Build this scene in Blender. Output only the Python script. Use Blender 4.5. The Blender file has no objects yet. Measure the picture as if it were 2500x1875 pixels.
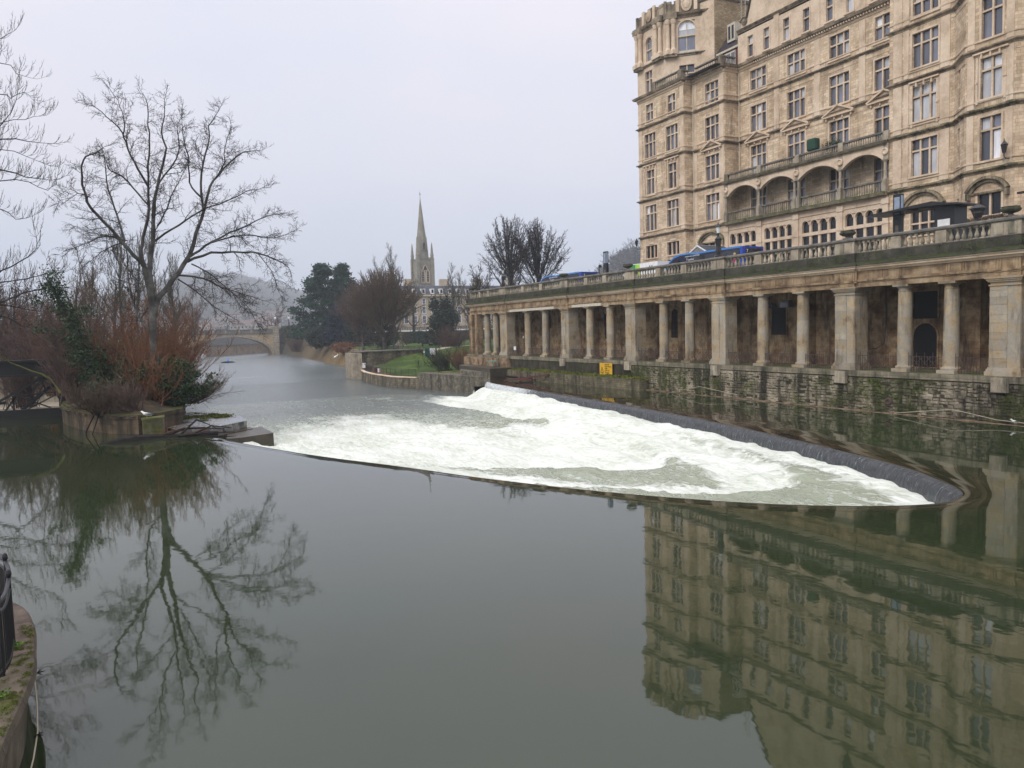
import bpy, math, random
import numpy as np
from mathutils import Matrix, Vector, noise as mnoise
from mathutils.geometry import tessellate_polygon

S = bpy.context.scene
COL = S.collection
R = math.radians
rng = random.Random(7)
nrg = np.random.default_rng(11)

# ------------------------------------------------------------------ camera
HEAD, PITCH, ROLL, EYE = 0.46456889, 0.07174566, 0.028, 6.0
fw = Vector((math.sin(HEAD)*math.cos(PITCH), math.cos(HEAD)*math.cos(PITCH), -math.sin(PITCH)))
r0 = Vector((math.cos(HEAD), -math.sin(HEAD), 0)); u0 = r0.cross(fw)
rt = r0*math.cos(ROLL) - u0*math.sin(ROLL); up = u0*math.cos(ROLL) + r0*math.sin(ROLL)
cam = bpy.data.cameras.new('camera'); camo = bpy.data.objects.new('camera', cam); COL.objects.link(camo)
cam.sensor_fit = 'HORIZONTAL'; cam.sensor_width = 36; cam.lens = 36*1878/2500
cam.clip_start = 0.1; cam.clip_end = 12000
camo.matrix_world = Matrix(((rt.x, up.x, -fw.x, 0), (rt.y, up.y, -fw.y, 0), (rt.z, up.z, -fw.z, EYE), (0, 0, 0, 1)))
S.camera = camo
# ------------------------------------------------------------------ sky and sun
W = bpy.data.worlds.new('World'); S.world = W; W.use_nodes = True
nt = W.node_tree; nt.nodes.clear(); L = nt.links.new
SUN_EL, SUN_AZ = R(38), R(250)       # a veiled sun high behind and left of the viewer
wo = nt.nodes.new('ShaderNodeOutputWorld'); bg = nt.nodes.new('ShaderNodeBackground'); bg.inputs[1].default_value = 0.1
sky = nt.nodes.new('ShaderNodeTexSky'); sky.sky_type = 'NISHITA'; sky.sun_disc = False
sky.sun_elevation = SUN_EL; sky.sun_rotation = SUN_AZ
tc = nt.nodes.new('ShaderNodeTexCoord'); sep = nt.nodes.new('ShaderNodeSeparateXYZ'); L(tc.outputs['Generated'], sep.inputs[0])
rp = nt.nodes.new('ShaderNodeValToRGB'); L(sep.outputs[2], rp.inputs[0])   # overcast cloud sheet: luminance rises steadily to the zenith
el = rp.color_ramp.elements
el[0].position = 0.0; el[0].color = (.52, .565, .655, 1)
el[1].position = 1.0; el[1].color = (1.85, 1.83, 1.88, 1)
for p, c in ((.10, (.585, .615, .70, 1)), (.22, (.665, .68, .755, 1)), (.40, (.75, .75, .82, 1)), (.6, (1.12, 1.11, 1.17, 1))):
    e = el.new(p); e.color = c
mp = nt.nodes.new('ShaderNodeMapping'); mp.inputs['Scale'].default_value = (1, 1, 2.5); L(tc.outputs['Generated'], mp.inputs[0])
nz = nt.nodes.new('ShaderNodeTexNoise'); nz.inputs['Scale'].default_value = 1.6; nz.inputs['Detail'].default_value = 4; L(mp.outputs[0], nz.inputs[0])
r2 = nt.nodes.new('ShaderNodeValToRGB'); L(nz.outputs[0], r2.inputs[0])
r2.color_ramp.elements[0].position = .3; r2.color_ramp.elements[0].color = (8.7, 9.25, 10.0, 1)
r2.color_ramp.elements[1].position = .7; r2.color_ramp.elements[1].color = (10.7, 10.3, 10.2, 1)
mu = nt.nodes.new('ShaderNodeMix'); mu.data_type = 'RGBA'; mu.blend_type = 'MULTIPLY'; mu.inputs[0].default_value = 1
L(rp.outputs[0], mu.inputs[6]); L(r2.outputs[0], mu.inputs[7])
mx = nt.nodes.new('ShaderNodeMix'); mx.data_type = 'RGBA'; mx.inputs[0].default_value = .93
L(sky.outputs[0], mx.inputs[6]); L(mu.outputs[2], mx.inputs[7]); L(mx.outputs[2], bg.inputs[0]); L(bg.outputs[0], wo.inputs[0])
sun = bpy.data.lights.new('sun', 'SUN'); sun.energy = 1.5; sun.angle = R(25); sun.color = (1, .95, .88)
suno = bpy.data.objects.new('sun', sun); COL.objects.link(suno)
sd = Vector((math.sin(SUN_AZ)*math.cos(SUN_EL), math.cos(SUN_AZ)*math.cos(SUN_EL), math.sin(SUN_EL)))
suno.rotation_euler = sd.to_track_quat('Z', 'Y').to_euler()
S.view_settings.view_transform = 'Standard'; S.view_settings.look = 'None'
S.view_settings.exposure = 0.31; S.view_settings.gamma = 1; S.view_settings.use_curve_mapping = False
S.render.engine = 'CYCLES'
try:
    S.cycles.max_bounces = 6; S.cycles.volume_bounces = 0; S.cycles.transparent_max_bounces = 6
except Exception: pass

# ------------------------------------------------------------------ mesh helpers
def box_uv(me):
    n = len(me.loops)
    if not n: return
    uvl = me.uv_layers.new(name='UVMap')
    vi = np.empty(n, np.int32); me.loops.foreach_get('vertex_index', vi)
    co = np.empty(len(me.vertices)*3, np.float32); me.vertices.foreach_get('co', co); co = co.reshape(-1, 3)
    np_ = len(me.polygons)
    nm = np.empty(np_*3, np.float32); me.polygons.foreach_get('normal', nm); nm = nm.reshape(-1, 3)
    lt = np.empty(np_, np.int32); me.polygons.foreach_get('loop_total', lt)
    pn = np.repeat(nm, lt, axis=0); P = co[vi]
    h = np.hypot(pn[:, 0], pn[:, 1]) + 1e-9
    u = (-pn[:, 1]*P[:, 0] + pn[:, 0]*P[:, 1])/h; v = P[:, 2].copy()
    flat = np.abs(pn[:, 2]) > .8
    u[flat] = P[flat, 0]; v[flat] = P[flat, 1]
    uvl.data.foreach_set('uv', np.stack([u, v], 1).astype(np.float32).ravel())

def mesh_arr(name, V, F):
    me = bpy.data.meshes.new(name)
    V = np.asarray(V, np.float32); F = np.asarray(F, np.int32)
    me.vertices.add(len(V)); me.vertices.foreach_set('co', V.ravel())
    k = F.shape[1]
    me.loops.add(F.size); me.loops.foreach_set('vertex_index', F.ravel())
    me.polygons.add(len(F)); me.polygons.foreach_set('loop_start', np.arange(0, F.size, k, dtype=np.int32))
    me.polygons.foreach_set('loop_total', np.full(len(F), k, np.int32))
    me.update(calc_edges=True)
    return me

def link(name, me, mat, parent=None, kind=None, smooth=False):
    o = bpy.data.objects.new(name, me); COL.objects.link(o)
    if mat is not None and not me.materials: me.materials.append(mat)
    if parent is not None:
        o.parent = parent; o.matrix_parent_inverse = parent.matrix_basis.inverted()
    if kind: o['kind'] = kind
    if smooth: me.polygons.foreach_set('use_smooth', np.ones(len(me.polygons), bool))
    return o

class MB:
    def __init__(s): s.v = []; s.f = []
    def add(s, vs, fs):
        b = len(s.v); s.v += [tuple(p) for p in vs]; s.f += [tuple(i+b for i in f) for f in fs]; return s
    def box(s, x0, x1, y0, y1, z0, z1):
        if x0 > x1: x0, x1 = x1, x0
        if y0 > y1: y0, y1 = y1, y0
        return s.add([(x0,y0,z0),(x1,y0,z0),(x1,y1,z0),(x0,y1,z0),(x0,y0,z1),(x1,y0,z1),(x1,y1,z1),(x0,y1,z1)],
                     [(3,2,1,0),(4,5,6,7),(0,1,5,4),(1,2,6,5),(2,3,7,6),(3,0,4,7)])
    def prism(s, poly, z0, z1):          # poly counter-clockwise seen from above
        n = len(poly); vs = [(x,y,z0) for x,y in poly]+[(x,y,z1) for x,y in poly]
        return s.add(vs, [tuple(range(n-1,-1,-1)), tuple(range(n,2*n))]+[(i,(i+1)%n,n+(i+1)%n,n+i) for i in range(n)])
    def lathe(s, cx, cy, prof, n=12, z=0):
        vs = []; fs = []
        for r, h in prof:
            for i in range(n):
                a = 2*math.pi*i/n; vs.append((cx+r*math.cos(a), cy+r*math.sin(a), z+h))
        for j in range(len(prof)-1):
            for i in range(n):
                k = (i+1)%n; fs.append((j*n+i, j*n+k, (j+1)*n+k, (j+1)*n+i))
        fs.append(tuple(range(n-1,-1,-1))); fs.append(tuple((len(prof)-1)*n+i for i in range(n)))
        return s.add(vs, fs)
    def tube(s, pts, rad, n=6):
        pts = [Vector(p) for p in pts]; m = len(pts)
        if not hasattr(rad, '__len__'): rad = [rad]*m
        vs = []; fs = []
        for j, p in enumerate(pts):
            d = (pts[min(j+1, m-1)]-pts[max(j-1, 0)]).normalized()
            a = d.orthogonal() if abs(d.z) < .95 else Vector((1, 0, 0))
            if abs(d.z) < .95: a = Vector((0, 0, 1)).cross(d)
            a.normalize(); b = d.cross(a)
            for i in range(n):
                t = 2*math.pi*i/n; vs.append(p+(a*math.cos(t)+b*math.sin(t))*rad[j])
        for j in range(m-1):
            for i in range(n):
                k = (i+1)%n; fs.append((j*n+i, j*n+k, (j+1)*n+k, (j+1)*n+i))
        fs.append(tuple(range(n-1,-1,-1))); fs.append(tuple((m-1)*n+i for i in range(n)))
        return s.add(vs, fs)
    def bar(s, p0, p1, w, h=None):       # square bar between two points
        h = h or w; p0 = Vector(p0); p1 = Vector(p1); d = (p1-p0).normalized()
        a = Vector((0, 0, 1)).cross(d)
        if a.length < .05: a = Vector((0, 1, 0))
        a.normalize(); b = d.cross(a); a *= w/2; b *= h/2
        return s.add([p0-a-b, p0+a-b, p0+a+b, p0-a+b, p1-a-b, p1+a-b, p1+a+b, p1-a+b],
                     [(3,2,1,0),(4,5,6,7),(0,1,5,4),(1,2,6,5),(2,3,7,6),(3,0,4,7)])
    def mould(s, path, prof, closed=False):   # path of (x,y), outside on the right hand; prof of (out, z), bottom to top
        n = len(path); P = [Vector(p) for p in path]; rings = []
        for i in range(n):
            a = P[(i-1) % n] if (i > 0 or closed) else None; c = P[(i+1) % n] if (i < n-1 or closed) else None
            d1 = (P[i]-a).normalized() if a is not None else None; d2 = (c-P[i]).normalized() if c is not None else None
            if d1 is None: d1 = d2
            if d2 is None: d2 = d1
            n1 = Vector((d1.y, -d1.x)); n2 = Vector((d2.y, -d2.x)); m = n1+n2
            m = m/(m.length_squared/2) if m.length_squared > 1e-4 else n1
            rings.append([(P[i].x+m.x*o, P[i].y+m.y*o, z) for o, z in prof])
        k = len(prof); vs = [p for r_ in rings for p in r_]; fs = []
        for i in range(n if closed else n-1):
            j = (i+1) % n
            for q in range(k-1): fs.append((i*k+q, j*k+q, j*k+q+1, i*k+q+1))
        if not closed: fs.append(tuple(range(k))); fs.append(tuple((n-1)*k+q for q in range(k-1, -1, -1)))
        return s.add(vs, fs)
    def build(s, name, mat, parent=None, kind=None, smooth=False):
        me = bpy.data.meshes.new(name); me.from_pydata(s.v, [], s.f); me.update(); box_uv(me)
        return link(name, me, mat, parent, kind, smooth)

def thing(name, label, cat, loc=(0,0,0), group=None):
    o = bpy.data.objects.new(name, None); COL.objects.link(o); o.location = loc; o.empty_display_size = .3
    o.matrix_basis = Matrix.Translation(loc)
    return tag(o, label, cat, group)
def tag(o, label, cat, group=None, kind=None):
    o['label'] = label; o['category'] = cat
    if group: o['group'] = group
    if kind: o['kind'] = kind
    return o
def struct(o): o['kind'] = 'structure'; return o
def dup(root, M, label=None, group=None):      # copy of a thing with its parts and sub-parts
    r = root.copy(); COL.objects.link(r); r.matrix_basis = M
    if label: r['label'] = label
    if group: r['group'] = group
    for ch in list(root.children):
        c = ch.copy(); COL.objects.link(c); c.parent = r
        for g in ch.children:
            d = g.copy(); COL.objects.link(d); d.parent = c
    return r
def place(x, y, z, rz=0, sc=1.0):
    return Matrix.Translation((x, y, z)) @ Matrix.Rotation(rz, 4, 'Z') @ Matrix.Scale(sc, 4)
def inst(name, me, M, parent, kind=None):      # a piece that shares its mesh with its likes
    o = bpy.data.objects.new(name, me); COL.objects.link(o); o.matrix_basis = M
    o.parent = parent; o.matrix_parent_inverse = parent.matrix_basis.inverted()
    if kind: o['kind'] = kind
    return o

# vectorised value noise
_lat = nrg.random((256, 256)).astype(np.float32)
def vnoise(x, y):
    xi = np.floor(x).astype(int); yi = np.floor(y).astype(int); fx = x-xi; fy = y-yi
    fx = fx*fx*(3-2*fx); fy = fy*fy*(3-2*fy)
    g = lambda a, b: _lat[a % 256, b % 256]
    return (g(xi, yi)*(1-fx)+g(xi+1, yi)*fx)*(1-fy)+(g(xi, yi+1)*(1-fx)+g(xi+1, yi+1)*fx)*fy
def fbm(x, y, o=4):
    s = 0; a = 1; t = 0
    for i in range(o): s = s+a*vnoise(x*2**i+17*i, y*2**i+31*i); t += a; a *= .5
    return s/t
def sstep(a, b, x):
    t = np.clip((x-a)/(b-a), 0, 1); return t*t*(3-2*t)

# ------------------------------------------------------------------ materials
def nodes(name):
    m = bpy.data.materials.new(name); m.use_nodes = True; t = m.node_tree; b = t.nodes['Principled BSDF']
    return m, t, b
def N(t, ty, **kw):
    n = t.nodes.new(ty)
    for k, v in kw.items():
        k2 = k.replace('_', ' ')
        if k2 in n.inputs: n.inputs[k2].default_value = v
        else: setattr(n, k, v)
    return n
def ramp(t, src, stops):
    r = t.nodes.new('ShaderNodeValToRGB'); t.links.new(src, r.inputs[0]); e = r.color_ramp.elements
    while len(e) > 1: e.remove(e[-1])
    e[0].position = stops[0][0]; e[0].color = tuple(stops[0][1])+(1,) if hasattr(stops[0][1], '__len__') else (stops[0][1],)*3+(1,)
    for p, c in stops[1:]:
        q = e.new(p); q.color = tuple(c)+(1,) if hasattr(c, '__len__') else (c,)*3+(1,)
    return r.outputs[0]
def mixc(t, f, a, b, mode='MIX'):
    m = t.nodes.new('ShaderNodeMix'); m.data_type = 'RGBA'; m.blend_type = mode
    for i, q in ((0, f), (6, a), (7, b)):
        if isinstance(q, (int, float)): m.inputs[i].default_value = q if i == 0 else (q, q, q, 1)
        elif isinstance(q, (tuple, list)): m.inputs[i].default_value = tuple(q)+(1,)
        else: t.links.new(q, m.inputs[i])
    return m.outputs[2]
def math_(t, op, a, b=None):
    m = t.nodes.new('ShaderNodeMath'); m.operation = op
    for i, q in ((0, a), (1, b)):
        if q is None: continue
        if isinstance(q, (int, float)): m.inputs[i].default_value = q
        else: t.links.new(q, m.inputs[i])
    return m.outputs[0]
def pos(t, scale=(1, 1, 1)):
    g = t.nodes.new('ShaderNodeNewGeometry'); m = N(t, 'ShaderNodeMapping'); m.inputs['Scale'].default_value = scale
    t.links.new(g.outputs['Position'], m.inputs[0]); return m.outputs[0]
def noi(t, vec, sc, det=5, rough=.6, dist=0):
    n = N(t, 'ShaderNodeTexNoise', Scale=sc, Detail=det, Roughness=rough, Distortion=dist); t.links.new(vec, n.inputs[0]); return n.outputs[0]
def bump(t, b, h, st=.3, dist=.05, prev=None):
    n = N(t, 'ShaderNodeBump', Strength=st, Distance=dist); t.links.new(h, n.inputs['Height'])
    if prev is not None: t.links.new(prev, n.inputs['Normal'])
    t.links.new(n.outputs[0], b.inputs['Normal']); return n.outputs[0]

def stone(name, cols, brick=None, grime=None, moss=None, rough=.9, sc=.6, bst=.4, objvar=0.0, patch=0.0):
    m, t, b = nodes(name); P = pos(t)
    n1 = noi(t, P, sc, 6); k = len(cols)
    c = ramp(t, n1, [(.32+.36*i/(k-1), q) for i, q in enumerate(cols)])
    n2 = noi(t, P, sc*9, 5, .7); c = mixc(t, .35, c, ramp(t, n2, [(.3, .55), (.7, 1.25)]), 'MULTIPLY')
    hgt = n2
    if brick:
        bw, bh, mo, var = brick
        uv = N(t, 'ShaderNodeUVMap'); bt = N(t, 'ShaderNodeTexBrick', Scale=1.0)
        bt.inputs['Brick Width'].default_value = bw; bt.inputs['Row Height'].default_value = bh; bt.inputs['Mortar Size'].default_value = mo
        bt.inputs['Color1'].default_value = (1+var, 1+var, 1+var*.8, 1); bt.inputs['Color2'].default_value = (1-var, 1-var, 1-var*1.15, 1)
        bt.inputs['Mortar'].default_value = (.62, .6, .58, 1); bt.inputs['Bias'].default_value = 0
        wob = mixc(t, .02, uv.outputs[0], N(t, 'ShaderNodeTexNoise', Scale=3.0).outputs['Color'], 'ADD')
        t.links.new(wob, bt.inputs[0]); c = mixc(t, 1, c, bt.outputs[0], 'MULTIPLY')
        hgt = math_(t, 'ADD', math_(t, 'MULTIPLY', n2, .5), math_(t, 'MULTIPLY', bt.outputs[1], -.8))
    if grime:
        gc, lo, hi = grime
        g = noi(t, pos(t, (1.3, 1.3, .22)), .9, 7, .7); c = mixc(t, ramp(t, g, [(lo, 0), (hi, 1)]), c, gc)
    if moss:
        mc, lo, hi, upn = moss
        g = noi(t, pos(t), 1.4, 7, .7)
        if patch: g = math_(t, 'ADD', math_(t, 'MULTIPLY', g, 1-patch), math_(t, 'MULTIPLY', noi(t, pos(t), .22, 3, .5), patch))
        geo = N(t, 'ShaderNodeNewGeometry'); sp = N(t, 'ShaderNodeSeparateXYZ'); t.links.new(geo.outputs['Normal'], sp.inputs[0])
        g = math_(t, 'ADD', g, math_(t, 'MULTIPLY', sp.outputs[2], upn)); mk = ramp(t, g, [(lo, 0), (hi, 1)])
        mcol = ramp(t, noi(t, P, 5, 4), [(.35, tuple(q*.55 for q in mc)), (.65, tuple(q*1.35 for q in mc))])
        c = mixc(t, mk, c, mcol)
    if objvar:
        oi = N(t, 'ShaderNodeObjectInfo'); c = mixc(t, 1, c, ramp(t, oi.outputs['Random'], [(0, 1-objvar), (1, 1+objvar)]), 'MULTIPLY')
    t.links.new(c, b.inputs['Base Color']); b.inputs['Roughness'].default_value = rough
    b.inputs['Specular IOR Level'].default_value = .25
    bump(t, b, hgt, bst, .04)
    return m
def plain(name, col, rough=.6, metal=0, var=.15, sc=3, spec=.4, bst=.1):
    m, t, b = nodes(name); n1 = noi(t, pos(t), sc, 5)
    c = ramp(t, n1, [(.3, tuple(q*(1-var) for q in col)), (.7, tuple(min(1, q*(1+var)) for q in col))])
    t.links.new(c, b.inputs['Base Color']); b.inputs['Roughness'].default_value = rough; b.inputs['Metallic'].default_value = metal
    b.inputs['Specular IOR Level'].default_value = spec
    if bst: bump(t, b, noi(t, pos(t), sc*6, 4), bst, .01)
    return m
def glass(name, col, col2, rough=.04, ior=1.75):
    m, t, b = nodes(name); oi = N(t, 'ShaderNodeObjectInfo'); c = ramp(t, oi.outputs['Random'], [(0, col), (.45, col2), (.8, tuple(q*1.6 for q in col2)), (1, tuple(q*.5 for q in col))])
    g = noi(t, pos(t, (1, 1, .3)), 1.2, 3); c = mixc(t, .5, c, ramp(t, g, [(.35, .6), (.65, 1.35)]), 'MULTIPLY')
    t.links.new(c, b.inputs['Base Color']); b.inputs['Roughness'].default_value = rough; b.inputs['IOR'].default_value = ior
    bump(t, b, noi(t, pos(t), .7, 2), .04, .05)
    return m
def leafmat(name, c1, c2, rough=.6, sc=2.0, trans=.0):
    m, t, b = nodes(name); n1 = noi(t, pos(t), sc, 5, .7)
    t.links.new(ramp(t, n1, [(.33, c1), (.66, c2)]), b.inputs['Base Color']); b.inputs['Roughness'].default_value = rough
    b.inputs['Specular IOR Level'].default_value = .25
    return m

M = {}
BATH = [(.37,.27,.18), (.575,.44,.315), (.68,.55,.415)]
M['ashlar'] = stone('bath_stone_ashlar', BATH, brick=(.62,.27,.012,.20), grime=((.15,.10,.065), .52, .78), sc=.45, bst=.4)
M['dressed'] = stone('bath_stone_dressed', [(.44,.335,.235), (.61,.48,.355), (.69,.565,.43)], grime=((.13,.11,.08), .60, .82), sc=.5)
M['string'] = stone('weathered_string_stone', [(.14,.115,.085), (.30,.24,.17), (.45,.36,.26)], grime=((.035,.033,.028), .44, .72), moss=((.05,.07,.015), .95, 1.2, .35), sc=.7)
M['mossband'] = stone('mossy_string_stone', [(.20,.165,.11), (.30,.24,.16), (.38,.30,.2)], grime=((.04,.04,.03), .42, .62), moss=((.055,.085,.015), .62, .95, .35), sc=.7)
M['pier'] = stone('colonnade_pier_stone', [(.19,.15,.105), (.35,.27,.17), (.30,.275,.23), (.44,.34,.21)], grime=((.07,.055,.04), .52, .74), moss=((.06,.075,.02), .93, 1.15, .2), sc=.8, objvar=.13)
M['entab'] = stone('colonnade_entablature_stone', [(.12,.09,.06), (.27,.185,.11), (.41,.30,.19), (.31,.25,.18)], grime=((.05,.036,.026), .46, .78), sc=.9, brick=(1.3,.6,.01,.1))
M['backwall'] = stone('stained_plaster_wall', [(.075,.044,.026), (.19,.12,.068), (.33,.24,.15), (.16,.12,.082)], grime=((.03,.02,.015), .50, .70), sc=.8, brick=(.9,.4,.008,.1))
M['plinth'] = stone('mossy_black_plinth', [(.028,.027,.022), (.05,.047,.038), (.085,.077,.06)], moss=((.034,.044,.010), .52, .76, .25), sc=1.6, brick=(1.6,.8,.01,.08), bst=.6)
M['rail'] = stone('lichened_coping', [(.09,.085,.075), (.14,.13,.115), (.2,.185,.16)], moss=((.07,.09,.03), .95, 1.3, .2), sc=1.5)
M['baluster'] = stone('baluster_stone', [(.20,.18,.13), (.32,.28,.21), (.40,.35,.27)], grime=((.07,.07,.05), .5, .7), moss=((.09,.11,.035), .62, .8, .1), sc=2.2, objvar=.25)
M['pedestal'] = stone('pedestal_stone', [(.22,.19,.14), (.34,.29,.22), (.40,.35,.27)], grime=((.07,.07,.05), .5, .7), moss=((.09,.11,.03), .66, .85, .1), sc=1.5, objvar=.12)
M['rubble'] = stone('rubble_wall_core', [(.04,.036,.026), (.08,.07,.05), (.13,.11,.08)], brick=(.34,.15,.03,.25), grime=((.02,.018,.012), .42, .62), moss=((.03,.038,.009), .50, .62, .1), sc=.9, bst=.9, patch=.5)
M['rstone'] = stone('rubble_stone', [(.09,.075,.052), (.22,.19,.14), (.36,.31,.24)], grime=((.028,.024,.018), .44, .58), moss=((.042,.050,.012), .505, .60, .10), sc=1.1, objvar=.4, bst=.9, patch=.5)
M['conc'] = stone('stained_river_concrete', [(.12,.095,.065), (.19,.15,.105), (.25,.20,.15)], grime=((.04,.032,.024), .45, .66), moss=((.07,.085,.015), .80, 1.15, .45), sc=.7)
M['wetconc'] = stone('wet_dark_concrete', [(.035,.03,.022), (.06,.05,.035), (.09,.07,.05)], sc=.9, rough=.35)
M['cut'] = plain('freshly_cut_stone', (.46,.35,.2), .85)
M['iron'] = plain('black_iron', (.018,.018,.02), .35, 0, .2, 5)
M['steel'] = plain('weathered_steel', (.012,.011,.010), .55, 0, .3, 2)
M['rust'] = plain('rusty_railing_iron', (.07,.045,.038), .7, 0, .3, 4)
M['timber'] = plain('dark_window_timber', (.035,.022,.018), .5)
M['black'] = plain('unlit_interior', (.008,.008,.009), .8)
M['pale'] = plain('pale_painted_timber', (.50,.45,.36), .6)
M['white'] = plain('white_paint', (.75,.75,.76), .5)
M['slate'] = stone('purple_roof_slate', [(.035,.028,.035), (.05,.04,.048), (.065,.055,.06)], brick=(.5,.25,.012,.15), sc=1)
M['bslate'] = stone('blue_roof_slate', [(.06,.065,.08), (.08,.085,.10), (.10,.105,.12)], brick=(.5,.3,.012,.1), sc=1)
M['redwall'] = plain('dark_red_cladding', (.10,.03,.028), .7)
M['pane'] = glass('window_glass', (.04,.043,.055), (.11,.115,.145))
M['blind'] = glass('window_glass_with_blind', (.42,.43,.46), (.50,.51,.54), ior=1.5)
M['dark'] = glass('dark_window_glass', (.008,.009,.012), (.014,.015,.02), ior=1.45)
M['asphalt'] = plain('asphalt', (.05,.05,.052), .85, 0, .2, 4)
M['pave'] = stone('pavement', [(.2,.19,.17), (.27,.25,.22), (.3,.28,.25)], brick=(.9,.6,.02,.1))
M['grass'] = leafmat('garden_grass', (.045,.085,.014), (.09,.15,.028), .8, .35)
M['rough'] = leafmat('rough_winter_bank', (.10,.065,.03), (.20,.145,.07), .9, .8)
M['moss'] = leafmat('moss', (.05,.065,.01), (.16,.17,.02), .9, 5)
M['leaf'] = leafmat('ivy_leaves', (.008,.028,.009), (.03,.065,.018), .45, 1.5)
M['laurel'] = leafmat('laurel_leaves', (.010,.024,.010), (.028,.06,.014), .4, 1.2)
M['conifer'] = leafmat('conifer_needles', (.010,.032,.020), (.024,.062,.034), .7, .5)
M['spruce'] = leafmat('blue_spruce_needles', (.010,.018,.030), (.02,.034,.05), .7, .5)
M['yew'] = leafmat('dark_evergreen_leaves', (.014,.022,.014), (.028,.04,.022), .7, .5)
M['barkg'] = stone('grey_poplar_bark', [(.030,.027,.023), (.065,.060,.053), (.13,.125,.115)], moss=((.05,.06,.015), .75, .95, .3), sc=1.3)
M['twig'] = leafmat('dark_twigs', (.018,.015,.013), (.038,.031,.026), .9, .3)
M['twigg'] = leafmat('olive_twigs', (.045,.042,.024), (.085,.075,.045), .9, .3)
M['twigr'] = leafmat('red_brown_twigs', (.10,.048,.027), (.215,.098,.048), .9, .5)
M['twigp'] = leafmat('purple_brown_twigs', (.078,.050,.043), (.14,.092,.074), .9, .4)
M['twigb'] = leafmat('brown_twigs', (.07,.048,.032), (.125,.09,.06), .9, .3)
M['hedge'] = leafmat('far_woodland', (.03,.03,.028), (.065,.06,.055), .95, .03)
M['yellow'] = plain('sign_yellow', (.62,.36,.02), .6, 0, .12, 9)
M['ink'] = plain('sign_ink', (.03,.022,.008), .7)
M['signwhite'] = plain('sign_white', (.7,.7,.7), .6)
M['wet'] = plain('wet_timber', (.012,.009,.008), .7, 0, .4, 3, .15, .6)
M['rope'] = plain('pale_rope', (.34,.30,.23), .9)
M['teal'] = plain('teal_paint', (.10,.30,.27), .6)
M['green'] = plain('green_panel', (.03,.25,.06), .6); M['lime'] = plain('lime_panel', (.35,.62,.05), .6)
M['blue'] = plain('bus_blue', (.010,.055,.34), .25, 0, .05, 1, .6, 0); M['sky'] = plain('bus_light_blue', (.05,.22,.55), .25, 0, .05, 1, .6, 0)
M['navy'] = plain('bus_navy', (.008,.010,.035), .22, 0, .05, 1, .6, 0); M['busglass'] = glass('bus_glass', (.01,.011,.014), (.02,.021,.026), ior=1.5)
M['redp'] = plain('red_paint', (.35,.03,.025), .4); M['tyre'] = plain('tyre_rubber', (.015,.015,.015), .9)
M['lampglass'] = plain('lamp_glass', (.6,.62,.62), .15)
M['gull'] = plain('gull_white', (.75,.75,.74), .8); M['gullg'] = plain('gull_grey', (.08,.085,.10), .8); M['beak'] = plain('gull_beak', (.5,.32,.03), .5)
M['skin'] = plain('skin', (.5,.3,.22), .6); M['pink'] = plain('pink_coat', (.65,.03,.25), .8); M['hair'] = plain('blonde_hair', (.45,.33,.17), .7)
M['coat'] = plain('dark_coat', (.02,.02,.024), .8); M['brown'] = plain('planter_brown', (.13,.06,.035), .8)
M['spandrel'] = stone('bridge_spandrel', [(.28,.21,.13), (.38,.29,.18), (.42,.33,.22)], brick=(.9,.4,.01,.08), sc=.2)
M['chstone'] = stone('church_stone', [(.19,.175,.14), (.26,.24,.195), (.31,.285,.235)], brick=(.8,.4,.01,.06), sc=.15)
M['house'] = stone('terrace_stone', [(.36,.29,.21), (.46,.38,.29), (.5,.42,.33)], brick=(.9,.35,.01,.07), sc=.2)
M['fhouse'] = stone('far_house_stone', [(.22,.20,.18), (.30,.28,.25), (.36,.34,.31)], sc=.05)
M['roofr'] = plain('far_roof', (.13,.10,.09), .9)
M['hill'] = leafmat('far_hillside', (.04,.045,.035), (.075,.075,.06), .95, .008)
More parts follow.
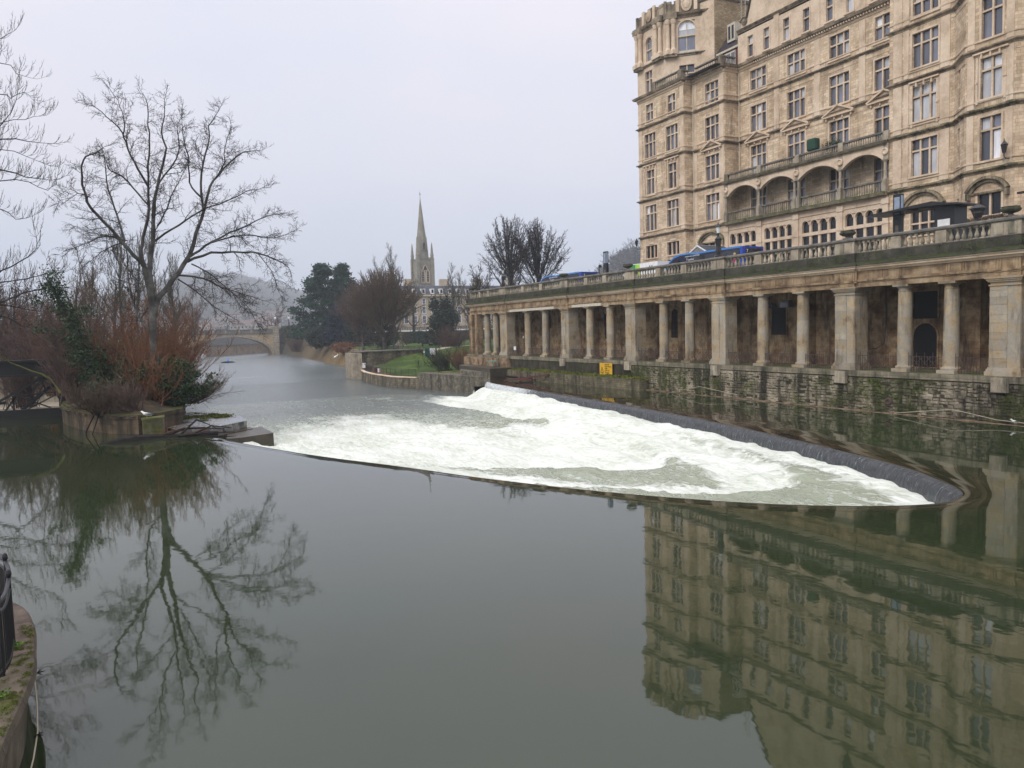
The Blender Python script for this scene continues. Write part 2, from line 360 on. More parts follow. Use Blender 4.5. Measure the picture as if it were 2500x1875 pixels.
BIG =  [([(1.64,60.0,0.51),(1.77,60.0,4.4),(1.82,60.0,7.29),(1.87,60.0,8.65),(1.69,60.0,10.17),(1.61,60.0,10.93)],0.34,0.22),([(1.61,60.0,10.93),(1.28,59.79,11.39),(0.57,59.58,12.29),(0.02,59.38,13.0),(-0.75,59.17,13.87),(-1.35,58.96,14.63),(-1.63,58.75,15.22),(-1.79,58.54,15.8),(-1.89,58.33,16.64),(-1.79,58.12,17.4),(-1.56,57.92,17.95),(-1.03,57.71,18.16),(-0.61,57.5,18.41)],0.2,0.03),([(1.61,60.0,10.93),(1.4,60.14,11.8),(1.44,60.27,12.57),(1.77,60.41,13.74),(2.07,60.55,15.01),(2.12,60.68,15.99),(2.17,60.82,17.45),(2.3,60.95,18.91),(2.41,61.09,20.09),(2.43,61.23,21.17),(2.43,61.36,22.64),(2.24,61.5,23.27)],0.2,0.02),([(1.88,60.0,8.25),(1.95,59.95,10.17),(1.93,59.91,11.31),(2.18,59.86,12.74),(2.32,59.82,14.44),(2.47,59.77,15.58),(2.69,59.73,16.52),(3.03,59.68,17.95),(3.37,59.64,19.28),(3.16,59.59,20.38),(3.38,59.55,21.22),(3.45,59.5,22.52)],0.27,0.02),([(2.19,60.0,12.75),(2.95,59.62,13.3),(3.85,59.25,13.95),(4.74,58.88,14.5),(5.54,58.5,15.0),(6.52,58.12,15.32),(7.69,57.75,15.89),(8.58,57.38,16.25),(9.37,57.0,16.42)],0.12,0.02),([(1.99,60.0,7.68),(2.28,60.17,8.84),(2.95,60.33,9.62),(3.74,60.5,10.7),(4.55,60.67,11.9),(4.98,60.83,12.92),(5.34,61.0,14.13),(5.79,61.17,15.36),(6.27,61.33,17.0),(6.91,61.5,17.97),(7.85,61.67,19.07),(8.89,61.83,19.89),(9.92,62.0,20.1)],0.3,0.025),([(5.78,61.0,15.34),(5.65,61.5,16.5),(5.82,62.0,18.19),(6.23,62.5,19.63),(6.64,63.0,21.08),(6.64,63.5,22.01),(7.33,64.0,23.02),(7.72,64.5,23.81)],0.14,0.02),([(5.59,61.0,16.22),(5.02,61.0,16.87),(4.84,61.0,17.74),(4.91,61.0,19.11),(4.72,61.0,19.78),(4.59,61.0,20.83),(4.66,61.0,22.1)],0.1,0.02),([(4.55,60.8,11.82),(5.28,61.47,12.39),(6.43,62.13,13.2),(7.72,62.8,13.93),(9.04,63.47,14.58),(10.74,64.13,15.48),(12.27,64.8,15.86)],0.15,0.02),([(4.44,60.8,11.52),(5.48,60.66,12.02),(6.79,60.51,12.23),(8.31,60.37,12.24),(9.46,60.23,12.15),(10.41,60.09,11.74),(11.36,59.94,11.13),(11.6,59.8,10.4)],0.15,0.02),([(3.7,60.0,10.47),(4.83,60.6,10.42),(5.8,61.2,10.17),(6.8,61.8,9.7),(8.23,62.4,9.32),(9.72,63.0,8.81)],0.12,0.02),([(6.11,60.0,12.85),(7.58,60.25,13.31),(9.07,60.5,13.49),(10.6,60.75,13.36),(12.1,61.0,13.95)],0.09,0.02),([(6.9,61.4,17.95),(7.55,62.4,19.2),(7.72,63.4,20.44),(8.43,64.4,22.29)],0.08,0.02),([(2.07,60.0,15.31),(1.39,60.5,16.21),(0.85,61.0,17.11),(0.11,61.5,17.73),(-0.31,62.0,18.08),(-0.52,62.5,19.03),(-1.21,63.0,19.27)],0.1,0.02),([(2.1,60.0,16.63),(1.55,59.71,17.67),(1.17,59.43,18.51),(0.88,59.14,19.34),(0.74,58.86,19.81),(0.13,58.57,20.49),(-0.48,58.29,20.99),(-1.04,58.0,21.34)],0.12,0.02),([(0.74,58.7,19.77),(0.85,57.95,20.14),(0.72,57.2,20.82),(0.52,56.45,21.3),(0.02,55.7,21.93)],0.06,0.015),([(0.43,60.0,12.8),(0.1,60.4,14.44),(-0.25,60.8,15.89),(-0.44,61.2,17.07),(-0.5,61.6,18.27),(-0.51,62.0,19.02)],0.11,0.02),([(0.18,60.0,12.98),(-0.72,59.0,13.03),(-1.6,58.0,12.52),(-2.69,57.0,11.86)],0.09,0.02),([(0.6,60.0,12.81),(-0.82,60.67,13.22),(-1.66,61.33,13.46),(-2.46,62.0,13.95)],0.06,0.015),([(0.34,60.0,12.71),(-1.02,59.0,12.01),(-1.68,58.0,11.18)],0.06,0.02),([(2.62,60.0,16.57),(3.22,60.5,17.55),(4.12,61.0,18.86),(4.39,61.5,19.96),(4.31,62.0,21.24),(4.66,62.5,22.09)],0.1,0.02),([(-1.76,60.0,15.86),(-2.25,59.0,15.67),(-2.7,58.0,15.13),(-3.17,57.0,14.61)],0.05,0.012),([(2.56,60.0,13.91),(2.99,59.0,14.54),(3.35,58.0,15.61),(3.85,57.0,16.39),(4.25,56.0,17.13)],0.08,0.02),([(4.65,60.0,11.26),(5.47,59.25,10.72),(6.27,58.5,9.89),(7.06,57.75,8.98),(7.47,57.0,8.07)],0.08,0.02),([(9.23,60.0,12.12),(10.09,59.67,10.79),(10.37,59.33,9.55),(10.54,59.0,9.02)],0.05,0.012),([(6.79,60.0,9.59),(7.98,60.67,8.72),(8.9,61.33,7.6),(9.36,62.0,6.66)],0.05,0.012),([(3.68,60.0,10.18),(4.71,59.67,9.38),(5.9,59.33,8.18),(7.13,59.0,7.36)],0.08,0.02),([(1.87,60.0,6.33),(0.93,61.0,7.82),(0.55,62.0,10.31),(0.56,63.0,12.06),(0.39,64.0,13.65)],0.13,0.03)]
RLP = [(-2.45,16.6),(-2.16,15.88),(-2.0,15.3),(-1.88,14.6),(-1.82,13.9),(-1.80,13.3),(-1.86,12.9),(-1.98,12.4),(-2.2,11.8)]
EDGE = [([(-10.19,62.4,17.26),(-6.81,62.4,17.62),(-5.41,62.4,17.28),(-3.87,62.4,17.1)],0.1,0.018),([(-10.71,66.04,19.03),(-7.07,66.04,20.46),(-5.33,66.04,20.46),(-3.93,66.04,20.4)],0.09,0.015),([(-10.35,69.68,23.34),(-7.1,69.68,26.83),(-6.11,69.68,26.2),(-5.17,69.68,25.99)],0.06,0.013),([(-9.2,64.22,20.12),(-6.81,64.22,21.16),(-5.33,64.22,21.57),(-4.34,64.22,21.86)],0.06,0.013),([(-10.17,67.86,14.24),(-7.59,67.86,15.8),(-6.6,67.86,15.1),(-5.41,67.86,15.46)],0.07,0.013),([(-9.18,62.4,15.98),(-6.84,62.4,16.92),(-5.2,62.4,16.89),(-4.16,62.4,16.4),(-3.74,62.4,16.84)],0.06,0.013),([(-8.71,66.04,24.8),(-6.63,66.04,27.45),(-5.9,66.04,27.97)],0.06,0.013),([(-9.93,69.68,22.22),(-7.25,69.68,24.56),(-6.6,69.68,24.33),(-5.67,69.68,24.9),(-5.25,69.68,24.49)],0.06,0.013),([(-9.23,64.22,19.57),(-6.81,64.22,20.9),(-5.72,64.22,22.93),(-5.64,64.22,23.73)],0.06,0.013),([(-9.88,67.86,18.32),(-7.31,67.86,20.12),(-5.8,67.86,19.78),(-4.52,67.86,19.26)],0.06,0.013),([(-8.68,62.4,9.8),(-7.23,62.4,10.86),(-6.03,62.4,11.46),(-5.12,62.4,12.32),(-4.97,62.4,13.1)],0.08,0.018),([(-9.23,66.04,9.46),(-7.7,66.04,10.32),(-6.19,66.04,10.6),(-3.85,66.04,11.07)],0.1,0.018),([(-9.52,69.68,9.02),(-8.22,69.68,9.07),(-6.6,69.68,9.77),(-4.68,69.68,10.24),(-3.69,69.68,10.47)],0.14,0.018),([(-8.81,64.22,8.24),(-7.59,64.22,8.63),(-6.4,64.22,8.42),(-5.3,64.22,8.18)],0.1,0.018),([(-9.13,67.86,7.46),(-8.09,67.86,8.03),(-6.58,67.86,7.09),(-4.32,67.86,5.17)],0.12,0.044)]
# ================================================================== terrain
XR = np.array([(40,43.3),(84,41),(97,39.9),(101,36.2),(107,34.4),(124,34.9),(126,36),(151,41.6),(160,44.8),(201,47.3),(264,53),(330,57.6),(420,66),(700,150),(3000,900)])
XL = np.array([(40,-60),(94,-60),(106.5,-14),(107.5,2),(130,8),(200,14),(300,21),(330,23.5),(420,34),(700,110),(3000,860)])
def xr(y): return np.interp(y, XR[:, 0], XR[:, 1])
def xl(y): return np.interp(y, XL[:, 0], XL[:, 1])
def ground_h(x, y):
    d = x-xr(y); dl = xl(y)-x
    wall = sstep(118, 134, y)                      # vertical walls near, earth bank beyond
    wid = .3+wall*5.5
    top = -.4+np.clip((y-104+(x-36)*.8)/62, 0, 1)*2.9
    top = np.where((x < 48.8) & (y > 133.0), 2.35, top)
    top = np.where(y < 100, .4, top) + 2.2*sstep(220, 330, y)+3.0*sstep(300, 330, y)
    h = -3.6+(top+3.6)*sstep(-.2, 1, d/wid)
    hl = -3.6+(8.2+2.2*sstep(150, 320, y))*sstep(0, 1, dl/np.where(y < 125, .3, 6))
    h = np.where(dl > -.2, hl, h)
    h = np.where((y < 60) | ((x < -3) & (y < 107)), -3.6, h)
    D = np.hypot(x, y)
    a = np.degrees(np.arctan2(x, y))
    far = sstep(480, 1500, D)
    left = np.exp(-((a-6)/8.5)**2)*175*sstep(700, 2500, D)          # misty hill up-valley
    mid = np.exp(-((a-22)/9.0)**2)*22*sstep(800, 2300, D)
    right = np.exp(-(np.clip(36.0-a, -2, 30)/4.4)**2)*80*sstep(420, 880, D)
    ll = np.exp(-((a+12)/11)**2)*70*sstep(600, 1600, D)
    n = (fbm(x/160+40, y/160+40, 4)-.5)*26*far
    return h+left+mid+right+ll+n
xs = np.concatenate([np.linspace(-3200, -400, 26)[:-1], np.linspace(-400, -60, 22)[:-1], np.linspace(-60, 20, 34)[:-1], np.linspace(20, 72, 75)[:-1], np.linspace(72, 160, 34)[:-1], np.linspace(160, 800, 50)[:-1], np.linspace(800, 3600, 40)])
ys = np.concatenate([np.linspace(-400, 50, 12)[:-1], np.linspace(50, 172, 92)[:-1], np.linspace(172, 350, 72)[:-1], np.linspace(350, 1200, 70)[:-1], np.linspace(1200, 4200, 44)])
GX, GY = np.meshgrid(xs, ys); GZ = ground_h(GX, GY)+(fbm(GX/3, GY/3, 3)-.5)*.25*((GY > 100) & (GY < 400))
nx, ny = len(xs), len(ys)
idx = np.arange(nx*ny).reshape(ny, nx)
F = np.stack([idx[:-1, :-1], idx[:-1, 1:], idx[1:, 1:], idx[1:, :-1]], -1).reshape(-1, 4)
gm, t, b = nodes('ground')
geo = N(t, 'ShaderNodeNewGeometry'); sp = N(t, 'ShaderNodeSeparateXYZ'); t.links.new(geo.outputs['Position'], sp.inputs[0])
sn = N(t, 'ShaderNodeSeparateXYZ'); t.links.new(geo.outputs['Normal'], sn.inputs[0])
g1 = ramp(t, math_(t, 'ADD', math_(t, 'MULTIPLY', noi(t, pos(t), .16, 4, .6), .6), math_(t, 'MULTIPLY', noi(t, pos(t), 1.3, 6, .8), .4)), [(.36, (.075,.062,.028)), (.44, (.035,.062,.012)), (.52, (.055,.095,.018)), (.62, (.11,.15,.04))])
rgh = ramp(t, noi(t, pos(t, (1, 1, 1.5)), .9, 7, .75), [(.3, (.07,.045,.025)), (.5, (.15,.105,.05)), (.72, (.26,.20,.10))])
stp = ramp(t, math_(t, 'ADD', sn.outputs[2], math_(t, 'MULTIPLY', noi(t, pos(t), 1.2, 4), .25)), [(.93, 1), (1.08, 0)])
cg = mixc(t, stp, g1, rgh)
town = ramp(t, noi(t, pos(t), .012, 8, .75), [(.35, (.035,.04,.032)), (.55, (.06,.058,.05)), (.7, (.075,.08,.05))])
cg = mixc(t, ramp(t, math_(t, 'MULTIPLY', sp.outputs[1], .001), [(.20, 0), (.34, 1)]), cg, town)
t.links.new(cg, b.inputs['Base Color']); b.inputs['Roughness'].default_value = .95; b.inputs['Specular IOR Level'].default_value = .1
bump(t, b, noi(t, pos(t), 2.5, 7, .75), .9, .35)
me = mesh_arr('ground', np.stack([GX, GY, GZ], -1).reshape(-1, 3), F)
struct(link('ground', me, gm, smooth=True))

# ================================================================== river and weir
def spline(P, n):
    P = np.array(P, float); d = np.r_[0, np.cumsum(np.hypot(*np.diff(P, axis=0).T))]
    m = len(P); T = np.zeros_like(P)
    T[1:-1] = (P[2:]-P[:-2])/(d[2:]-d[:-2])[:, None]; T[0] = (P[1]-P[0])/(d[1]-d[0]); T[-1] = (P[-1]-P[-2])/(d[-1]-d[-2])
    s = np.linspace(0, d[-1], n); k = np.clip(np.searchsorted(d, s)-1, 0, m-2); h = (d[k+1]-d[k]); u = ((s-d[k])/h)[:, None]; h = h[:, None]
    return (2*u**3-3*u**2+1)*P[k]+(u**3-2*u**2+u)*h*T[k]+(-2*u**3+3*u**2)*P[k+1]+(u**3-u**2)*h*T[k+1]
U1 = spline([(4.6,50.6),(5.2,47.4),(7.5,40.6),(9.0,37.0),(10.9,33.0),(12.5,29.2),(14.5,25.2),(16.6,21.8),(19.1,18.7),(21.8,16.6),(23.8,15.9),(25.4,16.4),(26.6,17.8),(28.1,20.4),(29.6,24.6),(31.0,29.8),(32.0,34.0),(33.4,41.4),(34.6,51.0),(35.6,62.0),(36.6,74.0),(37.4,80.0),(38.0,82.0)], 260)
U2 = spline([(6.6,53),(8.8,43.5),(11.0,38.2),(13.2,33.0),(15.7,28.6),(18.4,25.6),(21.2,23.4),(23.6,22.5),(25.2,22.9),(26.9,24.8),(28.6,28.2),(29.9,32.5),(31.2,40),(32.4,50),(33.7,61),(35.0,76),(35.5,84)], 160)
U3 = spline([(9.0,54),(11.5,45),(14.0,39.6),(16.7,36.4),(19.4,34.2),(22,32.3),(24,31.5),(25.7,32.0),(27.1,34.3),(28.6,38.5),(29.7,44.8),(31.0,57.8),(33.6,75),(34,86)], 140)
def closed(P, far=((30, 96), (8, 96))): return np.vstack([P, np.array(far)])
def inside(x, y, P):
    r = np.zeros(x.shape, bool); n = len(P); j = n-1
    for i in range(n):
        xi, yi = P[i]; xj, yj = P[j]
        c = ((yi > y) != (yj > y)) & (x < (xj-xi)*(y-yi)/(yj-yi+1e-12)+xi); r ^= c; j = i
    return r
def sdist(x, y, P, I):
    sh = x.shape; q = np.stack([x.ravel(), y.ravel()], -1); best = np.full(len(q), 1e9)
    for a, c in zip(P[:-1], P[1:]):
        e = c-a; w = q-a; tt = np.clip((w@e)/(e@e), 0, 1); best = np.minimum(best, ((w-tt[:, None]*e)**2).sum(1))
    d = np.sqrt(best).reshape(sh); return np.where(I, d, -d)

def water(name, deep, attr=None, rough=.03, ior=1.5, waves=()):
    m, t, b = nodes(name)
    c = ramp(t, noi(t, pos(t), .06, 4), [(.3, deep), (.7, tuple(q*1.25 for q in deep))]); rr = None
    b.inputs['Roughness'].default_value = rough; b.inputs['IOR'].default_value = ior
    h = None
    for sc, vec, amp, det in waves:
        q = math_(t, 'MULTIPLY', noi(t, pos(t, vec), sc, det, .55), amp); h = q if h is None else math_(t, 'ADD', h, q)
    n = N(t, 'ShaderNodeBump', Strength=1, Distance=1.0); t.links.new(h, n.inputs['Height']); t.links.new(n.outputs[0], b.inputs['Normal'])
    return m, t, b, c, n
# --- upper pool: still green water with a drawn-down lip along the weir crest
m, t, b, c, n = water('still_green_water', (.018,.026,.011), ior=1.58, waves=((.9, (1, .8, 1), .0028, 3), (2.6, (1, .8, 1), .0008, 2), (.12, (1, 1, 1), .004, 2)))
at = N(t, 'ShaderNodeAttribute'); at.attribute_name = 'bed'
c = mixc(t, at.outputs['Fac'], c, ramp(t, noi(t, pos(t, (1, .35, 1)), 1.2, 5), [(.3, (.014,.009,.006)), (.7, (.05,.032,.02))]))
t.links.new(c, b.inputs['Base Color'])
MAT_POOL = m
tang = np.gradient(U1, axis=0); tang /= np.hypot(*tang.T)[:, None]; out = np.stack([-tang[:, 1], tang[:, 0]], -1)
if np.cross(tang[100], np.array([20, 30])-U1[100]) > 0: out = -out     # outward, away from the V
# width of the draw-down: narrow on the near arm, wide round the apex and far arm
arc = np.linspace(0, 1, len(U1)); wdt = .95+2.5*sstep(.44, .62, arc)*(1-.5*sstep(.88, 1, arc))
rings = [(0, -.15), (.05, -.13), (.12, -.115), (.22, -.105), (.34, -.070), (.46, -.078), (.6, -.045), (.8, -.020), (1.05, -.008), (1.4, -.001), (1.9, 0)]
V = []; bed = []
for k, (w, z) in enumerate(rings):
    p = U1+out*(wdt*w)[:, None]
    if k: p = (p+np.roll(p, 1, 0)+np.roll(p, -1, 0))/3; p[0] = U1[0]+out[0]*wdt[0]*w; p[-1] = U1[-1]+out[-1]*wdt[-1]*w
    zz = z+.030*(vnoise(arc*150+w*3, np.full(len(p), w*1.5))-.5)*(w < 1.2)*sstep(.40, .5, arc)*(w > 0)
    amp = .48+.52*sstep(.36, .5, arc)
    V += [(p[i, 0], p[i, 1], zz[i]*amp[i] if w < 1.8 else 0.0) for i in range(len(p))]
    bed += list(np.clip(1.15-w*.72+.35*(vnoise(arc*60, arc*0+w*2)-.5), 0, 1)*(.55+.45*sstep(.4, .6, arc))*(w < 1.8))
nU = len(U1); Fq = []
for k in range(len(rings)-1):
    for i in range(nU-1): Fq.append((k*nU+i, k*nU+i+1, (k+1)*nU+i+1, (k+1)*nU+i))
base = (len(rings)-1)*nU
ringp = [Vector(V[base+i]) for i in range(nU)]
outer = [(43.6, 83.5), (43.6, -40), (-70, -40), (-70, 72.2), (-4.2, 72.2), (-3.2, 60), (-.5, 55.2), (3.2, 57.0)]
poly = ringp; ids = list(range(nU))
ov = [Vector((x, y, 0)) for x, y in outer]; oi = list(range(len(V), len(V)+len(outer)))
V += [(x, y, 0.) for x, y in outer]; bed += [0.0]*len(outer)
loop = poly+ov; lid = [base+i for i in ids]+oi
tri = tessellate_polygon([loop]); tris = [tuple(lid[i] for i in tr) for tr in tri]
me = bpy.data.meshes.new('upper_river'); me.from_pydata(V, [], Fq+tris); me.update()
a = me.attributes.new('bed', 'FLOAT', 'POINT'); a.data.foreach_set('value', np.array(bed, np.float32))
# consistent upward normals
for p in me.polygons:
    if p.normal.z < 0: p.flip()
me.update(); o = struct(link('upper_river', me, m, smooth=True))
for p in me.polygons:
    if p.index >= len(Fq)-nU+1: p.use_smooth = False

# --- the curtain of water falling over the crest
prof = [(-.0, -.15), (.14, -.17), (.28, -.24), (.38, -.38), (.44, -.58), (.48, -.80), (.5, -1.0)]
V = []; lt = []
for w, z in prof:
    jit = 1+.10*np.sin(np.arange(nU)*2.1)+.12*(nrg.random(nU)-.5) if w > 0 else 1
    p = U1-out*(w*jit*np.ones(nU))[:, None]
    V += [(p[i, 0], p[i, 1], z*(amp[i] if w == 0 else 1)+(.02*math.sin(i*1.7) if w > 0 else 0)) for i in range(nU)]
    lt += list(sstep(.83, .90, arc)*.8)
Fq = [(k*nU+i, (k+1)*nU+i, (k+1)*nU+i+1, k*nU+i+1) for k in range(len(prof)-1) for i in range(nU-1)]
m, t, b = nodes('falling_water')
uvn = N(t, 'ShaderNodeUVMap'); mpn = N(t, 'ShaderNodeMapping'); mpn.inputs['Scale'].default_value = (3.0, .8, 1); t.links.new(uvn.outputs[0], mpn.inputs[0])
st = noi(t, mpn.outputs[0], 3, 6, .75)
at = N(t, 'ShaderNodeAttribute'); at.attribute_name = 'froth'
fr = ramp(t, math_(t, 'ADD', st, at.outputs['Fac']), [(.60, 0), (.80, 1)])
c = mixc(t, fr, ramp(t, st, [(.35, (.014,.015,.017)), (.65, (.085,.092,.10))]), (.62,.66,.66))
t.links.new(c, b.inputs['Base Color']); b.inputs['Roughness'].default_value = .12; b.inputs['IOR'].default_value = 1.4; bump(t, b, st, .6, .12)
me = bpy.data.meshes.new('weir_fall'); me.from_pydata(V, [], Fq); me.update()
uvl = me.uv_layers.new(name='UVMap'); al = np.r_[0, np.cumsum(np.hypot(*np.diff(U1, axis=0).T))]
vi = np.empty(len(me.loops), np.int32); me.loops.foreach_get('vertex_index', vi)
uvl.data.foreach_set('uv', np.stack([al[vi % nU], (vi//nU)*.15], -1).astype(np.float32).ravel())
a = me.attributes.new('froth', 'FLOAT', 'POINT'); a.data.foreach_set('value', np.array(lt, np.float32)*.35)
struct(link('weir_fall', me, m, smooth=True))

# --- white water inside the V and the lower river
def lower_mat():
    m, t, b = nodes('foaming_river_water')
    at = N(t, 'ShaderNodeAttribute'); at.attribute_name = 'foam'; fo = at.outputs['Fac']
    ag = N(t, 'ShaderNodeAttribute'); ag.attribute_name = 'churn'; ch = ag.outputs['Fac']
    P1 = pos(t, (1.35, .34, 1)); n1 = noi(t, P1, 1.5, 8, .72, 1.2); n2 = noi(t, pos(t, (1, .5, 1)), .35, 5, .6, .8)
    ridge = math_(t, 'ABSOLUTE', math_(t, 'SUBTRACT', noi(t, pos(t, (1, .55, 1)), .9, 4, .6, 1.6), .5))
    vein = ramp(t, ridge, [(0, 1), (.035, .55), (.09, 0)])
    k = math_(t, 'ADD', math_(t, 'MULTIPLY', fo, 1.25), math_(t, 'MULTIPLY', math_(t, 'SUBTRACT', n1, .5), 1.05))
    k = math_(t, 'ADD', k, math_(t, 'MULTIPLY', math_(t, 'SUBTRACT', n2, .5), .5))
    k = math_(t, 'ADD', k, math_(t, 'MULTIPLY', math_(t, 'MULTIPLY', vein, ch), .62))
    mask = ramp(t, k, [(.38, 0), (.70, .62), (1.15, 1)])
    deepc = mixc(t, ch, (.085,.10,.095), (.30,.33,.245))
    white = ramp(t, math_(t, 'ADD', math_(t, 'MULTIPLY', noi(t, P1, 3.5, 7, .75, .6), .62), math_(t, 'MULTIPLY', n2, .38)), [(.36, (.40,.43,.35)), (.46, (.58,.61,.53)), (.60, (.77,.79,.75))])
    t.links.new(mixc(t, mask, deepc, white), b.inputs['Base Color'])
    t.links.new(ramp(t, mask, [(0, .20), (.6, .55), (1, .85)]), b.inputs['Roughness']); b.inputs['IOR'].default_value = 1.42
    h = math_(t, 'ADD', math_(t, 'MULTIPLY', noi(t, pos(t, (.5, 1.15, 1)), .85, 6, .62, .4), .05), math_(t, 'MULTIPLY', n1, .10))
    h = math_(t, 'ADD', h, math_(t, 'MULTIPLY', mask, .06)); h = math_(t, 'ADD', h, math_(t, 'MULTIPLY', noi(t, P1, 5, 6, .8, .5), math_(t, 'MULTIPLY', mask, .07)))
    n = N(t, 'ShaderNodeBump', Strength=.9, Distance=1.0); t.links.new(h, n.inputs['Height']); t.links.new(n.outputs[0], b.inputs['Normal'])
    return m
MAT_LOW = lower_mat()
gx = np.arange(-1, 45, .25); gy = np.arange(15, 132, .3); X, Y = np.meshgrid(gx, gy)
I1 = inside(X, Y, closed(U1)); d1 = sdist(X, Y, U1, I1)
I2 = inside(X, Y, closed(U2)); d2 = sdist(X, Y, U2, I2); I3 = inside(X, Y, closed(U3)); d3 = sdist(X, Y, U3, I3)
outf = sstep(50, 72, Y-.25*(X-20))                       # beyond the mouth of the V everything lies at river level
far_arm = sstep(22, 31, X)
z = -.78-.50*sstep(0, 1.3, d2)-.72*sstep(0, 1.6, d3)
wo_ = np.maximum(outf*sstep(.6, 4.5, d1), sstep(72, 84, Y)*sstep(.4, 3.0, d1)); z = z*(1-wo_)+np.minimum(z, -2.0)*wo_
z = np.where(d1 < -2.5, -2.0, z)
hydr = np.exp(-((d2-1.9)/.7)**2)*.16*(d2 > 0)+np.exp(-((d3-2.3)/.9)**2)*.26*(d3 > 0)
z += hydr
rough = .35+.65*sstep(0, 14, 75-Y)
z += (fbm(X*.9, Y*.5, 4)-.5)*.46*rough*(d1 > .3)+(fbm(X*2.6, Y*1.3, 3)-.5)*.18*rough*(d1 > .3)
z += np.exp(-((X-34.5)**2/4+(Y-70)**2/70))*.35
n_ = fbm(X*.45+5, Y*.22+9, 5); n2_ = fbm(X*.16+3, Y*.10, 3)
foam = np.zeros_like(X)
a1 = np.where(d1 > 0, np.exp(-np.clip(d1-.6, 0, 9)/(1.3+1.2*sstep(24, 17, Y))), 0)*(.80+.75*sstep(24, 34, Y)*far_arm+.25*far_arm)
a2 = np.where(d2 > -.1, np.exp(-((d2-2.0)/1.9)**2), 0)*1.0
apx = sstep(30, 24, Y)
a2 = a2*(1-.0*apx)
a3 = np.where(d3 > 0, 1.0*sstep(.3, 1.2, d3), 0)
a3 *= 1-.45*sstep(0, 1.2, np.abs(d3-99)*0)
foam = np.maximum.reduce([a1, a2, a3*sstep(.0, 1.0, d3)])
body = sstep(33, 42, Y)*(d1 > .3)                        # the long white body between the arms
foam = np.maximum(foam, body*.95)
# terrace tongue at the apex: green, glassy, marbled
tong = (d1 > 1.8)*(d2 < .4)*sstep(36, 30, Y); foam = np.where(tong > 0, foam*(1-.36*tong), foam)
tong2 = (d2 > 3.6)*(d3 < .6)*sstep(42, 36, Y); foam = foam*(1-.42*tong2)
edge = X*.62+Y-71-6*np.sin(X*.35+1)                      # foam breaks up beyond the mouth
fade = 1-.80*sstep(-8, 12, edge-(n2_-.5)*30)
fade = np.where(X > 30, 1-.9*sstep(78, 92, Y+(34-X)*1.2), fade)
foam = foam*fade+.34*sstep(.54, .72, n2_+.1*(n_-.5))*sstep(112, 66, Y)*(1-fade)
foam = np.where(d1 < -.2, np.where(Y > 47, foam*.9+.55*np.exp(-((X-7)**2/9+(Y-53)**2/12)), 0), foam)
churn = np.clip(np.maximum(sstep(92, 60, Y+.2*X), .18), 0, 1)*sstep(.0, .5, d1+.6)
keep = (d1 > -.4) | ((Y > 49) & (X > 3.5+(Y-49)*0) & (d1 > -60) & ((X-4.2)*0+Y > 50) & ~((X > 36.4) & (Y < 84)))
idx = np.arange(X.size).reshape(X.shape)
kc = keep[:-1, :-1] & keep[1:, 1:] & keep[:-1, 1:] & keep[1:, :-1]
F = np.stack([idx[:-1, :-1], idx[:-1, 1:], idx[1:, 1:], idx[1:, :-1]], -1)[kc]
us = np.unique(F); mp_ = np.zeros(X.size, int); mp_[us] = np.arange(len(us))
V = np.stack([X, Y, z], -1).reshape(-1, 3)[us]
me = mesh_arr('lower_river', V, mp_[F])
for nme, val in (('foam', foam), ('churn', churn)):
    a = me.attributes.new(nme, 'FLOAT', 'POINT'); a.data.foreach_set('value', np.clip(val, 0, 1.3).ravel()[us].astype(np.float32))
struct(link('lower_river', me, MAT_LOW, smooth=True))
MBq = MB(); MBq.add([(-80,131.6,-2),(60,131.6,-2),(1500,3000,-2),(-80,3000,-2)], [(0,1,2,3)])
MBq.add([(-70,72.3,-2),(-1,72.3,-2),(-1,131.6,-2),(-70,131.6,-2)], [(0,1,2,3)])
m, t, b, c, n = water('far_river_water', (.085,.10,.10), ior=1.5, rough=.26, waves=((1.1, (.45, 1.2, 1), .035, 5), (.2, (1, 1, 1), .03, 3)))
t.links.new(mixc(t, ramp(t, noi(t, pos(t, (.4, 1, 1)), .18, 7, .7), [(.60, 0), (.72, .6)]), c, (.4,.42,.43)), b.inputs['Base Color'])
struct(MBq.build('far_river', m))
# stone sill under the crest
mb = MB(); P = [tuple(p) for p in (U1-out*.12)[::3]]
mb.mould(P, [(.0, -1.2), (.0, -.22), (-.9, -.3), (-.9, -1.2)] if False else [(-.05, -1.3), (-.05, -.2), (.05, -.2), (.05, -1.3)])
struct(mb.build('weir_sill', M['wetconc']))

# ================================================================== island on the left of the weir
ISL = [(-4.4,66), (-3.9,63.0), (-2.6,58.6), (-1.0,55.2), (.5,53.9), (2.0,55.0), (3.2,56.9), (4.0,66), (4.4,80), (1.5,94), (-3.8,90), (-4.6,74)]
isl = thing('island', 'overgrown island with stained concrete walls at the left end of the weir', 'island', (0, 70, 0)); del isl['category']; del isl['label']; isl['kind'] = 'structure'
mb = MB(); mb.mould(ISL, [(0, -3), (0.04, .95), (.12, .97), (.12, 1.22), (-.5, 1.25)], closed=True); mb.build('retaining_wall', stone('island_wall', [(.05,.038,.026), (.11,.08,.052), (.17,.115,.075)], grime=((.022,.02,.014), .40, .64), moss=((.06,.075,.012), .74, 1.0, .45), sc=.9, brick=(1.4,.6,.015,.2)), isl)
top = [Vector((x, y, 1.2)) for x, y in ISL]
gx = np.linspace(-4.6, 4.4, 26); gy = np.linspace(53.8, 94, 80); X, Y = np.meshgrid(gx, gy); I = inside(X, Y, np.array(ISL)); dd = sdist(X, Y, np.array(ISL+[ISL[0]]), I)
zz = 1.2+.9*sstep(0, 3, dd)+(fbm(X*1.3, Y*1.3)-.5)*.5*sstep(.1, 1.5, dd); idx = np.arange(X.size).reshape(X.shape)
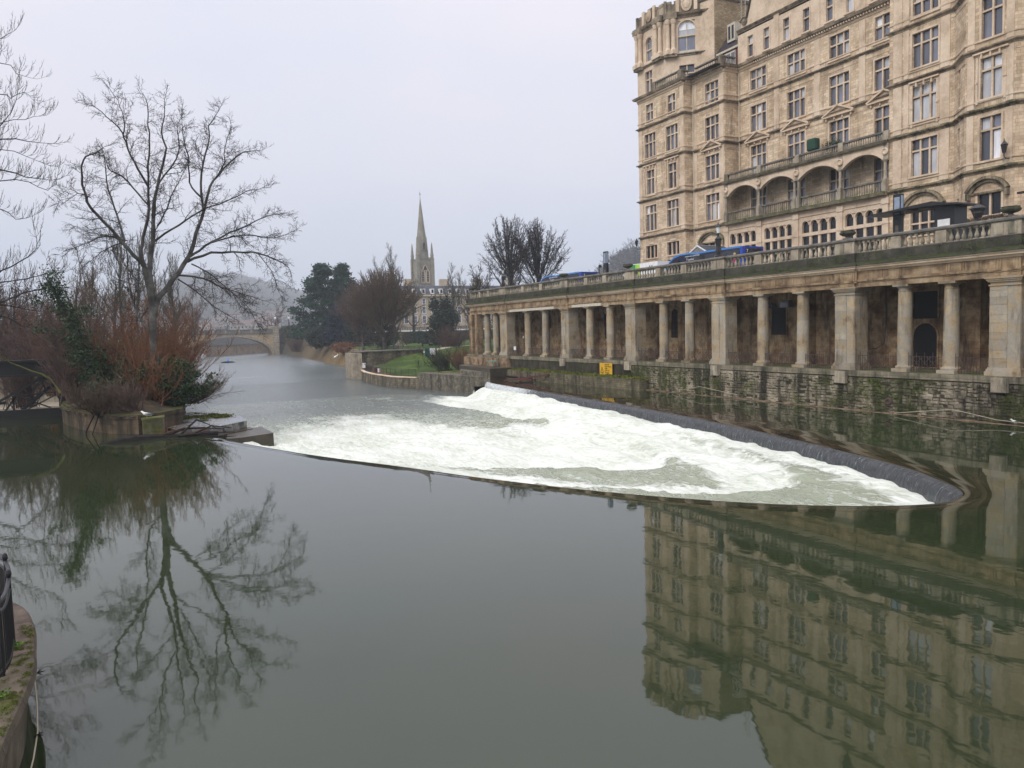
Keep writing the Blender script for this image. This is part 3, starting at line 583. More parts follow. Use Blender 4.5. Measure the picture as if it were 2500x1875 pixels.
kp = dd > -.5; zz = np.where(dd < 0, 1.15, zz); kc = kp[:-1, :-1] & kp[1:, 1:] & kp[:-1, 1:] & kp[1:, :-1] & (I[:-1, :-1] | I[1:, 1:])
F = np.stack([idx[:-1, :-1], idx[:-1, 1:], idx[1:, 1:], idx[1:, :-1]], -1)[kc]
soil = stone('mossy_leaf_litter', [(.03,.022,.014), (.06,.045,.028), (.10,.07,.045)], moss=((.06,.075,.012), .62, 1.05, .05), sc=1.5)
link('soil', mesh_arr('soil', np.stack([X, Y, zz], -1).reshape(-1, 3), F), soil, isl, smooth=True)
# concrete block in front, with moss
mb = MB(); mb.prism([(.75,53.0), (1.9,53.5), (2.05,54.9), (.7,54.6)], -1.5, .93); mb.prism([(.68,52.93), (1.97,53.44), (2.08,54.85), (.66,54.6)], .93, 1.03)
m1 = stone('mossy_block', [(.09,.08,.05), (.15,.13,.08), (.22,.2,.14)], moss=((.075,.09,.012), .42, .66, .2), sc=1.6)
tag(mb.build('concrete_block', m1), 'mossy green square concrete block standing against the island wall under a gull', 'concrete block')
# stepped concrete apron where the weir meets the island
ap = thing('weir_apron', 'x', 'x', (5, 55, 0)); del ap['category']; del ap['label']; ap['kind'] = 'structure'
m, t, b = nodes('puddled_concrete'); pn = noi(t, pos(t), .55, 5, .6); pud = ramp(t, pn, [(.50, 0), (.53, 1)])
t.links.new(mixc(t, pud, ramp(t, noi(t, pos(t), 2, 6), [(.3, (.10,.095,.09)), (.7, (.24,.23,.22))]), (.03,.032,.032)), b.inputs['Base Color'])
t.links.new(ramp(t, pud, [(0, .32), (1, .03)]), b.inputs['Roughness']); b.inputs['IOR'].default_value = 1.6; bump(t, b, pn, .05, .02)
mb = MB(); mb.prism([(2.9,52.6), (5.2,53.6), (7.3,55.9), (7.35,59.8), (5.0,64.5), (3.4,66.5), (2.2,55.2)], -.48, .14); mb.build('slab', m, ap)
mb = MB(); mb.prism([(3.2,52.2), (5.4,53.1), (7.6,55.4), (7.6,56.6), (3.0,54.5)], -.95, -.38); mb.build('step', M['wetconc'], ap)
mb = MB(); mb.prism([(5.4,51.2), (6.2,51.1), (8.45,52.2), (8.3,56.4), (5.9,55)], -2.5, -.42); mb.build('step', M['wetconc'], ap)

def leaves(name, mat, C_, size, parent=None, kind=None, flat=0, aspect=.55, seed=1):
    g = np.random.default_rng(seed); n = len(C_); C_ = np.asarray(C_, np.float32)
    a = g.normal(size=(n, 3)); a /= np.linalg.norm(a, axis=1)[:, None]; b_ = g.normal(size=(n, 3)); b_[:, 2] *= (1-flat)
    a[:, 2] *= (1-flat)
    b_ -= a*(a*b_).sum(1)[:, None]/((a*a).sum(1)[:, None]); b_ /= np.linalg.norm(b_, axis=1)[:, None]
    s = (size*(.6+.8*g.random(n)))[:, None]
    V = np.stack([C_-a*s, C_-b_*s*aspect, C_+a*s, C_+b_*s*aspect], 1).reshape(-1, 3)
    F = np.arange(4*n).reshape(n, 4)
    return link(name, mesh_arr(name, V, F), mat, parent, kind)
g = np.random.default_rng(5)
C_ = []
for i in range(26):
    cx, cy = 3.0+g.random()*3.6, 0; cy = 61.5-(cx-3)*.55+g.normal()*.45
    q = g.normal(size=(60, 3))*[.22, .3, .035]+[cx, cy, .2]; C_.append(q)
for i in range(30):
    u = g.random(); C_.append(g.normal(size=(12, 3))*[.12, .12, .03]+[3.6+u*3.2, 65.2-u*5.0, .2])
tag(leaves('moss_tuft', M['moss'], np.vstack(C_), .07, seed=3), kind='stuff', label='patches of yellow green moss on the wet concrete apron', cat='moss')

# ================================================================== foreground quay corner with railing
TOPC = spline([(-3.6,18.6),(-2.9,17.75),(-2.18,16.77),(-1.88,16.08),(-1.70,15.17),(-1.60,14.1),(-1.52,13.15),(-1.55,12.2),(-1.62,11.0),(-1.68,9.5),(-1.75,7.5)], 44)
q = thing('quay_wall', 'curved riverside quay wall with mossy stone coping and stained face, in the near left corner', 'quay wall', (-2.6, 13, 0))
P = [tuple(p) for p in TOPC][::-1]
P2 = [tuple(p+np.array([0, 0])) for p in TOPC]
mq = stone('quay_face_concrete', [(.10,.085,.06), (.17,.14,.10), (.24,.20,.15)], grime=((.04,.035,.025), .42, .66), moss=((.07,.09,.015), .7, 1.0, .3), sc=1.2)
mb = MB(); mb.mould(P2[::-1], [(-.30, -2), (-.14, .0), (-.03, 1.0), (-.03, 1.02), (-2.2, 1.02)]); wl = mb.build('wall', mq, q, smooth=False)
cop = stone('coping_stone', [(.07,.052,.042), (.12,.09,.072), (.17,.13,.105)], moss=((.07,.095,.012), .95, 1.35, .25), sc=1.6, objvar=.15)
cop2 = stone('mossy_coping_stone', [(.06,.045,.035), (.10,.08,.06), (.14,.11,.08)], moss=((.085,.10,.012), .86, 1.15, .35), sc=1.8, objvar=.1)
brk = [0, 9, 14, 20, 26, 31, 36, 43]
for i in range(len(brk)-1):
    seg = TOPC[brk[i]:brk[i+1]+1]
    mb = MB(); sgm = [tuple(p) for p in seg]; sgm[0] = tuple(seg[0]+(seg[1]-seg[0])*.03); sgm[-1] = tuple(seg[-1]-(seg[-1]-seg[-2])*.03)
    mb.mould(sgm[::-1], [(-.75, 1.0), (.05, 1.0), (.07, 1.05), (.04, 1.17), (0, 1.2), (-.75, 1.2)])
    mb.build('coping_stone', cop if i < 3 else cop2, q)
mb = MB(); pv = [(x-.76, y) for x, y in TOPC]; mb.add([(x, y, 1.19) for x, y in pv]+[(-9, 19, 1.19), (-9, 7, 1.19)][::1], [tuple(range(len(pv)+2))[::-1]])
o = mb.build('paving', M['pave'], q)
RLC = spline(RLP, 30)
rl = thing('railing', 'black iron railing curving along the quay in the near left corner', 'railing', (-2.2, 14, 1.2))
mb = MB(); mb.tube([(x, y, 2.28) for x, y in RLC], .032, 8); mb.build('handrail', M['iron'], rl, smooth=True)
mb = MB(); mb.tube([(x, y, 2.12) for x, y in RLC], .02, 6); mb.build('top_rail', M['iron'], rl)
mb = MB(); mb.tube([(x, y, 1.30) for x, y in RLC], .02, 6); mb.build('bottom_rail', M['iron'], rl)
mb = MB(); mb.tube([(0, 0, 0), (0, 0, .92)], .011, 6); bme = mb.build('bar', M['iron'], rl); bme.matrix_basis = Matrix.Translation((RLC[0][0], RLC[0][1], 1.22)); bme.matrix_parent_inverse = rl.matrix_basis.inverted()
RB = spline(RLC, 56)
for x, y in RB[1:]: inst('bar', bme.data, Matrix.Translation((x, y, 1.22)), rl)
for i in (0, 14, 27, 41, 55):
    mb = MB(); mb.lathe(RB[i][0], RB[i][1], [(.03, 1.19), (.028, 2.3), (.04, 2.32), (.045, 2.37), (.03, 2.42), (.005, 2.44)], 8); mb.build('post', M['iron'], rl)
g = np.random.default_rng(8); C_ = []
for i in range(150):
    k = int(g.integers(15, 41)); p = TOPC[k]; o_ = -g.random()**2.6*.5+.0; s_ = .5+g.random(); C_.append(g.normal(size=(int(120*s_), 3))*[.028*s_, .034*s_, .010]+[p[0]+o_, p[1]+g.normal()*.08, 1.205])
tag(leaves('coping_moss', leafmat('coping_moss', (.035,.045,.008), (.12,.135,.02), .9, 14), np.vstack(C_), .0075, seed=9), kind='stuff', label='cushions of moss and small weeds on the quay coping', cat='moss')
C_ = [];
for cx, cy in ((-1.95,13.9),(-2.0,13.6),(-1.95,13.3),(-1.75,12.2),(-1.8,14.1)): C_.append(g.normal(size=(60, 3))*[.05, .06, .02]+[cx, cy, 1.25])
tag(leaves('weed', leafmat('weed_leaves', (.05,.10,.015), (.12,.2,.03), .6, 6), np.vstack(C_), .03, seed=10), 'small green weeds growing on the quay coping beside the railing', 'weed')
mb = MB(); mb.tube([(-1.50,13.35,1.0),(-1.44,12.9,.72),(-1.42,12.55,.45),(-1.44,12.1,.30),(-1.5,11.4,.12),(-1.6,10.3,-.1)], .011, 6)
tag(mb.build('mooring_rope', M['rope']), 'thin pale rope hanging down the near quay wall to the water', 'rope')
for k, (x, y, zz, lab) in enumerate(((-1.40,13.35,1.02,'tuft of dead stalks sticking out over the water at the top of the quay rope'), (-1.40,12.5,.42,'dark clump of stalks halfway down the quay rope'), (-1.36,12.2,.05,'dark clump of stalks at the waterline under the quay rope'))):
    mb = MB()
    for i in range(12): mb.tube([(x-.06, y, zz), (x+rng.uniform(-.02,.08), y+rng.uniform(-.08,.08), zz+rng.uniform(-.03,.07))], [.006, .002], 4)
    tag(mb.build('dead_stalks', M['wet']), lab, 'stalks')
# ================================================================== riverside colonnade terrace
FX = 43.35                                           # front face of the piers
col = thing('colonnade', 'long stained stone colonnade of round columns and square piers carrying the street above the river', 'colonnade', (44, 60, 0))
Y0, Y1 = 14.0, 98.0
mb = MB(); mb.box(43.0, 43.9, Y0, 99.6, -1.5, 2.25); mb.build('river_wall', M['rubble'], col)
mb = MB(); mb.box(42.93, 48.5, Y0, 99.6, 2.253, 2.62); mb.build('floor_slab', stone('mossy_floor_edge', [(.13,.12,.085), (.22,.19,.14), (.27,.23,.17)], grime=((.04,.04,.03), .45, .66), moss=((.06,.08,.015), .66, .86, .3), sc=1.1, brick=(1.1, .4, .012, .15)), col)
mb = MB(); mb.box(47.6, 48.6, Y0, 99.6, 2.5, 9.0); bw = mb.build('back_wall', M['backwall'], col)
mb = MB(); mb.box(43.3, 48.2, Y0, 99.6, 8.45, 8.6); mb.build('ceiling', M['backwall'], col)
PIER = [(89.5, 87.6), (73.95, 72.35), (61.7, 60.1), (49.45, 47.85), (37.1, 35.5), (26.6, 24.9)]
COLS = [94.6, 91.9, 82.9, 78.5, 68.9, 65.1, 56.5, 52.9, 44.3, 40.4, 32.25, 29.2, 20.2, 17.2]
# shared block meshes
def block_mesh(w, h, d, j=.012, n=0):
    r_ = random.Random(n); mb = MB(); mb.box(0, d, -w+j, 0, 0, h-j); return mb
def piece(mbx, name):
    me = bpy.data.meshes.new(name); me.from_pydata(mbx.v, [], mbx.f); me.update(); box_uv(me); return me
for k, (ya, yb) in enumerate(PIER):
    w = ya-yb; p = MB()
    # recessed core, base mouldings and capital
    p.box(FX+.03, FX+1.25, yb+.03, ya-.03, 2.62, 8.1)
    core = p.build('pier', M['pier'], col)
    q = MB()
    for z0, z1, o in ((2.62, 2.86, .16), (2.86, 3.0, .10), (3.0, 3.08, .05)): q.box(FX-o, FX+1.25+o, yb-o, ya+o, z0, z1)
    q.build('base_moulding', M['pier'], core)
    q = MB()
    for z0, z1, o in ((7.62, 7.70, .05), (7.84, 7.93, .08), (7.93, 8.02, .14), (8.02, 8.12, .2)): q.box(FX-o, FX+1.25+o, yb-o, ya+o, z0, z1)
    q.build('capital', M['pier'], core)
    hs = [.52, .44, .60, .42, .50, .46, .55, .44, .36, .25]; z = 3.08; sp_ = w*.58
    for i, h in enumerate(hs):
        if z+h > 7.62: h = 7.62-z
        if h < .05: break
        off = 0.0
        for y1, w1, xo in ((ya, sp_, 0), (ya-sp_, w-sp_, .07)):
            blk = MB(); blk.box(FX+xo, FX+.9, y1-w1+.008, y1-.008*(i % 2), z, z+h-.012); blk.build('block', M['pier'], core)
        if k >= 1:
            blk = MB(); blk.box(FX+.905, FX+1.26, yb-.0, yb+.3, z, z+h-.012); blk.build('block', M['pier'], core)
        z += h
    # drip block under the pier
    if k >= 1:
        q = MB(); q.box(42.74, 43.1, ya-.5, ya-1.35, 1.75, 2.55)
        q.build('new_corner_stone', M['pedestal'], core)
drum = {}
for i in range(3):
    q = MB(); hh = (1.1, .86, 1.0)[i]; n = 20; q.lathe(0, 0, [(.515, 0), (.515, hh-.012), (.49, hh-.012), (.49, hh)], 28); drum[i] = (piece(q, 'drum'), hh)
    drum[i][0].materials.append(M['pier'])
for k, y in enumerate(COLS):
    q = MB(); z = 2.62; cx = 43.95
    q.box(cx-.56, cx+.56, y-.56, y+.56, 2.62, 2.82); q.lathe(cx, y, [(.54, 2.82), (.56, 2.9), (.54, 2.97), (.46, 3.0), (.44, 3.08)], 20)
    c_ = q.build('column', M['pier'], col)
    z = 3.06; i = 0
    while z < 7.6:
        me, hh = drum[(k+i) % 3]
        if z+hh > 7.6: hh2 = 7.62-z
        else: hh2 = hh
        r_ = .44-.055*max(0, (z-3.6)/4.2)**1.3
        inst('drum', me, Matrix.Translation((cx, y, z)) @ Matrix.Rotation(rng.random()*6, 4, 'Z') @ Matrix.Diagonal((r_/.515, r_/.515, hh2/hh, 1)), c_)
        z += hh2; i += 1
    q = MB(); q.lathe(cx, y, [(.385, 7.62), (.41, 7.64), (.41, 7.69), (.38, 7.7), (.38, 7.83), (.44, 7.88), (.5, 7.95)], 20); q.box(cx-.53, cx+.53, y-.53, y+.53, 7.95, 8.08)
    q.build('capital', M['pier'], c_)
# entablature with ressauts over the piers
mb = MB()
path = [(50, 99.2)]; pr = []
segs_ = [(99.2, 99.2)]
def ent_path(base, proud):
    P = [(52.0, 99.2+0), (base, 99.2)]
    for ya, yb in PIER: P += [(base, ya), (base-proud, ya), (base-proud, yb), (base, yb)]
    P.append((base, Y0)); return P
EP = ent_path(FX+.06, .14)
EP2 = [p for p in EP]
mb.mould(EP2[::-1][::-1], [(-.8, 8.08), (0, 8.08), (0, 8.38), (.05, 8.40), (.05, 8.46), (0, 8.47), (0, 9.12), (-.8, 9.12)])
# orientation: outside must be on the right hand walking from far to near: -x side
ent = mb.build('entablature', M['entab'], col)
mb = MB(); mb.mould(EP2, [(0, 9.123), (.10, 9.14), (.14, 9.24), (.34, 9.27), (.36, 9.36), (.44, 9.40), (.46, 9.45)]); mb.build('cornice', M['dressed'], col)
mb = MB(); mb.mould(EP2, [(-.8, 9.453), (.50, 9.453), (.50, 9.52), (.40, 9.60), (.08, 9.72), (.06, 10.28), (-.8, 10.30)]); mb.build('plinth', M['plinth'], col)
# triglyphs
tg = MB()
for j in (-.16, 0, .16): tg.box(-.05, 0, j-.055, j+.055, .0, .60)
tg.box(-.06, 0, -.24, .24, .60, .66); tg.box(-.07, 0, -.22, .22, -.14, -.05); tgm = piece(tg, 'triglyph'); tgm.materials.append(M['entab'])
y = 97.9; kk = 0
while y > 16:
    onp = any(yb-.3 < y < ya+.3 for ya, yb in PIER)
    skip = (31.9 > y > 30.2) or (46.3 > y > 45.2)
    if not skip: inst('triglyph', tgm, Matrix.Translation((FX+.06-(.14 if onp else 0)+.02, y, 8.5)), ent)
    y -= 1.02 if kk % 5 else 1.12; kk += 1
# newly replaced lintel stones
q = MB(); q.box(FX-.02, FX+.3, 86.6, 75.5, 8.085, 8.37); q.build('new_lintel', M['pale'], col)
q = MB(); q.box(FX-.02, FX+.3, 71.6, 65.9, 8.085, 8.37); q.build('new_lintel', M['pale'], col)
# openings in the back wall: arched barred windows, doors
def arch_pts(yc, w, z0, zs, n=10):
    return [(yc+w/2, z0)]+[(yc+w/2*math.cos(math.pi*i/n), zs+w/2*math.sin(math.pi*i/n)) for i in range(n+1)]+[(yc-w/2, z0)]
def backwin(yc, w, z0, zs, bars=True, arch=True, door=False):
    P = arch_pts(yc, w, z0, zs) if arch else [(yc+w/2, z0), (yc+w/2, zs), (yc-w/2, zs), (yc-w/2, z0)]
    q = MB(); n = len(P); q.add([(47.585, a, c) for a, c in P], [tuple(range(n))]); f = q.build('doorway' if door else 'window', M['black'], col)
    q = MB(); O = arch_pts(yc, w+.22, z0, zs) if arch else [(yc+w/2+.11, z0), (yc+w/2+.11, zs+.11), (yc-w/2-.11, zs+.11), (yc-w/2-.11, z0)]
    n = len(P); q.add([(47.5, a, c) for a, c in P]+[(47.5, a, c) for a, c in O]+[(47.6, a, c) for a, c in P]+[(47.6, a, c) for a, c in O],
        [(i, i+1, n+i+1, n+i) for i in range(n-1)]+[(2*n+i, 2*n+i+1, i+1, i) for i in range(n-1)]+[(n+i, n+i+1, 3*n+i+1, 3*n+i) for i in range(n-1)])
    q.build('surround', M['backwall'], f)
    if bars:
        q = MB()
        for j in range(5):
            yy = yc-w/2+w*(j+.5)/5; h = zs+math.sqrt(max(0, (w/2)**2-(yy-yc)**2)); q.box(47.53, 47.555, yy-.016, yy+.016, z0, h)
        for j in range(5): zz = z0+(zs-z0)*(j+.5)/4.6; q.box(47.528, 47.557, yc-w/2, yc+w/2, zz-.016, zz+.016)
        q.build('bars', M['rust'], f, kind='stuff')
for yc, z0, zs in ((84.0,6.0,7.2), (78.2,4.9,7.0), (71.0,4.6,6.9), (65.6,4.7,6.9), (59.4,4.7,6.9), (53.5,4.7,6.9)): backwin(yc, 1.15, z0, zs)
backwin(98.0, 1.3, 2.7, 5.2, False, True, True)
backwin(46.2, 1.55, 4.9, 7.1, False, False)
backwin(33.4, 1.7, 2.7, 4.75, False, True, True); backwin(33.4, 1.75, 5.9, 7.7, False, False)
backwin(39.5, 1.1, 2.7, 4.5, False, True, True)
q = MB(); q.box(46.9, 47.62, 43.2, 42.5, 2.6, 8.4); q.build('buttress', M['backwall'], col)
q = MB(); q.box(46.9, 47.62, 58.2, 57.3, 2.6, 8.4); q.build('buttress', M['backwall'], col)
q = MB(); q.box(47.0, 47.62, 73.4, 72.8, 2.6, 8.4); q.build('buttress', M['backwall'], col)
q = MB(); q.box(46.7, 47.62, 30.6, 29.2, 2.6, 8.4); q.build('buttress', M['backwall'], col)
q = MB(); q.tube([(47.3,36.2,8.2),(47.3,36.15,5.6),(47.3,36.3,4.3),(47.3,36.9,3.9),(47.3,37.5,3.85)], .03, 5); q.build('cable', M['iron'], col)
q = MB(); q.box(FX+.02, FX+.9, 99.55, 98.5, 2.62, 8.1); q.box(FX+.02, FX+.9, 97.5, 96.7, 2.62, 8.1); q.build('end_pier', M['backwall'], col)
# mask and square badge
q = MB(); q.lathe(0, 0, [(.18, 0), (.16, .06), (.08, .1), (.02, .11)], 10); o = q.build('carved_boss', M['pier'], col); o.matrix_basis = Matrix.Translation((43.5, 83.3, 4.9)) @ Matrix.Rotation(-math.pi/2, 4, 'Y')
# floodlights hung in the bay
for nm, yy, s_ in (('larger square floodlight hanging under the colonnade ceiling above the dark opening', 42.55, 1.0), ('smaller floodlight hanging left of its larger neighbour under the colonnade ceiling', 44.1, .7)):
    t_ = thing('floodlight', nm, 'floodlight', (44.6, yy, 7.3), 'floodlights under the colonnade')
    q = MB(); q.add([(44.3,yy+.5*s_,7.0),(44.3,yy-.5*s_,7.0),(44.9,yy-.5*s_,7.05),(44.9,yy+.5*s_,7.05),(44.3,yy+.4*s_,7.0+.5*s_),(44.3,yy-.4*s_,7.0+.5*s_),(44.8,yy-.3*s_,7.0+.6*s_),(44.8,yy+.3*s_,7.0+.6*s_)], [(3,2,1,0),(4,5,6,7),(0,1,5,4),(1,2,6,5),(2,3,7,6),(3,0,4,7)]); q.build('housing', M['iron'], t_)
    q = MB(); q.box(44.27, 44.29, yy+.36*s_, yy-.36*s_, 7.06, 7.0+.36*s_); q.build('lens', M['busglass'], t_)
    q = MB(); q.tube([(44.6, yy, 7.4), (44.6, yy, 8.5)], .04, 6); q.build('bracket', M['iron'], t_)
lt_ = thing('hanging_lantern', 'small black iron lantern hanging in the colonnade bay with barred windows', 'lantern', (44.4, 67.0, 7))
q = MB(); q.lathe(44.4, 67.0, [(.03, 6.6), (.12, 6.75), (.17, 7.15), (.2, 7.2), (.05, 7.4), (.02, 7.5)], 6); q.build('lantern_body', M['iron'], lt_)
q = MB(); q.tube([(44.4, 67.0, 7.4), (44.4, 67.0, 8.45)], .02, 5); q.build('chain', M['iron'], lt_)
# iron railings between the supports
ORD = ['rightmost', 'second', 'third', 'fourth', 'fifth', 'sixth', 'seventh', 'eighth', 'ninth', 'tenth', 'eleventh', 'twelfth', 'thirteenth', 'fourteenth', 'fifteenth', 'sixteenth', 'seventeenth', 'eighteenth']
def RLAB(n, y):
    if abs(y-85) < 4 and n < 2: return 'rusty railing with a white notice, in the bay beside the far colonnade pier'
    return 'rusty iron railing, %s bay of the colonnade counting from its far left end' % ('first' if n == 0 else ORD[n])
sup = sorted([(c+.45, c-.45) for c in COLS]+[(a, b_) for a, b_ in PIER], reverse=True); nr = 0
for i in range(len(sup)-1):
    ya, yb = sup[i][1], sup[i+1][0]
    if ya-yb < 1.0 or ya > 92: continue
    nearcol = 'first' if nr < 0 else ''
    r_ = thing('iron_railing', RLAB(nr, ya), 'railing', (43.7, (ya+yb)/2, 2.62), 'rusty railings between the colonnade supports')
    q = MB(); q.box(43.68, 43.71, yb, ya, 3.56, 3.59); q.box(43.68, 43.71, yb, ya, 2.74, 2.77); q.build('rail', M['rust'], r_)
    q = MB(); nb = int((ya-yb)/.17)
    for j in range(nb+1):
        yy = yb+(ya-yb)*j/nb; q.box(43.685, 43.705, yy-.011, yy+.011, 2.64, 3.62+.22*((j % 3) == 0))
    for c0 in (.25, .5, .75):
        yc = yb+(ya-yb)*c0; q.bar((43.695, yc-.38, 2.78), (43.695, yc, 3.2), .022); q.bar((43.695, yc+.38, 2.78), (43.695, yc, 3.2), .022); q.bar((43.695, yc-.38, 3.55), (43.695, yc, 3.2), .022); q.bar((43.695, yc+.38, 3.55), (43.695, yc, 3.2), .022)
    q.build('bars', M['rust'], r_, kind='stuff'); nr += 1
# rubble facing stones of the river wall: nearest 300 as parts, the rest joined
var = []
for i in range(12):
    r_ = random.Random(40+i); q = MB(); w, h = .5, .5; jj = lambda: r_.uniform(-.13, .13)
    o = [(0, -w+jj()*.5, -h+jj()), (0, w+jj()*.5, -h+jj()), (0, w+jj()*.5, h+jj()), (0, -w+jj()*.5, h+jj())]
    f_ = [(-.6-r_.random()*.5, a*.78, c*.72) for _, a, c in o]
    q.add(o+f_+[(-1.05, jj(), jj())], [(0,1,5,4),(1,2,6,5),(2,3,7,6),(3,0,4,7),(4,5,8),(5,6,8),(6,7,8),(7,4,8)]); me = piece(q, 'rubble_stone'); me.materials.append(M['rstone']); var.append(me)
sts = []
z = .06
while z < 2.2:
    h = rng.uniform(.14, .23); y = 24.0-rng.random()
    while y < 60:
        w = rng.uniform(.18, .48)*(1.5 if rng.random() < .12 else 1); k_ = rng.uniform(.72, 1.22)
        if rng.random() < .93: sts.append((y+w/2, min(2.12, z+h/2+rng.uniform(-.035, .035)), w*.97, min(h, 2.24-z)*k_))
        y += w
    z += h
sts.sort(key=lambda s: s[0]); near, rest = sts[:300], sts[300:]
rw = [o for o in col.children if o.name.startswith('river_wall')][0]
for y, z, w, h in near: inst('stone', var[rng.randrange(12)], Matrix.Translation((43.0, y, z)) @ Matrix.Diagonal((.055, w, h, 1)), rw)
q = MB()
for y, z, w, h in rest:
    me = var[rng.randrange(12)]; q.add([(43.0+v.co.x*.055, y+v.co.y*w, z+v.co.z*h) for v in me.vertices], [tuple(p.vertices) for p in me.polygons])
q.build('stones', M['rstone'], rw, kind='stuff')
# footing ledge at the waterline
q = MB()
for i in range(60):
    yy = 15+i*.75; q.box(42.70+rng.uniform(-.05, .05), 43.02, yy, yy+.73, -.4, .03+rng.uniform(-.03, .05))
q.build('footing', stone('footing_stone', [(.10,.07,.045), (.19,.14,.09), (.3,.23,.15)], sc=2), col, kind='stuff')
# far ledge, pillar and weir wing wall
led = thing('quay_ledge', 'mossy stone ledge at the foot of the colonnade beside the end of the weir', 'ledge', (42, 70, 0))
mossy = stone('mossy_ledge_stone', [(.09,.08,.05), (.16,.14,.09), (.22,.19,.13)], brick=(.45, .2, .02, .25), grime=((.03,.028,.02), .46, .66), moss=((.06,.085,.015), .60, .80, .28), sc=1.2, bst=.8)
q = MB(); q.prism([(41.9,57.6), (43.2,57.6), (43.2,84), (41.4,84), (41.2,74), (41.6,62)], -1, 1.05); q.build('lower_wall', mossy, led)
q = MB(); q.prism([(39.2,84), (43.2,84), (43.2,99), (40.6,97)], -2.6, 1.25); q.build('pillar', M['wetconc'], led)
q = MB(); q.prism([(42.4,86), (43.1,86), (43.1,99.5), (42.4,99.5)], 1.2, 2.3); q.build('upper_wall', M['backwall'], led)
q = MB(); q.prism([(36.2,101.5), (39.2,84.2), (41.0,84.0), (41.2,97.5), (38,103)], -2.8, .2)
q.prism([(38.6,92), (39.2,84.2), (41.0,84.0), (41.2,97.5)], .2, .8); q.build('wing_wall', stone('rubble_wing_wall', [(.10,.09,.07), (.18,.165,.13), (.27,.245,.2)], brick=(.3, .16, .03, .35), grime=((.04,.035,.03), .48, .66), moss=((.05,.06,.02), .85, 1.05, .2), sc=1.5, bst=1), led)
g = np.random.default_rng(15)
C_ = np.vstack([g.normal(size=(90, 3))*[.35, .7, .07]+[42.3, y, 1.1] for y in np.linspace(58, 83, 34)])
tag(leaves('ledge_moss', M['moss'], C_, .10, seed=4), kind='stuff', label='grass and moss growing along the low ledge under the colonnade', cat='moss')
# trailing weeds on the plinth, wild plants on the base
C_ = np.vstack([g.normal(size=(26, 3))*[.05, .35, .10]+[43.0, y, 9.66+.5*g.random()] for y in g.uniform(20, 97, 130)])
tag(leaves('plinth_weeds', leafmat('plinth_weed_leaves', (.035,.05,.012), (.08,.105,.022), .8, 3), C_, .045, seed=6), kind='stuff', label='moss and small weeds along the top of the black plinth', cat='weeds')
# yellow warning sign on the base wall
sg = thing('warning_sign', 'yellow warning sign with black triangle and lines of text below the colonnade', 'sign', (42.8, 63.6, 1))
ys0, ys1, zs0, zs1 = 65.35, 63.15, .95, 2.32
q = MB(); q.box(42.70, 42.74, ys1, ys0, zs0, zs1); q.build('sign_board', M['yellow'], sg)
q = MB(); q.add([(42.69, ys0-.12, 1.35), (42.69, ys0-.75, 1.35), (42.69, ys0-.435, 1.98)], [(0, 1, 2)]); q.build('warning_triangle', M['ink'], sg)
q = MB(); q.add([(42.685, ys0-.22, 1.40), (42.685, ys0-.65, 1.40), (42.685, ys0-.435, 1.84)], [(0, 1, 2)]); q.build('triangle_field', M['yellow'], sg)
q = MB(); q.box(42.68, 42.683, ys0-.405, ys0-.465, 1.52, 1.74); q.box(42.68, 42.683, ys0-.405, ys0-.465, 1.44, 1.49); q.build('exclamation_mark', M['ink'], sg)
def text(name, s_, size, mat, Mx, parent, align='LEFT', ext=.004):
    cu = bpy.data.curves.new(name, 'FONT'); cu.body = s_; cu.size = size; cu.extrude = ext; cu.align_x = align; cu.resolution_u = 2
    tmp = bpy.data.objects.new(name, cu); COL.objects.link(tmp); bpy.context.view_layer.update()
    me = bpy.data.meshes.new_from_object(tmp.evaluated_get(bpy.context.evaluated_depsgraph_get())); bpy.data.objects.remove(tmp); me.name = name
    o = bpy.data.objects.new(name, me); COL.objects.link(o); me.materials.clear(); me.materials.append(mat); o.matrix_basis = Mx
    if parent: o.parent = parent; o.matrix_parent_inverse = parent.matrix_basis.inverted()
    return o
MX = lambda x, y, z: Matrix(((0, 0, -1, x), (-1, 0, 0, y), (0, 1, 0, z), (0, 0, 0, 1)))     # text facing -X, reading along -Y
MY = lambda x, y, z: Matrix(((1, 0, 0, x), (0, 0, -1, y), (0, 1, 0, z), (0, 0, 0, 1)))     # text facing -Y, reading along +X
for i, s_ in enumerate(('DANGER', 'DEEP WATER', 'WEIR', 'KEEP OFF', 'STRONG', 'CURRENTS')): text('sign_lettering', s_, .20, M['ink'], MX(42.69, ys0-.92, 2.12-i*.205), sg)
q = MB(); q.tube([(42.72, 72.5, 1.1), (42.5, 66, .7), (42.62, 61, .35)], .03, 5); 
tag(q.build('cable', M['rope']), 'pale cable slung low along the river wall beneath the yellow sign', 'cable')
for P_, lab in (([(42.66,50.2,.75),(42.5,45.6,.35)], 'left arm of the cable tied to the river wall below the middle piers'), ([(42.66,50.2,.75),(42.4,53.5,.12)], 'short slack cable running left from the middle of the river wall'), ([(42.62,28.2,.62),(42.4,31.8,.12)], 'short rope running left from the ring in the near river wall'), ([(42.62,28.2,.62),(42.4,25.5,.28),(42.3,22,.2)], 'rope running right from the ring in the near river wall')):
    q = MB(); q.tube(P_, .022, 5); tag(q.build('rope', M['rope']), lab, 'rope')
q = MB(); q.lathe(0, 0, [(.22, 0), (.25, .05), (.2, .1), (.12, .1), (.1, .04)], 12); o = q.build('mooring_ring', M['rust'])
o.matrix_basis = Matrix.Translation((42.93, 32.6, .75)) @ Matrix.Rotation(-math.pi/2, 4, 'Y'); tag(o, 'round iron ring boss on the mossy near river wall', 'mooring ring')
tb = thing('folding_table', 'small pale teal metal table standing on the ledge below the far columns', 'table', (41.4, 88, 1.25))
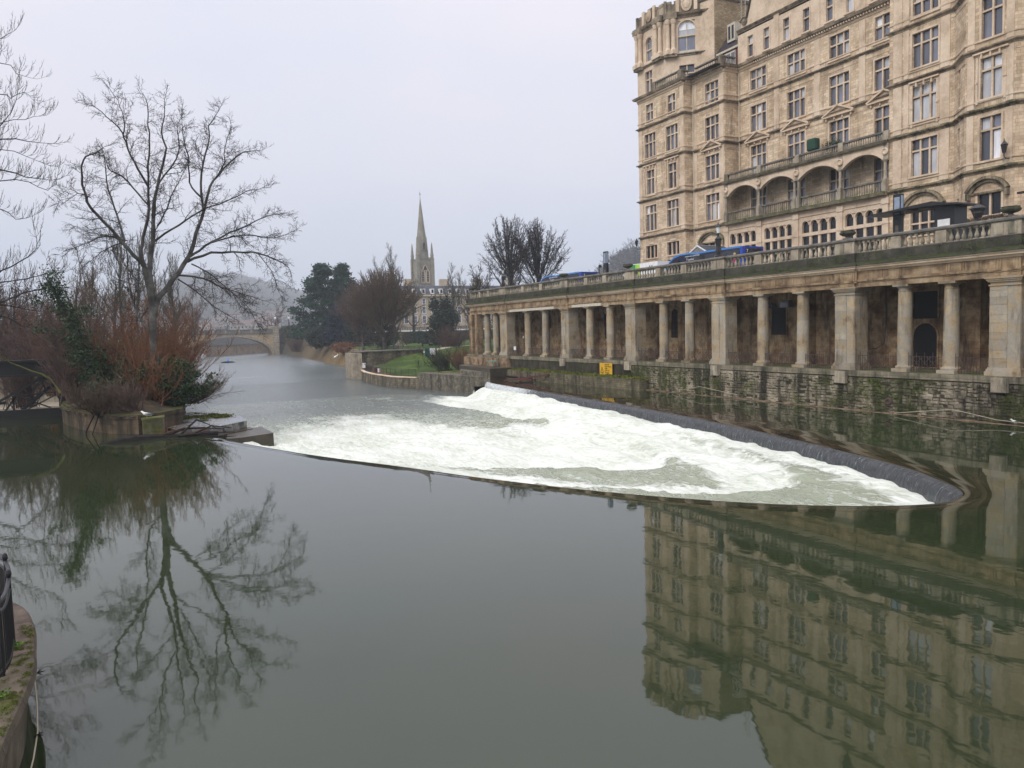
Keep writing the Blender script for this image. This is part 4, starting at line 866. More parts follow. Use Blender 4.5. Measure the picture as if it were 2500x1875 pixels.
q = MB(); q.box(41.0, 41.9, 87.2, 88.9, 1.98, 2.02); q.build('tabletop', M['teal'], tb)
for lx, ly in ((41.05,87.3), (41.85,87.3), (41.05,88.8), (41.85,88.8)): q = MB(); q.tube([(lx, ly, 1.25), (lx*.5+20.72, ly, 2.0)], .03, 5); q.build('leg', M['teal'], tb)
tm = thing('driftwood', 'tangle of wet red brown timbers caught at the far end of the weir', 'driftwood', (39.6, 77, 0))
for a_, b_ in (((38.6,79,.1),(41.2,73,.9)), ((39.2,80,.5),(41.4,77,.2)), ((38.9,76,.05),(40.9,79.5,.8)), ((39.6,74,.0),(40.9,76.5,.5)), ((38.4,77.5,.3),(40.4,75,.3))):
    q = MB(); q.bar(a_, b_, .16, .2); q.build('timber', plain('wet_red_timber', (.09,.035,.03), .4) if a_[0] < 39 else M['wet'], tm)
q = MB(); q.box(43.28, 43.3, 85.6, 85.0, 3.35, 3.8); tag(q.build('notice', M['signwhite']), 'small white notice on the railing beside the far pier of the colonnade', 'notice')

# ================================================================== stone balustrade along the street
bal = thing('stone_balustrade', 'lichened stone balustrade with swelling balusters along the street above the colonnade', 'balustrade', (43.6, 60, 10.3))
def railpath(): return [(52.0, 99.0), (43.42, 99.0)]+[q for ya, yb in PIER for q in ((43.42, ya+.05), (43.28, ya+.05), (43.28, yb-.05), (43.42, yb-.05))]+[(43.42, Y0)]
mb = MB(); mb.mould(railpath(), [(-.42, 11.08), (.0, 11.08), (.03, 11.12), (.09, 11.15), (.10, 11.25), (.04, 11.32), (-.5, 11.34)]); mb.build('coping', M['rail'], bal)
mb = MB(); mb.mould(railpath(), [(-.40, 10.303), (.02, 10.303), (.02, 10.36), (-.4, 10.36)]); mb.build('base_course', M['rail'], bal)
ped = [(99.0, 98.5)]
full = [(ya, yb) for ya, yb in PIER]
for i in range(len(PIER)-1):
    a_, b_ = PIER[i][1], PIER[i+1][0]; n = 3 if a_-b_ < 10.5 else 3
    for j in range(1, n): yc = a_+(b_-a_)*j/n; ped.append((yc+.34, yc-.34))
ped += [(96.0, 95.4), (93.3, 92.7), (19.5, 18.8)]
for ya, yb in full+ped:
    q = MB(); big = (ya, yb) in full
    if big:
        q.box(43.30, 43.82, ya-.03, yb+.03, 10.36, 11.08); q.box(43.27, 43.31, ya-.25, ya-.72, 10.42, 11.02); q.box(43.27, 43.31, yb+.25, yb+.72, 10.42, 11.02)
    else: q.box(43.38, 43.82, ya, yb, 10.36, 11.08)
    q.build('pedestal', M['pedestal'], bal)
q = MB(); q.box(-.13, .13, -.13, .13, 0, .06); q.lathe(0, 0, [(.07, .06), (.10, .10), (.125, .20), (.11, .30), (.06, .44), (.05, .54), (.075, .57), (.06, .60), (.085, .65)], 10); q.box(-.12, .12, -.12, .12, .65, .72)
bm_ = piece(q, 'baluster'); bm_.materials.append(M['baluster'])
for pp in bm_.polygons: pp.use_smooth = abs(pp.normal.z) < .8 and len(pp.vertices) == 4 and pp.area < .01
allp = sorted(full+ped, reverse=True); nb = 0
for i in range(len(allp)-1):
    a_, b_ = allp[i][1], allp[i+1][0]; L_ = a_-b_; n = max(1, round(L_/.40))
    for j in range(n):
        inst('baluster', bm_, Matrix.Translation((43.6, a_-L_*(j+.5)/n, 10.36)) @ Matrix.Rotation(rng.uniform(-.1, .1), 4, 'Z'), bal); nb += 1
# urns on the pedestals
URN = [(36.25, 'wide shallow mossy stone urn on the second pedestal from the right edge'), (24.9+.75, 'largest stone urn, on the balustrade near the right edge of the photo'), (61.4, 'stone urn on the balustrade left of the hotel corner'), (73.5, 'stone urn on the balustrade in front of the farther blue bus'), (98.2, 'stone urn on the far left end of the balustrade')]
def urn():
    t_ = thing('stone_urn', 'x', 'urn', (0, 0, 0), 'stone urns along the balustrade')
    q = MB(); q.box(-.30, .30, -.30, .30, 0, .05); q.lathe(0, 0, [(.26, .05), (.20, .09), (.13, .13), (.14, .17)], 16); q.build('foot', M['rail'], t_)
    q = MB(); q.lathe(0, 0, [(.14, .17), (.38, .24), (.52, .34), (.55, .42), (.47, .50), (.46, .53), (.50, .56), (.42, .57), (.38, .50)], 20); q.build('bowl', stone('urn_stone', [(.03,.03,.022), (.06,.058,.04), (.09,.085,.06)], moss=((.05,.065,.02), .6, .9, .2), sc=3), t_, smooth=True)
    return t_
u = urn(); 
for i, (y, lab) in enumerate(URN):
    o = u if i == 0 else dup(u, place(43.55, y, 11.34))
    o.matrix_basis = place(43.55, y, 11.34, rng.random(), .95); o['label'] = lab

# ================================================================== street lamps
def lamp(x, y, z, s=1.0):
    t_ = thing('street_lamp', 'x', 'street lamp', (0, 0, 0), 'cast iron lamps on the balustrade')
    q = MB(); q.lathe(0, 0, [(.34, 0), (.34, .12), (.24, .2), (.26, .5), (.2, .9), (.24, 1.2), (.28, 1.5), (.2, 1.62), (.1, 1.7), (.08, 1.85), (.14, 1.92), (.1, 1.98)], 8); q.build('pillar', M['iron'], t_)
    q = MB(); q.lathe(0, 0, [(.11, 1.98), (.20, 2.45)], 6); q.build('glass', M['lampglass'], t_)
    q = MB(); q.lathe(0, 0, [(.25, 2.45), (.25, 2.5), (.12, 2.62), (.05, 2.72), (.03, 2.85), (.01, 2.95)], 8); q.build('cap', M['iron'], t_)
    t_.matrix_basis = place(x, y, z, 0, s); return t_
l1 = lamp(43.6, 48.85, 11.34, .98); l1['label'] = 'black cast iron lamp standing on the balustrade in front of the nearer blue bus'
dup(l1, place(43.6, 88.7, 11.3, 0, .88), 'black cast iron lamp with white glass on the balustrade before the big bare trees')
ln = thing('street_lantern', 'black six sided lantern head rising behind the balustrade near the right edge', 'lantern', (45.5, 28.7, 11))
q = MB(); q.lathe(45.5, 28.7, [(.17, 11.75), (.2, 11.78), (.38, 12.28)], 6); q.build('lantern_body', M['iron'], ln)
q = MB(); q.lathe(45.5, 28.7, [(.45, 12.28), (.46, 12.32), (.24, 12.5), (.03, 12.56)], 6); q.build('lantern_cap', M['iron'], ln)
q = MB(); q.lathe(45.5, 28.7, [(.055, 10.1), (.05, 11.75)], 8); q.build('post', M['iron'], ln)
q = MB(); q.lathe(45.5, 28.7, [(.312, 12.06), (.33, 12.10)], 6); q.build('band', M['rail'], ln)

# ================================================================== street
mb = MB(); mb.add([(43.7,-40,10.1),(48.2,-40,10.1),(48.2,98.9,10.1),(43.7,98.9,10.1)], [(0,1,2,3)]); mb.box(48.0, 48.2, -40, 98.9, 9.9, 10.104); struct(mb.build('pavement', M['pave']))
mb = MB(); mb.add([(48.2,-40,9.97),(61.5,-40,9.97),(61.5,118,9.97),(48.2,98.9,9.97)], [(0,1,2,3)]); struct(mb.build('road', M['asphalt']))
mb = MB(); mb.prism([(61.5,-40), (120,-40), (120,120), (61.5,120)], 9.0, 10.12); struct(mb.build('hotel_pavement', M['pave']))
mb = MB(); mb.prism([(48.6,99.3), (61.7,99.3), (90,120.5), (90,160), (76,160)], 2, 9.9); struct(mb.build('street_embankment', M['rubble']))
# ================================================================== hotel
hot = thing('hotel_building', 'tall ornate pale stone hotel with corner tower, loggia balconies and mullioned windows above the street', 'building', (66, 60, 10))
XT, XQ, XM, X8, X9 = 65.0, 66.3, 68.5, 66.4, 64.6
S1, S2, S3, S4, S5 = 18.0, 22.95, 27.85, 32.75, 36.75
ZB = 10.1
class Fr:     # wall frame: origin, tangent to the right as seen from outside, outward normal
    def __init__(s, x, y, tx, ty): s.o = (x, y); l = math.hypot(tx, ty); s.t = (tx/l, ty/l); s.n = (ty/l, -tx/l)
    def p(s, a, z, o=0): return (s.o[0]+s.t[0]*a+s.n[0]*o, s.o[1]+s.t[1]*a+s.n[1]*o, z)
def fbox(mb, f, a0, a1, z0, z1, o0, o1):   # box in frame coordinates
    c = [f.p(a, z, o) for z in (z0, z1) for (a, o) in ((a0, o0), (a1, o0), (a1, o1), (a0, o1))]
    return mb.add(c, [(0,1,2,3),(7,6,5,4),(4,5,1,0),(5,6,2,1),(6,7,3,2),(7,4,0,3)])
def wall(f, a0, a1, z0, z1, ops, mat, name='wall', rev=.38, parent=None):
    mb = MB(); As = sorted({a0, a1} | {q for o in ops for q in o[:2]}); Zs = sorted({z0, z1} | {q for o in ops for q in o[2:4]})
    for i in range(len(As)-1):
        za = None
        for j in range(len(Zs)-1):
            ac, zc = (As[i]+As[i+1])/2, (Zs[j]+Zs[j+1])/2
            if any(o[0] < ac < o[1] and o[2] < zc < o[3] for o in ops): continue
            mb.add([f.p(As[i], Zs[j]), f.p(As[i+1], Zs[j]), f.p(As[i+1], Zs[j+1]), f.p(As[i], Zs[j+1])], [(0,1,2,3)])
    for o in ops:
        a, b_, c, d = o[:4]
        for (p, q, r_, s_) in (((a,c,0),(a,c,-rev),(a,d,-rev),(a,d,0)), ((b_,c,-rev),(b_,c,0),(b_,d,0),(b_,d,-rev)), ((a,c,-rev),(a,c,0),(b_,c,0),(b_,c,-rev)), ((a,d,0),(a,d,-rev),(b_,d,-rev),(b_,d,0))):
            mb.add([f.p(*p), f.p(*q), f.p(*r_), f.p(*s_)], [(0,1,2,3)])
    return mb.build(name, mat, parent or hot)
panes = []
def cube_piece(): q = MB(); q.box(-.5, .5, -.02, .02, 0, 1); return piece(q, 'pane')
PANE = {k: cube_piece() for k in ('pane', 'blind', 'dark')}
for k in PANE: PANE[k].materials.append(M[k])
def pane(f, a0, a1, z0, z1, rec, mat, par):
    ang = math.atan2(f.t[1], f.t[0]); p = f.p((a0+a1)/2, z0, -rec)
    panes.append((PANE[mat], Matrix.Translation(p) @ Matrix.Rotation(ang, 4, 'Z') @ Matrix.Diagonal((a1-a0, 1, z1-z0, 1)), par))
def window(f, ac, w, z0, z1, nl, trans=(.66,), mat='pane', arch=False, frame_mat=None, sill=True, surround=True, blinds=0.10, parent=None, mull=.15, hood=False):
    """stone mullioned window: nl lights wide, transoms at the given fractions"""
    q = MB(); a0, a1 = ac-w/2, ac+w/2; rec = .30; m2 = mull/2
    zt = [z0]+[z0+(z1-z0)*k for k in trans]+[z1]
    lw = (w-mull*(nl-1))/nl
    for i in range(1, nl): a = a0+i*(lw+mull); fbox(q, f, a-mull, a, z0, z1, -.36, -.10)
    for z in zt[1:-1]: fbox(q, f, a0, a1, z-m2, z+m2, -.355, -.09)
    if surround:
        s = .17; fbox(q, f, a0-s, a0, z0, z1+s, 0.002, .05); fbox(q, f, a1, a1+s, z0, z1+s, .002, .05); fbox(q, f, a0, a1, z1, z1+s, .002, .05)
    if sill: fbox(q, f, a0-.22, a1+.22, z0-.16, z0, .002, .13)
    wob = q.build('window', M['dressed'], parent or hot)
    q = MB(); d = .045
    for i in range(nl):
        la = a0+i*(lw+mull); lb = la+lw
        for j in range(len(zt)-1):
            za = zt[j]+(m2 if j else 0); zb = zt[j+1]-(m2 if j < len(zt)-2 else 0)
            if arch and j == len(zt)-2: zb -= lw/2-.02
            fbox(q, f, la, la+d, za, zb, -.34, -.27); fbox(q, f, lb-d, lb, za, zb, -.34, -.27); fbox(q, f, la+d, lb-d, za, za+d, -.34, -.27); fbox(q, f, la+d, lb-d, zb-d, zb, -.34, -.27)
            mm = mat
            if mm == 'pane' and rng.random() < blinds: mm = 'blind'
            pane(f, la+d, lb-d, za+d, zb-d, .31, mm, wob)
            if arch and j == len(zt)-2:
                n = 8; cx = (la+lb)/2; R_ = lw/2
                pts = [(cx+R_*math.cos(math.pi*k/n), zb+R_*math.sin(math.pi*k/n)) for k in range(n+1)]
                pq = MB(); pq.add([f.p(a, z, -.31) for a, z in pts], [tuple(range(n+1))]); po = pq.build('pane', M[mm], wob)
                sp_ = MB()    # arch spandrel stone and archivolt
                for side in (0, 1):
                    pl = [(cx+(R_ if side == 0 else -R_), zb+R_+.02)]+([pts[k] for k in range(0, n//2+1)] if side == 0 else [pts[k] for k in range(n, n//2-1, -1)])+[(cx, zb+R_+.02)]
                    vv = [f.p(a, z, -.12) for a, z in pl]
                    sp_.add(vv, [tuple(range(len(pl)))])
                for k in range(n):
                    a_, b_ = pts[k], pts[k+1]; A_, B_ = [(cx+(p[0]-cx)*1.17, zb+(p[1]-zb)*1.17) for p in (a_, b_)]
                    sp_.add([f.p(*a_, .03), f.p(*A_, .03), f.p(*B_, .03), f.p(*b_, .03), f.p(*a_, -.31), f.p(*b_, -.31)], [(0,1,2,3), (4,0,3,5)])
                sp_.build('arch_stone', M['dressed'], wob)
    q.build('frame', frame_mat or M['timber'], wob)
    return wob
fT = Fr(XT, 88.6, 0, -1); fQ = Fr(XQ, 78.9, 0, -1); fM = Fr(XM, 73.0, 0, -1); f8 = Fr(X8, 50.6, 0, -1); f9 = Fr(X9, 42.0, 0, -1)
fRT = Fr(XT, 78.9, 1, 0); fRQ = Fr(XQ, 73.0, 1, 0); f89 = Fr(X8, 44.1, X9-X8, 42.0-44.1)
TOP = 36.7
# ---- tower block
ops = []; wins = []
def W_(f, y, w, z0, z1, nl, **k):       # y is the world coordinate of the window centre
    ac = (y-f.o[1])*f.t[1]+(0 if abs(f.t[0]) < .1 else 0) if abs(f.t[1]) > .9 else y
    ops.append((ac-w/2, ac+w/2, z0, z1)); wins.append((f, ac, w, z0, z1, nl, k))
def flush(f, a1, z0, z1, mat, **kk):
    global ops, wins
    wall(f, 0, a1, z0, z1, ops, mat, **kk)
    for (f_, ac, w, a, b_, nl, k) in wins: window(f_, ac, w, a, b_, nl, **k)
    ops, wins = [], []
for y, sh in ((86.0, 0), (81.35, 0)):
    W_(fT, y, 2.5, 15.1, 16.8, 3, trans=(), mat='dark'); W_(fT, y, 2.5, 13.1, 14.5, 3, trans=(), mat='dark', surround=False, sill=False)
    W_(fT, y, 2.45, 18.8, 22.2, 3, trans=(.68,), blinds=.1)
    W_(fT, y, 1.65, 23.6, 26.9, 2, trans=(.68,), mat='pane')
    W_(fT, y, 2.4, 28.4, 31.75, 3, trans=(.66,), blinds=.1)
    W_(fT, y, 1.55, 33.2, 35.65, 2, trans=(.62,), blinds=.3)
flush(fT, 9.7, ZB, TOP, M['ashlar'])
flush(fRT, XQ-XT, ZB, TOP, M['ashlar'])
flush(Fr(82, 88.6, -1, 0), 17, ZB, TOP+4, M['ashlar'])
# ---- linking bay
W_(fQ, 75.2, 2.45, 18.8, 22.0, 3, trans=(.68,)); W_(fQ, 75.2, 2.45, 23.6, 26.75, 3, trans=(.62,)); W_(fQ, 75.2, 2.45, 28.35, 31.45, 3, trans=(.66,)); W_(fQ, 75.2, 2.4, 33.05, 35.55, 3, trans=(.62,), blinds=.1)
W_(fQ, 75.5, 3.2, 13.0, 16.1, 3, trans=(.55,), mat='dark')
flush(fQ, 5.9, ZB, TOP, M['ashlar']); flush(fRQ, XM-XQ, S1-.3, TOP, M['ashlar'])
# ---- main range
MY_ = (69.67, 63.93, 58.13, 52.6)
for i, y in enumerate(MY_):
    W_(fM, y, 2.5, 18.4, 22.0, 3, trans=(.66,), mat='pane', blinds=.12)
    W_(fM, y, 2.45, 23.3, 26.95, 3, trans=(.70,), blinds=.05)
    W_(fM, y, 2.5, 28.6, 31.65, 3, trans=(.66,), blinds=.12)
    W_(fM, y, 2.5, 33.3, 35.8, 3, trans=(.60,), blinds=.5)
flush(fM, 22.4, S1, S5, M['ashlar'])
for y in (70.9, 68.35, 65.35, 62.5, 59.4, 56.85, 53.9): W_(fM, y, .88, 37.5, 39.95, 1, trans=(.62,), blinds=.4)
flush(fM, 22.4, S5, 41.0, M['dressed'])
# ---- projecting block and canted corner
W_(f8, 46.95, 2.55, 13.6, 16.2, 3, trans=(.42,), mat='dark'); W_(f8, 46.95, 2.55, 19.05, 22.35, 3, trans=(.70,), blinds=.3)
W_(f8, 46.95, 2.6, 24.0, 27.3, 3, trans=(.68,), blinds=.85); W_(f8, 46.95, 2.55, 28.85, 31.95, 3, trans=(.68,), blinds=.1); W_(f8, 46.95, 2.5, 33.4, 35.6, 3, trans=(.6,), blinds=.2)
flush(f8, 6.5, ZB, 42, M['ashlar'])
L89 = math.hypot(X9-X8, 2.1)
for z0, z1 in ((12.9, 16.2), (19.0, 22.2), (23.9, 27.2)): ops.append((1.0, 1.5, z0, z1)); wins.append((f89, 1.25, .5, z0, z1, 1, dict(trans=(.6,), mat='dark', surround=False)))
flush(f89, L89, ZB, 42, M['ashlar'])
W_(f9, 39.8, 1.95, 14.3, 16.1, 2, trans=(), mat='dark'); W_(f9, 39.8, 1.75, 18.8, 22.35, 2, trans=(.70,), blinds=.55); W_(f9, 39.8, 1.75, 23.85, 27.15, 2, trans=(.70,), blinds=.9)
W_(f9, 39.8, 1.7, 28.65, 32.0, 2, trans=(.68,)); W_(f9, 39.8, 1.7, 33.3, 35.6, 2, trans=(.6,), blinds=.5)
flush(f9, 4.2, ZB, 42, M['ashlar'])
f9b = Fr(X9, 37.8, 1, -1); flush(f9b, 2.7, ZB, 42, M['ashlar']); f9c = Fr(X9+1.9, 35.9, 0, -1); flush(f9c, 8, ZB, 42, M['ashlar'])
fQ8 = Fr(XM, 50.6, -1, 0); flush(fQ8, XM-X8, ZB, 42, M['ashlar'])
# ---- string courses follow every break of the front
FRONT = [(82, 88.6), (XT, 88.6), (XT, 78.9), (XQ, 78.9), (XQ, 73.0), (XM, 73.0), (XM, 50.6), (X8, 50.6), (X8, 44.1), (X9, 42.0), (X9, 37.8), (X9+1.9, 35.9), (X9+1.9, 28)]
LOW = [p for p in FRONT if p not in ((XM, 73.0), (XM, 50.6))]
def strc(path, z, prof, mat, name='string_course'):
    mb = MB(); mb.mould(path, [(o, z+h) for o, h in prof]); return mb.build(name, mat, hot)
PR = [(0.003, -.22), (.06, -.20), (.08, -.08), (.24, -.03), (.30, .02), (.30, .10), (.06, .2), (0.003, .21)]
PR2 = [(0.003, -.10), (.09, -.06), (.11, .04), (.003, .09)]
strc([(XT, 88.6), (XT, 78.9), (XQ, 78.9), (XQ, 73.3)], S1, PR, M['string']); strc([(X8, 50.6), (X8, 44.1), (X9, 42.0), (X9, 37.8), (X9+1.9, 35.9), (X9+1.9, 28)], S1, PR, M['mossband'])
strc([(82,88.6),(XT, 88.6), (XT, 78.9), (XQ, 78.9), (XQ, 73.0)], S2, PR, M['string']); strc([(X8, 50.6), (X8, 44.1), (X9, 42.0), (X9, 37.8), (X9+1.9, 35.9), (X9+1.9, 28)], S2, PR, M['mossband'])
strc(FRONT, S3, PR, M['string']); strc(FRONT, S4, PR, M['string'])
for z in (S3, S4): strc(FRONT, z+.72, PR2, M['dressed'])
for z in (S1, S2): strc([(XT, 88.6), (XT, 78.9), (XQ, 78.9), (XQ, 73.3)], z+.72, PR2, M['dressed']); strc([(X8, 50.6), (X8, 44.1), (X9, 42.0), (X9, 37.8), (X9+1.9, 35.9), (X9+1.9, 28)], z+.72, PR2, M['dressed'])
for z in (27.15, 32.1): strc(FRONT, z, [(.003, -.03), (.05, 0), (.003, .03)], M['dressed'])
# dentil cornice
FR5 = FRONT[:7]
strc(FR5, S5, [(.003, -.55), (.08, -.5), (.10, -.28), (.12, -.27)], M['dressed'], 'cornice'); strc(FR5, S5, [(.10, -.27+.001), (.12, -.06), (.50, -.03), (.56, .10), (.62, .22), (.2, .30), (.003, .31)], M['string'], 'cornice')
q = MB()
for a, b_ in zip(FR5[:-1], FR5[1:]):
    f = Fr(a[0], a[1], b_[0]-a[0], b_[1]-a[1]); Lg = math.hypot(b_[0]-a[0], b_[1]-a[1]); n = int(Lg/.34)
    for i in range(n): fbox(q, f, (i+.2)*Lg/n, (i+.72)*Lg/n, S5-.27, S5-.08, .12, .36)
q.build('dentils', M['dressed'], hot, kind='stuff')
# pediments, brackets, keystone blocks on the third floor
def pediment(f, ac, w, z, h=.95, o=.34):
    q = MB(); n = 1
    for s_ in (-1, 1):
        A = f.p(ac+s_*w/2, z, .05); q.bar(f.p(ac+s_*(w/2+.15), z+.06, o*.55), f.p(ac, z+h+.02, o*.55), .36, .17)
    fbox(q, f, ac-w/2-.1, ac+w/2+.1, z-.12, z+.02, .003, o)
    q.add([f.p(ac-w/2, z+.02, .09), f.p(ac+w/2, z+.02, .09), f.p(ac, z+h-.05, .09)], [(0,1,2)])
    for k in range(4): fbox(q, f, ac-w*.42+k*w*.28-.07, ac-w*.42+k*w*.28+.07, z-.42, z-.12, .003, .2)
    return q.build('pediment', M['dressed'], hot)
for y in MY_: pediment(fM, 73.0-y, 3.7, S3-.32)
pediment(fQ, 78.9-75.2, 3.5, S3-.32)
for y in (86.0, 81.35, 46.95, 39.8):
    f, oy = ((fT, 88.6) if y > 80 else (f8, 50.6) if y > 42 else (f9, 42.0)); q = MB()
    for s_ in (-1, 1):
        a = oy-y+s_*1.25 if y != 39.8 else oy-y+s_*1.15
        fbox(q, f, a-.09, a+.09, 23.5, S3-.55, .05, .10); fbox(q, f, a-.13, a+.13, 25.2, 25.35, .003, .16)
    for k in (-1, 0, 1): fbox(q, f, oy-y+k*.75-.07, oy-y+k*.75+.07, S3-.75, S3-.35, .003, .22)
    fbox(q, f, oy-y-1.45, oy-y+1.45, S3-.35, S3-.22, .003, .26); q.build('architrave', M['dressed'], hot)
# flat pilasters
q = MB()
for y in (66.8, 61.0, 55.3): fbox(q, fM, 73-y-.38, 73-y+.38, S3+.25, S5-.6, .003, .07); fbox(q, fM, 73-y-.38, 73-y+.38, S5+.35, 40.9, .003, .07)
for f, a, w in ((f8, .9, .9), (f8, 5.6, .9), (f8, 2.0-.2, .5), (fT, .45, .7), (fT, 9.25, .7), (f9, .5, .6), (f9, 3.7, .6), (fQ, .6, .6), (fQ, 5.4, .7)):
    for z0, z1 in ((S1+.25, S2-.25), (S2+.25, S3-.25), (S3+.25, S4-.25), (S4+.25, S5-.6)): fbox(q, f, a-w/2, a+w/2, z0, z1, .003, .06)
q.build('pilasters', M['dressed'], hot, kind='stuff')
# arched hoods of the ground floor
def hood(f, ac, w, z, rise=1.25, mat=None):
    q = MB(); n = 14; c = w/2; Rr = (c*c+rise*rise)/(2*rise); zc = z+rise-Rr; th = math.asin(c/Rr)
    for r0_, r1_, o in ((Rr-.0, Rr+.22, .42), (Rr-.25, Rr, .2)):
        for k in range(n):
            t0 = -th+2*th*k/n; t1 = -th+2*th*(k+1)/n
            c4 = [(ac+rr*math.sin(tt), zc+rr*math.cos(tt)) for rr, tt in ((r0_, t0), (r0_, t1), (r1_, t1), (r1_, t0))]
            q.add([f.p(a, zz, o) for a, zz in c4]+[f.p(a, zz, .003) for a, zz in c4], [(3,2,1,0)[::-1], (0,1,5,4)[::-1], (3,2,6,7)])
    for s_ in (-1, 1): fbox(q, f, ac+s_*w/2-.14, ac+s_*w/2+.14, z-.55, z, .003, .36)
    fbox(q, f, ac-w/2, ac+w/2, z-.16, z, .003, .16)
    return q.build('arched_hood', mat or M['mossband'], hot)
hood(f8, 50.6-46.95, 4.0, 16.2); hood(f9, 42.0-39.9, 3.2, 16.25, 1.0); hood(fQ, 78.9-75.4, 4.3, 16.15, 1.15)
for y in (86.0, 81.3): q = MB(); fbox(q, fT, 88.6-y-.6, 88.6-y+.6, 16.95, 17.2, .003, .12); q.build('keystone', M['dressed'], hot)
# rainwater pipes
for y, x, f in ((78.6, XQ-.12, 0), (72.7, XM-.14, 0)): q = MB(); q.tube([(x, y, ZB if x < 67 else S2), (x, y, S5-.6)], .065, 8); q.build('downpipe', M['pale'], hot)
for y in (67.05, 50.9): q = MB(); q.tube([(XM-.1, y, S1), (XM-.1, y, S2)], .05, 6); q.build('downpipe', M['pale'], hot)
# ---- loggia and balconies
XL_ = 66.3; fL = Fr(XL_, 73.0, 0, -1)
ops = []; BAY = [(72.45, 67.7), (66.85, 62.3), (61.35, 56.4), (55.75, 50.75)]
for ya, yb in BAY:
    n = 4; a0 = 73-ya+.25; a1 = 73-yb-.25; w = a1-a0
    ops.append((a0, a1, 15.4, 16.65)); wins.append((fL, (a0+a1)/2, w, 15.4, 16.65, 4, dict(trans=(), mat='dark', arch=True, sill=False, surround=False, mull=.3)))
    ops.append((a0, a1, 11.6, 15.05)); wins.append((fL, (a0+a1)/2, w, 11.6, 15.05, 4, dict(trans=(.62,), mat='dark', sill=False, surround=False, mull=.3)))
flush(fL, 22.4, ZB, S1-.2, M['dressed'], name='arcade_wall')
q = MB()
for yy in (72.75, 67.3, 61.85, 56.05, 50.8):
    fbox(q, fL, 73-yy-.34, 73-yy+.34, ZB, 15.1, .003, .14); fbox(q, fL, 73-yy-.4, 73-yy+.4, 15.1, 15.25, .003, .2); fbox(q, fL, 73-yy-.3, 73-yy+.3, 15.25, 17.0, .003, .12); fbox(q, fL, 73-yy-.4, 73-yy+.4, 17.0, 17.55, .003, .2)
q.build('arcade_pilasters', M['dressed'], hot, kind='stuff')
strc([(XL_, 73.0), (XL_, 50.6)], 17.15, [(.003, -.06), (.1, 0), (.003, .06)], M['dressed'])
q = MB(); q.box(XL_-.45, XM, 50.6, 73.0, 17.8, 18.12); q.build('balcony_slab', M['mossband'], hot)
mossy2 = stone('mossy_balcony_edge', [(.10,.09,.06), (.18,.15,.10), (.25,.2,.14)], moss=((.05,.075,.012), .42, .66, .2), grime=((.03,.03,.02), .5, .7), sc=1.2)
q = MB(); q.mould([(XL_-.45, 73.0), (XL_-.45, 50.6)], [(.003, 17.75), (.1, 17.8), (.14, 18.1), (.003, 18.18)]); q.build('balcony_edge', mossy2, hot)
q = MB(); q.box(XL_-.35, XM, 50.6, 73.0, 22.72, 22.98); q.build('balcony_slab', M['string'], hot)
q = MB(); q.mould([(XL_-.35, 73.0), (XL_-.35, 50.6)], [(.003, 22.65), (.1, 22.75), (.18, 22.95), (.003, 23.0)]); q.build('balcony_edge', mossy2, hot)
# arches between loggia columns
fA = Fr(XL_-.15, 73.0, 0, -1); LC = [72.6, 67.26, 61.66, 55.95, 50.75]
for i in range(4):
    a0, a1 = 73-LC[i]+.25, 73-LC[i+1]-.25; n = 14; w = a1-a0; rise = .95; q = MB(); Rr = (w*w/4+rise*rise)/(2*rise); zc = 21.15+rise-Rr
    arcp = [(a0+w*k/n, zc+math.sqrt(max(0, Rr*Rr-(a0+w*k/n-(a0+a1)/2)**2))) for k in range(n+1)]
    for k in range(n):
        (a, z0_), (b_, z1_) = arcp[k], arcp[k+1]
        q.add([fA.p(a, z0_, 0), fA.p(b_, z1_, 0), fA.p(b_, 22.7, 0), fA.p(a, 22.7, 0), fA.p(a, z0_, -.4), fA.p(b_, z1_, -.4)], [(0,1,2,3), (4,5,1,0)])
        q.add([fA.p(a, z0_, .08), fA.p(b_, z1_, .08), fA.p(b_, z1_+.2, .08), fA.p(a, z0_+.2, .08), fA.p(a, z0_, 0), fA.p(b_, z1_, 0), fA.p(a, z0_+.2, 0), fA.p(b_, z1_+.2, 0)], [(0,1,2,3), (4,5,1,0), (3,2,7,6)])
    q.build('loggia_arch', M['dressed'], hot)
for i, y in enumerate(LC):
    q = MB()
    for yy in ((y+.27, y-.27) if i == 2 else (y,)):
        q.box(XL_-.42, XL_+.02, yy-.22, yy+.22, 18.12, 19.35); q.lathe(XL_-.2, yy, [(.2, 19.35), (.19, 19.45), (.155, 19.5), (.14, 20.95), (.19, 21.0), (.2, 21.1)], 12); q.box(XL_-.42, XL_+.02, yy-.24, yy+.24, 21.1, 21.2)
    q.box(XL_-.16, XL_+.02, y-.25, y+.25, 21.2, 22.7); lc_ = q.build('loggia_column', M['pedestal'], hot)
    q = MB(); q.lathe(0, 0, [(.34, 0), (.34, .1), (.24, .16), (.2, .06)], 14); o = q.build('roundel', M['dressed'], lc_); o.matrix_basis = Matrix.Translation((XL_-.2, y, 21.95)) @ Matrix.Rotation(-math.pi/2, 4, 'Y')
def balustrade(f, a0, a1, z, h, sp=.3, ends=True, mat='baluster', name='balcony_balustrade', prof=None):
    q = MB(); fbox(q, f, a0, a1, z+h-.16, z+h, -.3, .06); fbox(q, f, a0, a1, z, z+.12, -.28, .04); b_ = q.build(name, M['rail'], hot)
    q = MB(); n = int((a1-a0)/sp); k = h-.28
    for i in range(n):
        c = f.p(a0+(a1-a0)*(i+.5)/n, 0, -.12); q.lathe(c[0], c[1], [(.05, z+.12), (.09, z+.12+k*.25), (.06, z+.12+k*.5), (.045, z+.12+k*.7), (.075, z+.12+k)], 6)
    q.build('balusters', M[mat], b_, kind='stuff'); return b_
